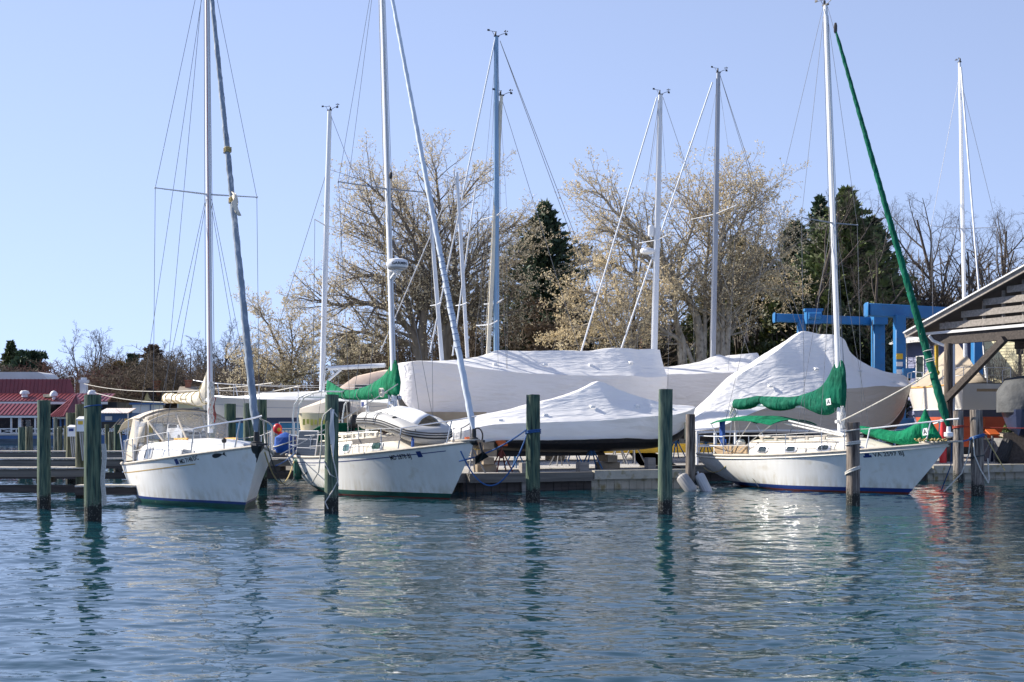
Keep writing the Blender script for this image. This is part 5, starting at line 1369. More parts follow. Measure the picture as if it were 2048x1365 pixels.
wire(t4, at4(658, 330), at4(560, 640), 'forestay', 'wire', .012); wire(t4, at4(560, 640), at4(525, 775), 'forestay', 'wire', .012); wire(t4, at4(662, 232), at4(735, 420), 'backstay', 'wire', .010); wire(t4, at4(735, 420), at4(790, 640), 'backstay', 'wire', .010)
rod(t4, [at4(657, 737), at4(770, 731)], .10, 'boom', 'alu_white'); rod(t4, [at4(650, 767), at4(682, 740)], .05, 'spinnaker_pole', 'alu_white')
pulpit(h4, t4, 8.6, .6, 'steel', .05, .022); stanchions(h4, t4, (2.5, 4.3, 6.2, 7.6), .6, first=lambda s, f: h4.sh(1.0, .6*f, s, .06), last=lambda s, f: h4.sh(8.6, .6*f, s, .05))

# pink-tan canvas pilothouse boat behind the sail cover
o5 = W(735, HY, 60)
t = thing('canvas_topped_boat', 'cabin boat with a pinkish tan canvas top behind the bright green sail cover', 'boat', (o5.x, o5.y, 0), R(-8))
mb = MB(); rg = []
for x, z, w in ((-1.9, 2.9, 1.1), (-1.2, 3.55, 1.15), (-.4, 4.1, 1.2), (.8, 4.35, 1.2), (1.7, 4.4, 1.15), (1.75, 2.9, 1.15)):
    rg.append([V((x, -w, 2.75)), V((x, -w*.96, z-.25)), V((x, -w*.8, z)), V((x, 0, z+.12)), V((x, w*.8, z)), V((x, w*.96, z-.25)), V((x, w, 2.75))])
mb.loft(rg); mb.build('canvas_top', M['canvas_pink'], t)
mb = MB()
for x in (.0, .75): mb.box((x, -1.22, 3.45), (.55, .04, .55))
mb.build('side_window', M['glass'], t)
mb = MB(); rg = []
for f in [i/12 for i in range(13)]:
    x = lerp(-3.4, 2.6, f); w = 1.35*(1-max(0, .35-f)**1.5*3.2); rg.append([V((x, -w, 2.8+.25*(1-f))), V((x, -w*.9, 1.9)), V((x, -w*.4, 1.35)), V((x, 0, 1.2)), V((x, w*.4, 1.35)), V((x, w*.9, 1.9)), V((x, w, 2.8+.25*(1-f)))])
mb.loft(rg); mb.build('hull', M['hull_beige'], t)
# grey tarp tent over a small boat, right of it
o6 = W(792, HY, 47); t = thing('tented_boat', 'small boat under a grey tarp tent behind the rolled sail cover', 'covered boat', (o6.x, o6.y, 0), R(14))
mb = MB(); rg = []
for x, z, w in ((-1.25, 1.75, .75), (-.9, 1.95, .95), (-.3, 2.45, 1.05), (.15, 2.6, 1.1), (.5, 2.5, 1.1), (1.05, 1.8, .95), (1.35, 1.45, .6)):
    rg.append([V((x, -w, 1.30)), V((x, -w*.55, lerp(1.3, z, .55))), V((x, 0, z)), V((x, w*.55, lerp(1.3, z, .55))), V((x, w, 1.30))])
mb.loft(rg); mb.build('tarp', M['wrap_grey'], t, sharp=20)
mb = MB(); mb.loft([[V((x, -w, 1.32)), V((x, -w*.7, .95)), V((x, 0, .8)), V((x, w*.7, .95)), V((x, w, 1.32))] for x, w in ((-1.5, .5), (-.8, .95), (.3, 1.05), (1.4, .6))]); mb.build('hull', M['hull_beige'], t)
mb = MB(); mb.box((0, 0, .66), (2.2, .18, .3)); mb.build('cradle', M['block_wood'], t)
# small skiff under a beige cover, yellow lettering, on a trailer
o7 = W(630, HY, 47); t = thing('covered_skiff', 'small boat under a beige cover with yellow writing behind the pale-draped piling', 'covered boat', (o7.x, o7.y, 0), R(-12))
mb = MB(); rg = []
for x, z, w in ((-.55, 2.35, .30), (-.45, 2.55, .62), (.1, 2.75, .75), (.6, 2.95, .8), (1.3, 2.95, .8), (1.8, 2.6, .7)):
    rg.append([V((x, -w, 2.32)), V((x, -w*.8, lerp(2.34, z, .6))), V((x, 0, z)), V((x, w*.8, lerp(2.34, z, .6))), V((x, w, 2.32))])
mb.loft(rg); mb.build('cover', M['canvas_beige'], t)
mb = MB(); rg = []
for x, w in ((-.46, .48), (-.2, .72), (.5, .78), (1.8, .7)):
    rg.append([V((x, -w, 2.34)), V((x+.04, -w*.97, 2.05)), V((x+.1, -w*.9, 1.52)), V((x+.1, w*.9, 1.52)), V((x+.04, w*.97, 2.05)), V((x, w, 2.34))])
mb.loft(rg); mb.build('skirt', M['wall_cream'], t)
mb = MB()
for k in range(7): mb.box((-.12+.155*k, -.80-.012*k*(k < 4), 2.0+.02*math.sin(k*2)), (.09, .01, .22-.05*(k % 2)), rz=0)
mb.build('lettering', M['ink_yellow'], t)
mb = MB(); mb.box((.6, 0, 1.46), (3.0, 1.5, .07)); mb.build('platform', M['teak_bright'], t)
for x, y in ((-.3, -.6), (1.7, -.6), (-.3, .6), (1.7, .6)):
    mb = MB(); mb.bar((x, y, 1.43), (x+.25, y*.7, GZ), .07, .07); mb.build('leg', M['block_wood'], t)
# stern of another hauled boat: tan counter and dark red rudder
o8 = W(708, HY, 45); t = thing('stern_of_yacht', 'tan sterned yacht with a dark red rudder behind the cabin of the middle boat', 'sailboat', (o8.x, o8.y, 0), R(20))
mb = MB(); rg = []
for f in [i/10 for i in range(11)]:
    x = lerp(-.75, 4.5, f); w = lerp(.7, 1.25, min(1, f*2)); rg.append([V((x, -w, 2.35)), V((x, -w*.95, 2.15)), V((x+.3*(1-f), -w*.6, 1.95-.5*f)), V((x+.4*(1-f), 0, 1.85-.8*f)), V((x+.3*(1-f), w*.6, 1.95-.5*f)), V((x, w*.95, 2.15)), V((x, w, 2.35))])
mb.loft(rg); mb.build('hull', M['canvas_tan'], t)
mb = MB(); mb.prism([V((-.35, -.05, 2.05)), V((.35, -.05, 2.0)), V((.5, -.05, .8)), V((-.1, -.05, .75))], (0, .1, 0)); mb.build('rudder', M['red_paint'], t)
mb = MB(); mb.prism([V((.5, -.2, 1.6)), V((3.8, -.2, 1.2)), V((3.4, -.2, .75)), V((.9, -.2, .75))], (0, .4, 0)); mb.build('keel', M['red_paint'], t)
for x in (1.2, 3.0):
    b = (o8.x+x*math.cos(R(20)), o8.y+x*math.sin(R(20)), GZ); mb = MB(); mb.box((0, 0, .125), (.5, 1.0, .25)); tag(mb.build('keel_block', M['block_wood'], None, loc=b, rz=R(20)), 'timber keel block under the tan sterned yacht, %s' % ('by its rudder' if x < 2 else 'amidships'), 'block', 'keel blocks')
mb = MB(); mb.lathe((0, 0, 0), [(.02, 0), (.28, .02), (.30, .3), (.22, .62), (.05, .7)], 12); q = W(684, 826, 44); mb.box((0, .02, -.35), (.12, .14, .8)); tag(mb.build('outboard_motor', M['black'], None, loc=q), 'black outboard motor on a rail behind the pale-draped piling', 'outboard')

# yacht under the shed edge: tan tarp, orange bottom
def tan_yacht():
    fr5 = Frame((16.4, 56.6), (-.80, .60)); t = thing('laid_up_sailboat', 'hauled-out yacht with tan tarpaulin, navy stripe and orange bottom beside the shed', 'sailboat', (0, 0, 0), 0)
    bow = W(1832, 770, 57.5); st = W(1975, 760, 51.2)
    u = V((bow.x-st.x, bow.y-st.y, 0)); L = u.length+.3; fr = Frame((st.x, st.y), u)
    t.location = (fr.o.x, fr.o.y, 1.30); t.rotation_euler = (0, 0, fr.ang)
    h = Hull(L, 3.0, 2.25, 2.15, 2.35, 1.3, .55, ws=.72, z1=.92, z2=1.2, ks=.75, kb=.45, bottom=-.3)
    h.build(t, ('hull_beige', 'antifoul_red', 'navy_paint'))
    h.rail(t, 'toe_rail', 'teak_bright', .02, .035)
    for s in (-1, 1):
        mb = MB(); mb.tube([h.P(i/20, 1.22, s, .012) for i in range(21)], .025, 5); mb.build('boot_stripe', M['white_plastic'], t)
    mb = MB(); rg = []
    for f, z, w in ((.02, 2.3, .9), (.12, 2.75, 1.2), (.22, 3.3, 1.3), (.34, 3.85, 1.35), (.42, 4.25, 1.35), (.50, 3.9, 1.35), (.6, 3.6, 1.3), (.72, 3.2, 1.2), (.85, 2.75, .95), (.97, 2.4, .4)):
        x = f*L; rr = []
        for k in range(15):
            a = -1+2*k/14; zz = lerp(z, 2.2, abs(a)**.85)+.06*nz(f*9, a*5)-(.16*math.sin(abs(a)*math.pi)); rr.append(V((x+.05*nz(a*4, f*7), a*w+.04*nz(f*12, a*8, 3), zz)))
        rg.append(rr)
    mb.loft(rg, closed=False); o = mb.build('tarpaulin', M['canvas_tan'], t, sharp=20); md = o.modifiers.new('thick', 'SOLIDIFY'); md.thickness = .015
    mb = MB(); mb.loft([[V((x+.4*q, y, lerp(-.75, .3, q))) for x, y in ((L*.30, -.03), (L*.36, -.14), (L*.58, -.14), (L*.66, -.03), (L*.66, .03), (L*.58, .14), (L*.36, .14), (L*.30, .03))] for q in (0, 1)]); mb.build('keel', M['antifoul_red'], t)
    mb = MB(); mb.prism([V((.25, -.04, .9)), V((.85, -.04, .9)), V((.75, -.04, -.55)), V((.3, -.04, -.6))], (0, .08, 0)); mb.build('rudder', M['orange'], t)
    a = fr.at(1932, 690); b = fr.at(1919, 126); b = V((b.x, 0, b.z-1.3)); a = V((a.x, 0, 2.2))
    mast(t, a, b, .10, 'alu_white'); masthead(t, b, -1, cups=False)
    q = a.lerp(b, .485); tips = spreaders(t, q, 1.45)
    for s, tip in zip((-1, 1), tips): wire(t, tip, V((q.x-.1, s*1.3, 2.4)), r=.010); wire(t, tip, b-V((0, 0, .5)), r=.008)
    f0, f1 = fr.at(1922, 135), fr.at(1972, 756); wire(t, V((f0.x, 0, f0.z-1.3)), V((f1.x, 0, f1.z-1.3)), 'forestay', 'alu_white', .04)
    pushpit(h, t, 1.2, .65); pulpit(h, t, L-1.2, .6, 'steel', .05, .02)
    mb = MB(); mb.box((.02, 0, 2.0), (.02, .9, .14)); mb.build('transom_name', M['teak'], t)
    return fr, t, h
T5 = tan_yacht()
o9 = W(2052, HY, 47); t = thing('covered_launch', 'small boat under a dark grey cover at the frame edge beside the yellow house', 'covered boat', (o9.x, o9.y, 0), R(60))
mb = MB(); rg = []
for x, z, w in ((-1.6, 2.9, .3), (-1.3, 3.4, .75), (-.5, 3.7, .95), (.6, 3.7, 1.0), (1.8, 3.4, .9)):
    rg.append([V((x, -w, 2.35+.05*nz(x))), V((x, -w, lerp(2.4, z, .55))), V((x, -w*.7, z-.12)), V((x, 0, z)), V((x, w*.7, z-.12)), V((x, w, lerp(2.4, z, .55))), V((x, w, 2.35))])
mb.loft(rg); mb.build('cover', M['cover_dark'], t, sharp=60)
mb = MB(); mb.loft([[V((x, -w, 2.45)), V((x, -w*.7, 1.75)), V((x, 0, 1.5)), V((x, w*.7, 1.75)), V((x, w, 2.45))] for x, w in ((-1.7, .1), (-1.1, .6), (0, .9), (1.8, .9))]); mb.build('hull', M['navy_paint'], t)
for x in (-.8, 1.0):
    mb = MB(); mb.box((x, 0, 1.05), (.2, 1.3, 1.1)); mb.build('cradle', M['dark_wood'], t)

# ------------------------------------------------------------------ jack stands and blocks
def jack_stand_proto(m, name='jack_stand'):
    t = thing(name, None, 'jack stand')
    for k in range(4):
        a = math.pi/4+k*math.pi/2; mb = MB(); mb.tube([V((.36*math.cos(a), .36*math.sin(a), 0)), V((.04*math.cos(a), .04*math.sin(a), .62))], .022, 6); mb.build('leg', M[m], t)
    mb = MB(); mb.tube([V((0, 0, .40)), V((0, 0, .80))], .035, 8); mb.build('screw_post', M[m], t)
    mb = MB(); mb.box((0, 0, .86), (.30, .30, .05), mat=Matrix.Rotation(R(28), 3, 'X')); mb.build('pad', M['orange'], t)
    return t
protos = {'stand_blue': jack_stand_proto('stand_blue'), 'stand_grey': jack_stand_proto('stand_grey'), 'orange': jack_stand_proto('red_paint')}
used = set()
for label, m, px, py, s, rz in (
    ('blue jack stand with an orange pad beside the keel blocks', 'stand_blue', 1183, 939, 1.05, .3), ('grey jack stand left of the knotted-line piling under the black bottom', 'stand_grey', 1119, 932, 1.0, .5), ('blue jack stand behind the grey one under the black bottom', 'stand_blue', 1146, 925, 1.05, .2),
    ('rust red jack stand at the stern end of the black bottom', 'orange', 1003, 944, 1.0, .4), ('grey jack stand just off the bow of the middle boat', 'stand_grey', 944, 946, 1.1, .6), ('dark jack stand under the rising bow left of the tall green piling', 'stand_grey', 1237, 929, 1.15, .1), ('grey jack stand under the rising bow, right one of the pair', 'stand_grey', 1268, 928, 1.15, .8),
    ('blue jack stand on the far gravel beyond the tall green piling', 'stand_blue', 1352, 917, 1.2, .4), ('blue jack stand half behind the stern of the black-bottomed boat', 'stand_blue', 1030, 936, 1.0, .9),
    ('grey jack stand under the orange-bottomed yacht', 'stand_grey', 1985, 926, 1.3, .2), ('blue jack stand beyond the loop of pale line under the orange bottom', 'stand_blue', 1972, 920, 1.3, .7), ('grey jack stand under the long yacht behind the black bottom', 'stand_grey', 1080, 918, 1.1, .7), ('blue jack stand under the tall wrapped boat by the fenders', 'stand_blue', 1412, 915, 1.1, .3), ('grey jack stand beneath the blue-bottomed yacht', 'stand_grey', 590, 908, 1.3, .3)):
    d = dist(py, GZ); p = W(px, HY, d); p.z = GZ
    o = protos[m] if m not in used else copy_tree(protos[m]); used.add(m)
    o.location = p; o.rotation_euler = (0, 0, rz); o.scale = (s, s, s); tag(o, label, 'jack stand', 'jack stands under the laid-up boats')
def blocks(label, px, py, n, w=.7, rz=.4):
    d = dist(py, GZ); p = W(px, HY, d)
    for k in range(n):
        mb = MB(); mb.box((0, 0, .11), (w, .34, .21)); 
        tag(mb.build('keel_block', M['block_wood'], None, loc=(p.x+.03*nz(k, px), p.y, GZ+.222*k), rz=rz+(math.pi/2 if k % 2 else 0)), label % ('bottom', 'second', 'third', 'top')[k], 'block', 'keel blocks')
blocks('timber keel block under the stern end of the black bottom, %s of its stack', 970, 944, 4, .62)
blocks('timber keel block beside the blue jack stand, %s of its stack', 1215, 938, 2, .72)
blocks('timber keel block under the long yacht behind, %s of its stack', 1110, 921, 3, .7)

# yellow boom lying on the far side of the gravel, yellow handrail, tank, tyre-like fender, rope pile
p0, p1 = W(1228, 905, 60), W(1420, 905, 62)
mb = MB(); mb.bar((p0.x-9, p0.y-2, GZ+.28), (p1.x+7, p1.y+1.5, GZ+.28), .4, .42)
tag(mb.build('yellow_boom', M['yellow_paint'], None), 'long yellow painted beam lying across the back of the gravel', 'beam')
t = thing('handrail', 'yellow tubular handrail on the bulkhead at the frame edge', 'handrail', (0, 0, 0))
q = W(2041, HY, 47.5); h0 = MB(); z1, z2 = .25, CAM_H-(876-HY)*47.5/F
h0.tube([V((q.x, q.y, z1)), V((q.x, q.y, z2-.15)), V((q.x+.05, q.y, z2-.03)), V((q.x+.15, q.y, z2)), V((q.x+1.8, q.y+.7, z2))], .045, 8); h0.build('top_rail', M['yellow_paint'], t)
h0 = MB(); h0.tube([V((q.x, q.y, .95)), V((q.x+1.8, q.y+.7, .95))], .04, 8); h0.build('mid_rail', M['yellow_paint'], t)
q = W(1990, HY, 49)
t = thing('water_tank', 'dark blue plastic tub with teal rope on its rim near the yellow handrail', 'tub', (q.x, q.y, GZ), R(12))
mb = MB(); mb.box((0, 0, .42), (.95, .8, .84)); mb.build('tub', M['navy_paint'], t); mb = MB(); mb.box((0, 0, .86), (1.02, .86, .05)); mb.build('rim', M['canvas_tan'], t)
q = W(2010, HY, 46.6)
fender('large dark grey ribbed fender leaning by the yellow handrail', V((q.x, q.y, GZ+.45)), (.35, 0, .8), .95, .24, 'black_rubber', 16)
q = W(2030, HY, 47.6); t = thing('storage_bin', 'grey lidded storage bin behind the yellow handrail', 'bin', (q.x, q.y, GZ), R(15))
mb = MB(); mb.box((0, 0, .45), (1.2, .9, .9)); mb.build('body', M['stand_grey'], t); mb = MB(); mb.prism([V((-.64, -.49, .9)), V((.64, -.49, .9)), V((.64, .49, 1.05)), V((-.64, .49, 1.05))], (0, 0, .06)); mb.build('lid', M['canvas_tan'], t)
# red fuel can by the bow of the right boat, blue wrapped bundle, red and yellow float, picket fence
q = W(1886, 868, 46.5); t = thing('fuel_can', 'red plastic cylinder standing beyond the bow rail of the right boat', 'can', (q.x, q.y, GZ))
mb = MB(); mb.lathe((0, 0, 0), [(.13, .02), (.13, 1.55), (.10, 1.62)], 14); mb.build('body', M['red_plastic'], t); mb = MB(); mb.lathe((0, 0, 1.62), [(.06, 0), (.06, .12), (.02, .14)], 8); mb.build('cap', M['black'], t)
q = W(571, 886, 46); t = thing('wrapped_engine', 'bright blue tarp bundle tied with white cord on the pier', 'tarp bundle', (q.x, q.y, .95))
mb = MB(); rg = []
for z, r in ((-.05, .30), (.1, .40), (.3, .42), (.5, .34), (.62, .18), (.68, .03)): rg.append([V((r*(1+.22*nz(math.cos(a)*2, math.sin(a)*2, z*5))*math.cos(a), r*(1+.22*nz(math.cos(a)*2, math.sin(a)*2, z*5))*math.sin(a), z)) for a in [k*.3927 for k in range(16)]])
mb.loft(rg); mb.build('tarp', M['tarp_blue'], t); mb = MB(); mb.tube([V((.44*math.cos(a), .44*math.sin(a), .28+.12*math.sin(a*1.3))) for a in [k*.33 for k in range(20)]], .022, 5); mb.build('tie_cord', M['rope_white'], t)
q = W(555, 858, 47); t = thing('net_float', 'red float with a yellow patch hung by the picket fence', 'float', q)
mb = MB(); mb.ball((0, 0, 0), .17, n=14, sq=(1, .8, 1.15)); mb.ball((.1, .02, -.2), .10, n=10); mb.build('float', M['red_plastic'], t); mb = MB(); mb.ball((.07, -.11, -.03), .075, n=10, sq=(1, .6, 1)); mb.build('patch', M['yellow_paint'], t)
q = W(543, HY, 52); t = thing('picket_fence', 'pale picket fence beyond the blue tarp bundle', 'fence', (q.x, q.y, GZ), R(-10))
mb = MB()
for k in range(26): mb.box((k*.14-.9, 0, .62), (.10, .025, 1.1+.03*nz(k*2.2))) if k not in (8, 16) else None
mb.build('pickets', M['canvas_beige'], t)
for z in (.3, .95): mb = MB(); mb.box((.85, .04, z), (3.7, .05, .08)); mb.build('rail', M['grey_wood'], t)
q = W(583, HY, 50); t = thing('lattice_rack', 'grey tube rack on the pier behind the solar panel', 'rack', (q.x, q.y, .95), R(-6))
for z in (.35, .8, 1.05): mb = MB(); mb.tube([V((-.5, 0, z)), V((.7, .1, z))], .02, 6); mb.build('rail', M['steel'], t)
for x in (-.5, .1, .7): mb = MB(); mb.tube([V((x, .05, -.05)), V((x, .05, 1.05))], .022, 6); mb.build('post', M['steel'], t)
# frame stand under the tall wrapped boat
q = W(1435, HY, 45.2); t = thing('steel_trestle', 'pale square tube trestle under the tall wrapped boat behind the awning', 'trestle', (q.x, q.y, GZ), R(18))
for x in (-.8, -.1, .7): mb = MB(); mb.bar((x, 0, 0), (x, 0, 1.15), .07, .07); mb.build('leg', M['alu_white'], t)
for z in (.3, .65, 1.15): mb = MB(); mb.bar((-.85, -.045, z), (.75, -.045, z), .05, .06); mb.build('rail', M['alu_white'], t)
q = W(1374, HY, 41.5); mb = MB(); mb.box((0, 0, 1.2), (.16, .14, .55)); mb.box((0, .0, .7), (.07, .07, .6)); tag(mb.build('power_post', M['wall_cream'], None, loc=(q.x, q.y, GZ)), 'pale power post on the quay behind the brown piling', 'power box')
# ================================================================== shed, lift, houses, restaurant
def boards(mb, o, u, L, z0, z1, pitch=.16, t=.03, mi=0):
    """lapped clapboards on a wall starting at o, running along u"""
    o, u = V(o), V(u); n = V((u.y, -u.x, 0)); k = int((z1-z0)/pitch)
    for i in range(k):
        za, zb = z0+i*pitch, z0+(i+1)*pitch+.012
        a, b = o+V((0, 0, za)), o+u*L+V((0, 0, za)); ti = V((0, 0, zb-za))
        mb.add([a+n*t, b+n*t, b+ti+n*.006, a+ti+n*.006, a, b, b+ti, a+ti], [(0, 1, 2, 3), (4, 7, 6, 5), (0, 4, 5, 1), (3, 2, 6, 7), (0, 3, 7, 4), (1, 5, 6, 2)], mi)
def shed():
    P0 = V((16.0, 50.0, 0)); g = V((2.2, -4.5, 0)).normalized(); bk = V((-g.y, g.x, 0)); out = -bk
    t = thing('boat_shed', 'open timber boat shed with a slatted gable and pale roof edge', 'shed', P0, 0)
    def L(s, q, z): return g*s+bk*q+V((0, 0, z))
    ez, sl, S = 5.45, .335, 11.2
    def rz(s): return ez+sl*min(s, S-s)
    mb = MB()
    for s0, s1 in ((-.35, S/2), (S/2, S+.35)):
        a, b = L(s0, -.45, ez+sl*(s0 if s0 < S/2 else S-s0)+.02), L(s1, -.45, ez+sl*(s1 if s1 <= S/2 else S-s1)+.02)
        v = bk*15; mb.add([a, b, b+v, a+v, a+V((0, 0, .10)), b+V((0, 0, .10)), b+v+V((0, 0, .10)), a+v+V((0, 0, .10))], [(0, 3, 2, 1), (4, 5, 6, 7), (0, 1, 5, 4), (1, 2, 6, 5), (2, 3, 7, 6), (3, 0, 4, 7)])
    mb.build('roof', M['roof_dark'], t, smooth=False)
    for s0, s1 in ((-.38, S/2), (S+.38, S/2)):
        e0, e1 = ez+sl*min(s0, S-s0), ez+sl*S/2
        mb = MB(); mb.bar(L(s0, -.48, e0+.06), L(s1, -.48, e1+.06), .06, .17); mb.build('barge_board', M['grey_wood'], t)
        mb = MB(); mb.bar(L(s0, -.52, e0+.175), L(s1, -.52, e1+.175), .16, .05); mb.build('verge_trim', M['wall_white'], t)
    mb = MB(); z = ez+.10
    k = 0
    while z < ez+sl*S/2-.15:
        s0 = (z+.22-ez)/sl+.12; s1 = S-s0
        if s1-s0 > .3: mb.bar(L(s0, -.10+.012*nz(k*3.3), z+.12), L(s1, -.10, z+.12), .045, .24)
        z += .365; k += 1
    mb.build('gable_slats', M['grey_wood'], t)
    mb = MB()
    s = 1.3
    while s < S-1: mb.bar(L(s, .02, ez), L(s, .02, rz(s)-.05), .10, .10); s += .92
    mb.build('gable_studs', M['grey_wood'], t)
    mb = MB(); mb.bar(L(.05, -.06, ez-.02), L(S-.05, -.06, ez-.02), .12, .10); mb.build('gable_sill', M['roof_white'], t)
    for q in (.1, 5, 10, 14.4):
        mb = MB(); mb.bar(L(.1, q, ez-.28), L(S-.1, q, ez-.28), .22, .40); mb.build('tie_beam', M['dark_wood'], t)
    for s in (.9, S-.9):
        mb = MB(); mb.bar(L(s, 0, ez-.12), L(s, 14.6, ez-.12), .2, .25); mb.build('wall_plate', M['dark_wood'], t)
    # boarded back wall
    mb = MB()
    for i in range(46): mb.box(L(.2+i*.236, 14.7, 3.0), (.215, .04, 5.0+.0*i), rz=math.atan2(g.y, g.x))
    mb.build('rear_boards', M['dark_wood'], t)
    for s in (1.4, S-1.4):
        for q in (0, 7, 14.3):
            mb = MB(); b = L(s, q, 0); mb.tube([b+V((0, 0, -1.2)), b+V((0, 0, 2)), b+V((.01, 0, ez-.45))], [.185, .175, .165], 12); mb.build('post', M['pile_brown'], t)
    a = V((16.6, 48.7, 2.85))-P0; b = V((17.85, 46.2, 5.0))-P0
    mb = MB(); mb.bar(a+out*.1, b+out*.1, .2, .24); mb.build('knee_brace', M['dark_wood'], t)
    mb = MB(); mb.tube([V((16.78, 48.6, .3))-P0, V((16.78, 48.6, 5.0))-P0], .045, 8); mb.build('downpipe', M['alu_white'], t)
    mb = MB(); mb.tube([W(1858, 672, 49)-P0, W(1866, 682, 49)-P0, W(1889, 692, 48.8)-P0], .06, 7); mb.build('gutter_spout', M['wall_white'], t)
shed()
mb = MB(); mb.tube([W(1873, 672, 51), W(1873, 742, 51)], .075, 8); mb.ball(W(1874, 746, 51), .12, n=8)
tag(mb.build('hanging_pole', M['yellow_paint'], None), 'yellow pole hanging beside the shed post above the tan tarpaulin', 'pole')

def lift():
    O = W(1700, HY, 61); O.z = 0
    t = thing('boat_lift', 'tall bright blue travelling boat lift with overhead beams behind the wrapped boats', 'boat lift', O)
    def b(nm, a, c, w, h, m='lift_blue'): mb = MB(); mb.bar(V(a)-O, V(c)-O, w, h); o = mb.build(nm, M[m], t); md = o.modifiers.new('edge', 'BEVEL'); md.width = .025; return o
    p0, p1 = W(1549, 636, 63), W(1764, 643, 65.4); p1.z = p0.z; b('side_beam', p0, p1, .42, .40)
    b('beam_end_plate', p0+V((-.03, 0, 0)), p0+V((.0, .0, 0)), .5, .5)
    q0, q1 = W(1734, 620, 58), W(2010, 633, 61.6); q1.z = q0.z; b('top_beam', q0, q1, .5, .56)
    b('beam_end_plate', q0+V((-.04, 0, 0)), q0, .58, .66)
    def col(px, ytop, d, w, dd, m='lift_blue'):
        p = W(px, ytop, d); b('column', (p.x, p.y, p.z), (p.x, p.y, GZ+.9), w, dd)
    col(1603, 640, 63.4, .38, .40); col(1756, 648, 65.2, .55, .62); col(1799, 630, 58.4, .46, .48); col(1954, 640, 60.9, .44, .46)
    pass
    for px, d in ((1603, 63.4), (1756, 65.2), (1801, 58.4), (1954, 60.9)):
        p = W(px, HY, d); b('drive_box', (p.x-.55, p.y, GZ+1.15), (p.x+.55, p.y, GZ+1.15), .6, 1.1)
        for s in (-1, 1):
            mb = MB(); c = V((p.x+s*.55, p.y, GZ+.42))-O; mb.tube([c-V((0, .2, 0)), c+V((0, .2, 0))], .42, 18); mb.build('wheel', M['tyre'], t)
    # hoist trolley, sheaves and hanging cables
    p = W(1625, 638, 63); 
    mb = MB(); mb.box(p-O+V((0, -.1, .05)), (.75, .6, .62)); mb.box(p-O+V((0, -.15, .42)), (.9, .4, .12)); mb.tube([p-O+V((-.3, -.45, .1)), p-O+V((.3, -.45, .1))], .18, 10); mb.build('hoist_trolley', M['lift_blue'], t)
    p = W(1758, 640, 64.6); mb = MB(); mb.box(p-O, (.7, .7, .5)); mb.tube([p-O+V((-.5, -.4, .25)), p-O+V((1.6, -2.0, .35))], .07, 7); mb.build('hoist_drum', M['lift_blue'], t)
    for px, y1, d in ((1617, 820, 63), (1633, 820, 63), (1745, 850, 64.2), (1868, 740, 59.4), (1876, 740, 59.5)):
        MB().tube([W(px, 640, d)-O, W(px+2, y1, d)-O], .022, 5).build('hoist_cable', M['wire'], t)
    p = W(1799, 722, 58.1); mb = MB(); mb.box(p-O+V((0, 0, .2)), (.30, .02, .26)); mb.build('warning_plate', M['yellow_paint'], t)
    mb = MB(); mb.box(p-O+V((0, 0, -.15)), (.28, .02, .20)); mb.box(p-O+V((.0, 0, -.5)), (.24, .02, .22)); mb.build('data_plate', M['white_plastic'], t)
    p = W(1815, 747, 58.2); mb = MB(); mb.box(p-O, (.55, .5, .45)); mb.build('control_box', M['lift_blue'], t)
    # access ladder
    for dx in (-.35, .25): b('ladder_rail', W(1783, 815, 57.6)+V((dx, 0, 0)), V((W(1783, 815, 57.6).x+dx-.25, 57.3, GZ)), .07, .07)
    for k in range(4): z = GZ+.45+k*.42; p = W(1783, 815, 57.5); b('ladder_tread', (p.x-.45, p.y, z), (p.x+.2, p.y, z), .16, .04)
lift()
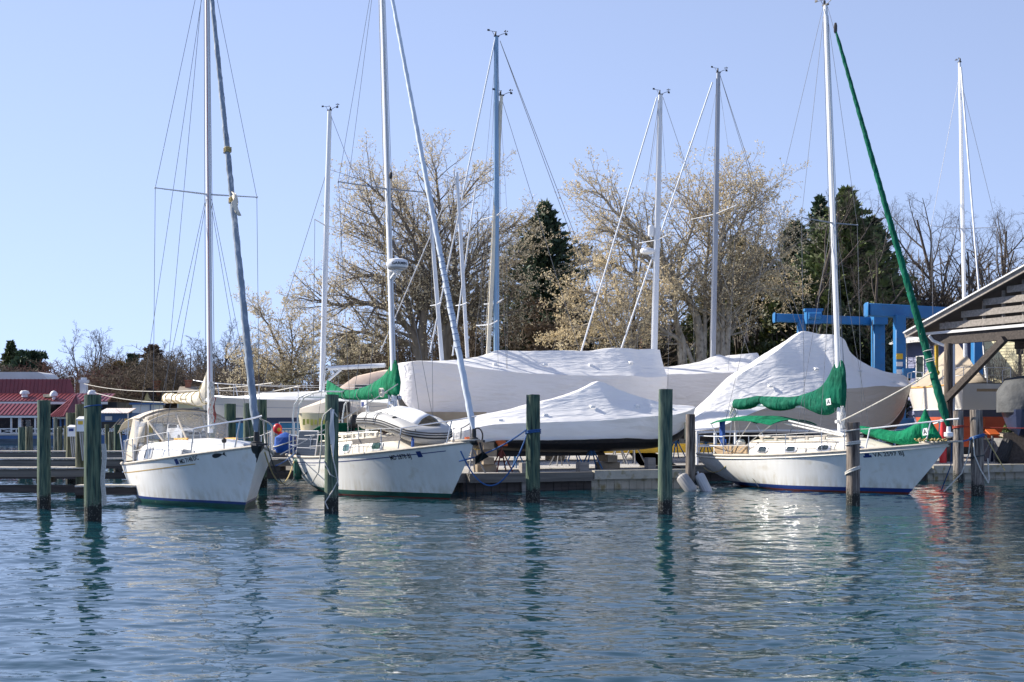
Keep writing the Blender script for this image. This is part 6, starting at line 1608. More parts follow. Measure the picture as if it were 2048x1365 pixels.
def house(name, label, o, u, L, depth, zw, wall, trim, z0=GZ, roof='roof_dark', ridge=1.6, over=.35, brick_z=None, wins=(), lap=True, front_gable=False, chim=None):
    """box house: front wall along u from o; pitched roof with ridge along the front, or gable to the front"""
    o = V((o[0], o[1], 0)); u = V((u[0], u[1], 0)).normalized(); n = V((-u.y, u.x, 0))
    t = thing(name, label, 'house', o, math.atan2(u.y, u.x))
    mb = MB(); zb = brick_z or z0
    X = V((1, 0, 0)); 
    for (a, d_, l) in ((V((0, 0, 0)), X, L), (V((0, depth, 0)), V((0, -1, 0)), depth), (V((L, 0, 0)), V((0, 1, 0)), depth)):
        if lap: boards(mb, a, d_, l, zb, zw)
        else: mb.bar(a+d_*0+V((0, 0, (zb+zw)/2)), a+d_*l+V((0, 0, (zb+zw)/2)), .1, zw-zb)
    if front_gable:
        k = 8
        for i in range(k):
            f0, f1 = i/k, (i+1)/k; mb.add([V((L/2*f0, -.01, zw+ridge*f0)), V((L-L/2*f0, -.01, zw+ridge*f0)), V((L-L/2*f1, -.002, zw+ridge*f1)), V((L/2*f1, -.002, zw+ridge*f1))], [(0, 1, 2, 3)])
    else:
        for x in (0, L): mb.add([V((x, 0, zw)), V((x, depth, zw)), V((x, depth/2, zw+ridge))], [(0, 1, 2)])
    mb.build('wall', M[wall], t, smooth=False)
    if brick_z: mb = MB(); mb.box((L/2, depth/2, (z0+brick_z)/2), (L+.06, depth+.06, brick_z-z0)); mb.build('foundation', M['brick'], t)
    mb = MB()
    if front_gable:
        for s in (0, 1):
            e = V((-over if not s else L+over, -over, zw-over*ridge/(L/2))); p = V((L/2, -over, zw+ridge)); v = V((0, depth+2*over, 0)); up = V((0, 0, .14))
            mb.add([e, p, p+v, e+v, e+up, p+up, p+v+up, e+v+up], [(0, 3, 2, 1), (4, 5, 6, 7), (0, 1, 5, 4), (1, 2, 6, 5), (2, 3, 7, 6), (3, 0, 4, 7)])
    else:
        for s in (0, 1):
            e = V((-over, -over if not s else depth+over, zw-over*ridge/(depth/2))); p = V((-over, depth/2, zw+ridge)); v = V((L+2*over, 0, 0)); up = V((0, 0, .14))
            mb.add([e, p, p+v, e+v, e+up, p+up, p+v+up, e+v+up], [(0, 3, 2, 1), (4, 5, 6, 7), (0, 1, 5, 4), (1, 2, 6, 5), (2, 3, 7, 6), (3, 0, 4, 7)])
    r = mb.build('roof', M[roof], t, smooth=False)
    if chim:
        for cx, cy, cw, cz in chim:
            mb = MB(); mb.box((cx, cy, (zw+cz)/2), (cw, cw, cz-zw)); mb.box((cx, cy, cz-.08), (cw+.16, cw+.16, .16)); mb.build('chimney', M['brick'], r)
    mb = MB()
    for x in (0, L): mb.box((x, -.03, (zb+zw)/2), (.14, .10, zw-zb))
    mb.box((L/2, -.03, zw-.06), (L, .10, .16)); mb.build('trim', M[trim], t)
    for x, z, w, h in wins:
        mb = MB(); mb.box((x, -.05, z), (w, .06, h)); f = mb.build('window_frame', M[trim], t)
        mb = MB(); mb.box((x, -.085, z), (w-.14, .02, h-.14)); mb.box((x, -.10, z), (w-.14, .02, .05), 1); mb.build('pane', [M['glass'], M[trim]], f)
    return t
a, c = W(1814, HY, 75), W(1900, HY, 71.5)
house('clapboard_house', 'violet blue clapboard house with pale roof seen between the blue lift and the shed', (a.x, a.y), (c.x-a.x, c.y-a.y), (c-a).length, 9, 6.9, 'wall_purple', 'wall_white', roof='roof_white', ridge=1.5, over=.9, wins=((1.25, 4.6, .7, 2.6),))
a, c = W(1962, HY, 71), W(2190, HY, 66)
house('clapboard_house', 'pale yellow clapboard house on a brick base behind the shed', (a.x, a.y), (c.x-a.x, c.y-a.y), (c-a).length, 9, 7.4, 'wall_cream', 'wall_cream', roof='roof_dark', ridge=2.2, brick_z=2.35 if False else 1.75, wins=((3.4, 5.0, .9, 1.9),))
p = W(2040, 700, 68.2); mb = MB(); mb.tube([V((p.x, p.y, 3.4)), V((p.x, p.y, 6.2)), V((p.x-.1, p.y-.15, 6.35))], .09, 8); mb.box((p.x, p.y, 5.9), (.3, .3, .5)); mb.box((p.x, p.y, 1.95), (.1, .1, 2.9)); tag(mb.build('wall_lamp', M['black'], None), 'black lamp post in front of the yellow clapboard house', 'lamp')

# ------------------------------------------------------------------ waterside restaurant, far left
def restaurant():
    D = 128.0; k = D/F
    O = V((-62, D, 0)); t = thing('restaurant', 'waterside restaurant with red metal roofs and white veranda posts', 'restaurant', O)
    def X(px): return (px-1024)*k-O.x
    def Z(py): return CAM_H-(py-HY)*k
    def mroof(nm, x0, x1, z0, z1, y0, y1, cutr=0.0, m='roof_red', seam=.42):
        """standing seam roof plane rising from the front eave"""
        mb = MB(); th = .10
        a, b, c, d = V((x0, y0, z0)), V((x1+cutr, y0, z0)), V((x1, y1, z1)), V((x0, y1, z1)); up = V((0, 0, th))
        mb.add([a, b, c, d, a+up, b+up, c+up, d+up], [(0, 3, 2, 1), (4, 5, 6, 7), (0, 1, 5, 4), (1, 2, 6, 5), (2, 3, 7, 6), (3, 0, 4, 7)])
        n = int((x1-x0)/seam)
        for i in range(n+1):
            x = x0+i*seam; mb.bar(V((x, y0, z0+th+.02)), V((min(x, x1), y1, z1+th+.02)), .05, .09)
        r = mb.build(nm, M[m], t, smooth=False); return r
    r1 = mroof('roof', 0, X(76), Z(832), Z(809), 0, 2.6)
    r2 = mroof('roof', 0, X(196), Z(803), Z(787), 3.0, 5.6)
    r3 = mroof('roof', 0, X(94), Z(787), Z(756), 6.2, 6.75, cutr=.7)
    for nm, x0, x1, z0, z1, y in (('fascia', 0, X(76), Z(836), Z(832), .05), ('fascia', 0, X(196), Z(808), Z(803), 3.05), ('upper_wall', 0, X(76), Z(812), Z(805), 3.4), ('parapet', X(107), X(150), Z(788), Z(783), 7)):
        mb = MB(); mb.box(((x0+x1)/2, y, (z0+z1)/2), (x1-x0, .12, abs(z1-z0))); mb.build(nm, M['wall_white'], t)
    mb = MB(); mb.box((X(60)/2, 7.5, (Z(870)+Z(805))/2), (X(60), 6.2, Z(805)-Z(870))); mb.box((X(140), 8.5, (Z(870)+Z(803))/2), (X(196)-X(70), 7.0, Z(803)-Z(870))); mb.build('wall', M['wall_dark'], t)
    mb = MB(); mb.box((X(98)/2, 8.4, (Z(787)+Z(806))/2), (X(98), .2, Z(787)-Z(806))); mb.build('clerestory_wall', M['wall_white'], t)
    # pyramid pavilion
    xa, xb, zr, ze = X(103), X(163), Z(789), Z(834); ap = V((X(134), 2.6, zr))
    base = [V((xa, -.6, ze)), V((X(134)+.15, -1.6, ze)), V((xb, -.2, ze)), V((xb-.2, 5.2, ze)), V((xa+.2, 5.2, ze))]
    mb = MB(); mb.add([ap]+base, [(0, i+1, (i+1) % 5+1) for i in range(5)]+[(5, 4, 3, 2, 1)])
    for i in range(2):
        p, q = base[i], base[i+1]
        for j in range(1, 7):
            f = j/7; r_ = p.lerp(q, f); tt = ap.lerp(p.lerp(q, .5), .0); g = .05+.9*abs(f-.5)*1.6
            mb.bar(r_+V((0, -.02, .03)), r_.lerp(ap, max(.12, 1-abs(f-.5)*2)*.92)+V((0, -.02, .03)), .05, .07)
    for p in base[:3]: mb.bar(p+V((0, 0, .03)), ap+V((0, 0, .05)), .14, .10)
    mb.build('pavilion_roof', M['roof_red'], t, smooth=False)
    mb = MB(); mb.box(((xa+xb)/2, -.1, ze-.12), (xb-xa-.3, .14, .18)); mb.build('pavilion_fascia', M['wall_white'], t)
    # veranda posts, deck, rail
    for px in (20, 37, 68, 104, 119, 128, 160):
        mb = MB(); mb.box((X(px), .35, (Z(868)+Z(834))/2), (.16 if px != 37 else .30, .16, Z(834)-Z(868))); mb.build('veranda_post', M['wall_white'] if px < 90 else M['wall_blue'], t)
    mb = MB(); mb.box((X(180)/2+.1, 2.0, Z(869.5)), (X(180), 5.4, .16)); mb.build('deck', M['dock_top'], t)
    mb = MB()
    for i in range(34): mb.box((i*X(180)/34, -.55, Z(880)), (X(180)/34-.02, .12, Z(870)-Z(893)))
    mb.build('sea_wall', M['wall_blue'], t)
    for x0, x1 in ((0, X(163)),):
        n = int((x1-x0)/1.55); mb = MB(); w = (x1-x0)/n
        mb.bar((x0, -.5, Z(858)), (x1, -.5, Z(858)), .1, .10); mb.bar((x0, -.5, Z(867)), (x1, -.5, Z(867)), .06, .07)
        for i in range(n):
            a = x0+i*w; mb.box((a, -.5, (Z(869)+Z(857))/2), (.11, .11, Z(857)-Z(869))); mb.bar((a, -.5, Z(867)), (a+w, -.5, Z(858)), .05, .05); mb.bar((a+w, -.47, Z(867)), (a, -.47, Z(858)), .05, .05)
        mb.build('balustrade', M['wall_white'], t)
    # roof vents
    def vent(px, yb, yt, r, parent, y, hood=1.5):
        mb = MB(); mb.lathe((X(px), y, Z(yb)-.15), [(r*.75, 0), (r*.75, (Z(yt)-Z(yb))*.55), (r*hood, (Z(yt)-Z(yb))*.6), (r*hood, (Z(yt)-Z(yb))*.85), (r*.9, Z(yt)-Z(yb)+.1), (.02, Z(yt)-Z(yb)+.16)], 14); mb.build('roof_vent', M['alu_white'], parent)
    vent(17, 790, 779, .42, r2, 4.3, 1.15); vent(82, 800, 780, .22, r2, 3.6, 1.8); vent(155, 794, 778, .34, r2, 4.4, 1.3)
    mb = MB(); mb.box((X(66), 4.4, Z(790)), (.9, .9, .3)); mb.build('skylight', M['wall_cream'], r2)
    mb = MB(); mb.box((X(117), 7.6, (Z(784)+Z(758))/2), (.66, .66, Z(758)-Z(784))); mb.box((X(117), 7.6, Z(758)), (.86, .86, .32)); mb.box((X(117), 7.6, Z(753)), (.5, .5, .3)); mb.build('kitchen_flue', M['alu_white'], t)
    mb = MB(); rg = []
    for y in (9, 13): rg.append([V((X(0)-1+dx, y, Z(757)+dz)) for dx, dz in ((-3, 0), (2.4, 0), (2.3, .5), (1.9, .85), (1.4, 1.0), (-3, 1.0))])
    mb.loft(rg); mb.build('rear_dormer', M['roof_white'], t)
    for px in (8, 24, 48, 62):
        mb = MB(); mb.box((X(px), 4.35, Z(848)), (.5, .1, .8)); f = mb.build('window_frame', M['wall_white'], t); mb = MB(); mb.box((X(px), 4.27, Z(848)), (.4, .06, .7)); mb.build('pane', M['glass'], f)
restaurant()
def waterside():
    D = 116.0; k = D/F
    def X(px): return (px-1024)*k
    def Z(py): return CAM_H-(py-HY)*k
    O = V((X(200), D, 0))
    t = thing('beach_bar', 'dark blue waterside bar with a striped metal awning and white sign', 'bar', O)
    mb = MB(); mb.box((X(232)-O.x, 1.5, (Z(868)+Z(826))/2), (X(264)-X(200), 3, Z(826)-Z(868))); mb.build('wall', M['wall_blue'], t)
    mb = MB(); n = 22; x0, x1 = X(203)-O.x, X(263)-O.x
    for i in range(n): mb.bar((lerp(x0, x1, (i+.5)/n), -1.0, Z(827)), (lerp(x0, x1, (i+.5)/n), 1.5, Z(817)), (x1-x0)/n*.98, .06, i % 2)
    mb.build('awning', [M['wall_white'], M['canvas_pink']], t, smooth=False)
    mb = MB(); mb.box((X(218)-O.x, -.1, Z(837)), (.62, .06, .36)); mb.build('sign_board', M['wall_white'], t)
    for px in (204, 262): mb = MB(); mb.box((X(px)-O.x, -.9, (Z(868)+Z(827))/2), (.1, .1, Z(827)-Z(868))); mb.build('post', M['wall_white'], t)
    mb = MB(); mb.box((X(222)-O.x, -.15, Z(854)), (1.6, .1, .9)); mb.build('opening', M['black'], t)
    O2 = V((X(232), D+5, 0)); t = thing('blue_trimmed_kiosk', 'small white building with a flat blue roof edge behind the striped awning', 'building', O2)
    mb = MB(); mb.box((1.05, 1.5, (Z(830)+Z(808))/2), (2.1, 3, 1.1)); mb.box((1.05, 1.5, 1.2), (2.1, 3, 2.2)); mb.build('wall', M['wall_white'], t)
    mb = MB(); mb.box((1.05, 1.4, Z(806)), (2.5, 3.4, .18)); mb.build('roof', M['wall_blue'], t)
    mb = MB(); mb.box((1.72, -.06, Z(815)), (.08, .08, 1.0)); mb.build('corner_post', M['wall_blue'], t)
    O3 = V((X(262), D-3, 0)); t = thing('yellow_terrace', 'yellow walled terrace with timber stairs on the far shore', 'building', O3)
    mb = MB(); mb.box((X(290)-X(262), 1, (Z(866)+Z(838))/2), (X(312)-X(258), .3, Z(838)-Z(866))); mb.build('wall', M['wall_yellow'], t)
    mb = MB()
    for i in range(6): mb.box((X(246)-O3.x+.19*i, .2, Z(866)+.19*i), (.22, .9, .06))
    for y in (-.2, .6): mb.bar((X(244)-O3.x, y, Z(858)), (X(262)-O3.x, y, Z(838)), .05, .07)
    for i in range(7): mb.bar((X(246)-O3.x+.16*i, -.2, Z(868)+.15*i), (X(246)-O3.x+.16*i, -.2, Z(858)+.15*i), .04, .04)
    mb.build('stairs', M['canvas_tan'], t)
    mb = MB(); mb.ball((X(289)-O3.x, .80, Z(846)), .22, n=10, sq=(1, .3, 1)); mb.build('wall_ornament', M['yellow_paint'], t)
    t = thing('balustrade', 'white cross-braced balustrade along the shore below the striped awning', 'railing', V((X(203), D-3.6, 0)))
    x1 = X(285)-X(203); n = 9; w = x1/n; mb = MB(); mb.bar((0, 0, Z(858)), (x1, 0, Z(858)), .1, .10); mb.build('top_rail', M['wall_white'], t)
    mb = MB(); mb.bar((0, 0, Z(867)), (x1, 0, Z(867)), .06, .07)
    for i in range(n): mb.bar((i*w, 0, Z(867)), (i*w+w, 0, Z(858)), .05, .05); mb.bar((i*w+w, .03, Z(867)), (i*w, .03, Z(858)), .05, .05)
    mb.build('lattice', M['wall_white'], t)
    for i in range(n+1): mb = MB(); mb.box((i*w, 0, Z(864)), (.1, .1, .62)); mb.build('post', M['wall_white'], t)
    tag(MB().box((0, 0, 0), (X(292)-X(200), .3, 1.3)).build('quay_wall', M['wall_blue'], None, loc=((X(246)), D-3.9, .35)), 'dark blue quay wall below the white balustrade on the far shore', 'wall')
waterside()
def hs(label, px, py_eave, d, L, dep, ridge, wall, roof='roof_dark', ang=0, gable=False, chim=None, wins=()):
    a = W(px, py_eave, d); return house('far_house', label, (a.x, a.y), (math.cos(ang), math.sin(ang)), L, dep, a.z, wall, 'wall_white', roof=roof, ridge=ridge, front_gable=gable, chim=chim, wins=wins, lap=False)
hs('low house with a long dark roof and two brick chimneys beyond the restaurant', 186, 812, 165, 4.6, 5, 2.2, 'brick', chim=((.0, 2.2, .5, 8.1), (1.5, 2.6, .6, 7.7)), ang=.1, wins=((1.2, 3.2, .6, .9), (2.6, 3.2, .6, .9)))
hs('house with a pale green gable and tall brick chimney on the far shore', 281, 815, 150, 2.0, 5, 2.1, 'wall_cream', gable=True, ang=-.25, chim=((1.2, 1.6, .55, 7.1),))
hs('small dark roofed house with a white dormer next to the pale green gable', 302, 812, 158, 3.1, 4, 2.1, 'wall_white', ang=.05, wins=((2.1, 3.0, .5, .9),))
hs('bungalow with a pale tan roof behind the cream sail', 356, 800, 140, 7.5, 6, 1.4, 'wall_cream', roof='canvas_tan', ang=.08, chim=((.6, 3, .6, 6.9),), wins=((2, 3.4, .8, .8), (5, 3.4, .8, .8)))
hs('brown roofed house half hidden by the birch-like trunks', 1300, 712, 92, 9, 7, 2.4, 'brick', ang=.05)
hs('grey shingled house behind the thicket in the middle', 1240, 735, 96, 4.5, 6, 1.6, 'wall_dark', ang=-.1)
p = W(150, 770, 160); mb = MB(); mb.tube([V((0, 0, -5.5)), V((0, 0, .6)), V((-.15, 0, .95)), V((-.5, 0, 1.1)), V((-.9, 0, 1.0))], .06, 7); mb.box((-1.0, 0, .97), (.4, .2, .1)); tag(mb.build('street_lamp', M['alu_white'], None, loc=p), 'curved street lamp rising beside the restaurant flue', 'lamp')
for lab, a, b_, s in (('upper pale overhead cable sagging towards the mast of the left boat', W(168, 768, 118), W(545, 766, 60), .55), ('lower pale overhead cable sagging behind the cream sail', W(190, 786, 100), W(600, 772, 58), .75)):
    tag(MB().tube(sag(a, b_, s, 24), .024, 5).build('overhead_cable', M['rope_white'], None), lab, 'cable', 'overhead cables')
# ------------------------------------------------------------------ white van seen through the dodger
def van():
    p = W(374, HY, 92); t = thing('parked_van', 'white sport utility car parked on the shore, seen through the clear dodger', 'car', (p.x, p.y, GZ), R(-62))
    Ln, w = 4.6, .92; prof = [(-2.3, .45), (-2.3, 1.0), (-2.15, 1.55), (-1.7, 1.78), (.2, 1.80), (.6, 1.72), (1.15, 1.18), (2.05, 1.05), (2.28, .85), (2.3, .45)]
    mb = MB(); rg = []
    for y, k in ((-w, .94), (-w*.98, 1), (w*.98, 1), (w, .94)): rg.append([V((x, y*(1-.12*max(0, z-1.0)), .45+(z-.45)*(k if z > .5 else 1))) for x, z in prof])
    mb.loft(rg); mb.build('body', M['car_white'], t)
    for s in (-1, 1):
        mb = MB(); mb.add([V((x, s*(w*.985-.12*w*max(0, z-1.0)+.012), z)) for x, z in ((-2.0, 1.15), (-1.85, 1.58), (.3, 1.62), (.85, 1.2))], [(0, 1, 2, 3)]); mb.build('side_window', M['glass'], t, smooth=False)
        for x in (-1.4, 1.45):
            mb = MB(); mb.tube([V((x, s*.72, .36)), V((x, s*.95, .36))], .36, 18); wl = mb.build('wheel', M['tyre'], t)
            mb = MB(); mb.tube([V((x, s*.94, .36)), V((x, s*.965, .36))], .2, 12); mb.build('rim', M['steel'], wl)
        mb = MB(); mb.box((2.27, s*.66, .88), (.08, .34, .16)); mb.build('headlight', M['glass_pale'], t)
    mb = MB(); mb.add([V((.68, -.74, 1.66)), V((.68, .74, 1.66)), V((1.17, .82, 1.22)), V((1.17, -.82, 1.22))], [(0, 1, 2, 3)]); mb.build('windscreen', M['glass'], t, smooth=False)
    mb = MB(); mb.box((2.3, 0, .82), (.04, .9, .18)); mb.build('grille', M['black'], t); mb = MB(); mb.box((2.32, 0, .52), (.1, 1.8, .2)); mb.build('bumper', M['grey_plastic'], t)
van()
# ================================================================== trees
def tubes(chains, n):
    """many polylines with the same point count -> one batch of tubes (verts, quads)"""
    P = np.array([c[0] for c in chains]); Rr = np.array([c[1] for c in chains]); C, K, _ = P.shape
    T = np.empty_like(P); T[:, 1:-1] = P[:, 2:]-P[:, :-2]; T[:, 0] = P[:, 1]-P[:, 0]; T[:, -1] = P[:, -1]-P[:, -2]
    T /= np.linalg.norm(T, axis=2, keepdims=True)+1e-9
    ref = np.where(np.abs(T[:, :1, 2:3]) > .9, np.array([[[1., 0, 0]]]), np.array([[[0, 0, 1.]]]))
    A = np.cross(T, np.broadcast_to(ref, T.shape)); A /= np.linalg.norm(A, axis=2, keepdims=True)+1e-9; B = np.cross(T, A)
    th = np.arange(n)*2*math.pi/n
    Vv = P[:, :, None, :]+Rr[:, :, None, None]*(A[:, :, None, :]*np.cos(th)[None, None, :, None]+B[:, :, None, :]*np.sin(th)[None, None, :, None])
    ii = np.arange(C*K*n).reshape(C, K, n); r = np.roll(ii, -1, axis=2)
    Q = np.stack([ii[:, :-1], r[:, :-1], r[:, 1:], ii[:, 1:]], -1).reshape(-1, 4)
    return Vv.reshape(-1, 3), Q
def join(batches):
    vs, qs, o = [], [], 0
    for v, q in batches: vs.append(v); qs.append(q+o); o += len(v)
    return np.concatenate(vs), np.concatenate(qs)
def grow(seed, P):
    """recursive branching; returns polylines per level"""
    rs = np.random.RandomState(seed); out = [[] for _ in range(len(P['n'])+1)]
    def rec(p, d, L, r, lv):
        K = P['k'][lv]; st = L/(K-1); pts = [p]; dirs = [d]; wob = P['wob'][lv]; tr = P['trop'][lv]
        N = rs.normal(0, wob, (K-1, 3))
        for i in range(K-1):
            d = d+N[i]; d[2] += tr*(1 if not P.get('arch') or lv != 1 else lerp(1.6, -.6, i/(K-1))); d = d/np.sqrt(d.dot(d)); p = p+d*st; pts.append(p); dirs.append(d)
        tp = P['taper'][lv]; out[lv].append((np.array(pts), np.linspace(r, r*tp, K)))
        if lv >= len(P['n']): return
        n = P['n'][lv]; n = max(1, int(n*(.75+.5*rs.rand())))
        f0 = P['start'][lv]; az0 = rs.rand()*6.28
        for j in range(n):
            f = f0+(1-f0)*(j+.6*rs.rand())/n if lv else f0+(1-f0)*((j+rs.rand()*.5)/n)
            f = min(f, .999); i = int(f*(K-1)); g = f*(K-1)-i; q = pts[i]*(1-g)+pts[min(i+1, K-1)]*g; dd = dirs[min(i+1, K-1)]
            az = az0+j*2.4+rs.normal(0, .35); an = R(P['ang'][lv]*(.75+.5*rs.rand()))*(1-.45*f if lv == 0 else 1)
            a = np.cross(dd, [0, 0, 1.] if abs(dd[2]) < .95 else [1., 0, 0]); a /= np.sqrt(a.dot(a)); b = np.cross(dd, a)
            nd = dd*math.cos(an)+(a*math.cos(az)+b*math.sin(az))*math.sin(an)
            ln = L*P['ratio'][lv]*(1-P['fall'][lv]*f)*(.7+.6*rs.rand())
            rec(q, nd, ln, max(P.get('rmin', .0045), min(r*lerp(1, tp, f)*.72, P['rr'][lv]*ln)), lv+1)
    for pts, r0, r1 in P.get('limbs', []):
        Kk = len(pts); out[0].append((pts, np.linspace(r0, r1, Kk)**1.0)); n = P['n'][0]
        ln_tot = np.linalg.norm(pts[1:]-pts[:-1], axis=1).sum(); n = max(5, int(n*ln_tot/11)); az0 = rs.rand()*6.28
        for j in range(n+1):
            f = min(.999, P['start'][0]+(1-P['start'][0])*(j+.5*rs.rand())/n); i = int(f*(Kk-1)); g = f*(Kk-1)-i; q = pts[i]*(1-g)+pts[i+1]*g
            dd = pts[i+1]-pts[i]; dd = dd/np.linalg.norm(dd); az = az0+j*2.4+rs.normal(0, .4); an = R(P['ang'][0]*(.6+.7*rs.rand()))*(1-.4*f)
            a = np.cross(dd, [0, 0, 1.] if abs(dd[2]) < .95 else [1., 0, 0]); a /= np.sqrt(a.dot(a)); b = np.cross(dd, a)
            nd = dd*math.cos(an)+(a*math.cos(az)+b*math.sin(az))*math.sin(an); nd[2] = nd[2]*.8+.10; nd /= np.linalg.norm(nd)
            ln = P['bl']*(1-.35*f)*(.55+.7*rs.rand()); rec(q, nd, ln, max(.02, lerp(r0, r1, f)*.5), 1)
    if 'limbs' in P: return out
    for st in P.get('stems', [((0, 0, 0), (0, 0, 1), P['L'], P['r'])]):
        d = np.array(st[1], float); rec(np.array(st[0], float), d/np.linalg.norm(d), st[2], st[3], 0)
    return out
def cards(C, size, rs, aspect=1.8, up=.0, jit=.4):
    """small leaf quads at positions C"""
    n = len(C); d = rs.normal(size=(n, 3)); d[:, 2] += up; d /= np.linalg.norm(d, axis=1, keepdims=True)
    e = np.cross(d, rs.normal(size=(n, 3))); e /= np.linalg.norm(e, axis=1, keepdims=True)+1e-9
    s = size*(1-jit+2*jit*rs.rand(n, 1)); a = d*s*aspect/2; b = e*s/2
    Vv = np.stack([C-a, C+b*.9-a*.1, C+a, C-b*.9-a*.1], 1).reshape(-1, 3)
    return Vv, np.arange(4*n).reshape(n, 4)
def add_tree(name, label, loc, o, P, bark, twig, bud=None, bud_n=2, bud_size=.1, seed=0, group=None, cat='tree', split=2, scale=1.0, rz=0.0, bud_levels=1):
    t = thing(name, label, cat, loc, rz, group); t.scale = (scale,)*3
    sides = [9, 6, 4, 3, 3, 3]
    me = raw_mesh('trunk', *join([tubes(o[l], sides[l]) for l in range(split)]), 4, M[bark]); me.polygons.foreach_set('use_smooth', [True]*len(me.polygons)); link('trunk', me, t)
    bt = [tubes(o[l], sides[l]) for l in range(split, len(o))]
    link('crown', raw_mesh('crown', *join(bt), 4, M[twig]), t)
    if bud:
        rs = np.random.RandomState(seed+5); pts = []
        for l in range(len(o)-bud_levels, len(o)):
            A = np.array([c[0] for c in o[l]]); K = A.shape[1]
            for _ in range(bud_n):
                f = rs.rand(len(A))*(K-1)*.999; i = f.astype(int); g = (f-i)[:, None]; ar = np.arange(len(A)); pts.append(A[ar, i]*(1-g)+A[ar, i+1]*g+rs.normal(0, .022, (len(A), 3)))
            pts.append(A[:, -1])
        C = np.concatenate(pts); link('buds', raw_mesh('buds', *cards(C, bud_size, rs, 1.7, .3), 4, M[bud]), t)
    return t
def top_z(o): return max(c[0][:, 2].max() for l in o for c in l)
def fit(ytop, d, o): return (CAM_H-(ytop-HY)*d/F-GZ)/top_z(o)
BIG = dict(n=[9, 13, 9, 6], k=[6, 9, 7, 5, 3], wob=[.05, .11, .14, .16, .2], trop=[.02, .05, .035, .03, .02], taper=[.75, .2, .25, .35, .5], start=[.45, .16, .12, .15], ang=[52, 48, 46, 42], ratio=[1.75, .42, .40, .42], fall=[.15, .45, .35, .3], rr=[.022, .016, .012, .010], arch=True, L=6.2, r=.52)

def at_ground(px, d): p = W(px, HY, d); return (p.x, p.y, GZ)
# big budding tree: several stems fanning from one base
def limbs(px0, d, rows, seed, K=14, spread=.30):
    """main limbs laid out where they stand, each wandering in depth"""
    rs = np.random.RandomState(seed); b = W(px0, HY, d); out = []
    for r0, r1, pts in rows:
        dep = rs.uniform(-1, 1)*spread; P0 = []; L = 0
        for i, (px, py) in enumerate(pts):
            if i: L += math.hypot(px-pts[i-1][0], py-pts[i-1][1])/F*d
            q = W(px, py, d+L*dep); P0.append(V((q.x-b.x, q.y-b.y, q.z-GZ)))
        if P0[0].z > 1.5 and pts[0][1] > 640: P0.insert(0, V((P0[0].x*.9, P0[0].y, 0)))
        n = len(P0)-1; Q = []
        for k in range(K):
            f = k/(K-1)*n; i = min(int(f), n-1); t = f-i; p = [P0[max(0, min(n, i+j))] for j in (-1, 0, 1, 2)]
            Q.append(.5*((2*p[1])+(p[2]-p[0])*t+(2*p[0]-5*p[1]+4*p[2]-p[3])*t*t+(3*p[1]-p[0]-3*p[2]+p[3])*t**3))
        out.append((np.array([tuple(v) for v in Q])+rs.normal(0, .05, (K, 3))*np.linspace(0, 1, K)[:, None], r0, r1))
    return out
BUD = dict(n=[24, 9, 5], k=[14, 8, 6, 4], wob=[.05, .10, .15, .2], trop=[.02, .02, .02, .02], taper=[.2, .22, .3, .5], start=[.28, .12, .12], ang=[62, 48, 46], ratio=[.3, .40, .46], fall=[.3, .40, .3], rr=[.02, .015, .011], bl=3.9)
def bud_tree(label, px0, d, rows, seed, bark, twig, bud, bn=3, bs=.062, kx=1.0, ky=1.0, **kw):
    rows = [(a, b, [(px0+(x-px0)*kx, 716-(716-y)*ky) for x, y in p]) for a, b, p in rows]
    P = dict(BUD, limbs=limbs(px0, d, rows, seed), **kw)
    return add_tree('budding_tree', label, at_ground(px0, d), grow(seed, P), P, bark, twig, bud, bn, bs, seed, 'budding trees', split=2)
bud_tree('largest budding tree with a broad dome of spreading limbs behind the radar mast', 862, 78, [
    (.30, .05, [(842, 716), (791, 623), (733, 588), (655, 592), (605, 582)]), (.22, .04, [(832, 708), (772, 677), (694, 656), (640, 672)]), (.26, .05, [(836, 708), (811, 600), (787, 553), (733, 522), (672, 537)]),
    (.34, .05, [(840, 697), (846, 619), (853, 553), (830, 467), (795, 386), (717, 306)]), (.28, .04, [(890, 697), (866, 600), (861, 483), (820, 400), (790, 330)]), (.34, .04, [(892, 697), (880, 580), (873, 464), (880, 366), (873, 275)]),
    (.30, .04, [(896, 697), (919, 592), (915, 483), (912, 386), (962, 300)]), (.26, .04, [(896, 690), (919, 630), (966, 584), (1016, 522), (1058, 470)]), (.26, .04, [(892, 692), (927, 560), (946, 502), (985, 444), (1045, 408)]), (.2, .035, [(846, 650), (800, 520), (745, 450), (700, 420)]), (.2, .035, [(853, 560), (790, 470), (742, 395), (728, 350)]), (.2, .03, [(900, 640), (960, 620), (1010, 600), (1048, 560)])], 11, 'bark', 'twig', 'bud', kx=.90, ky=.86)
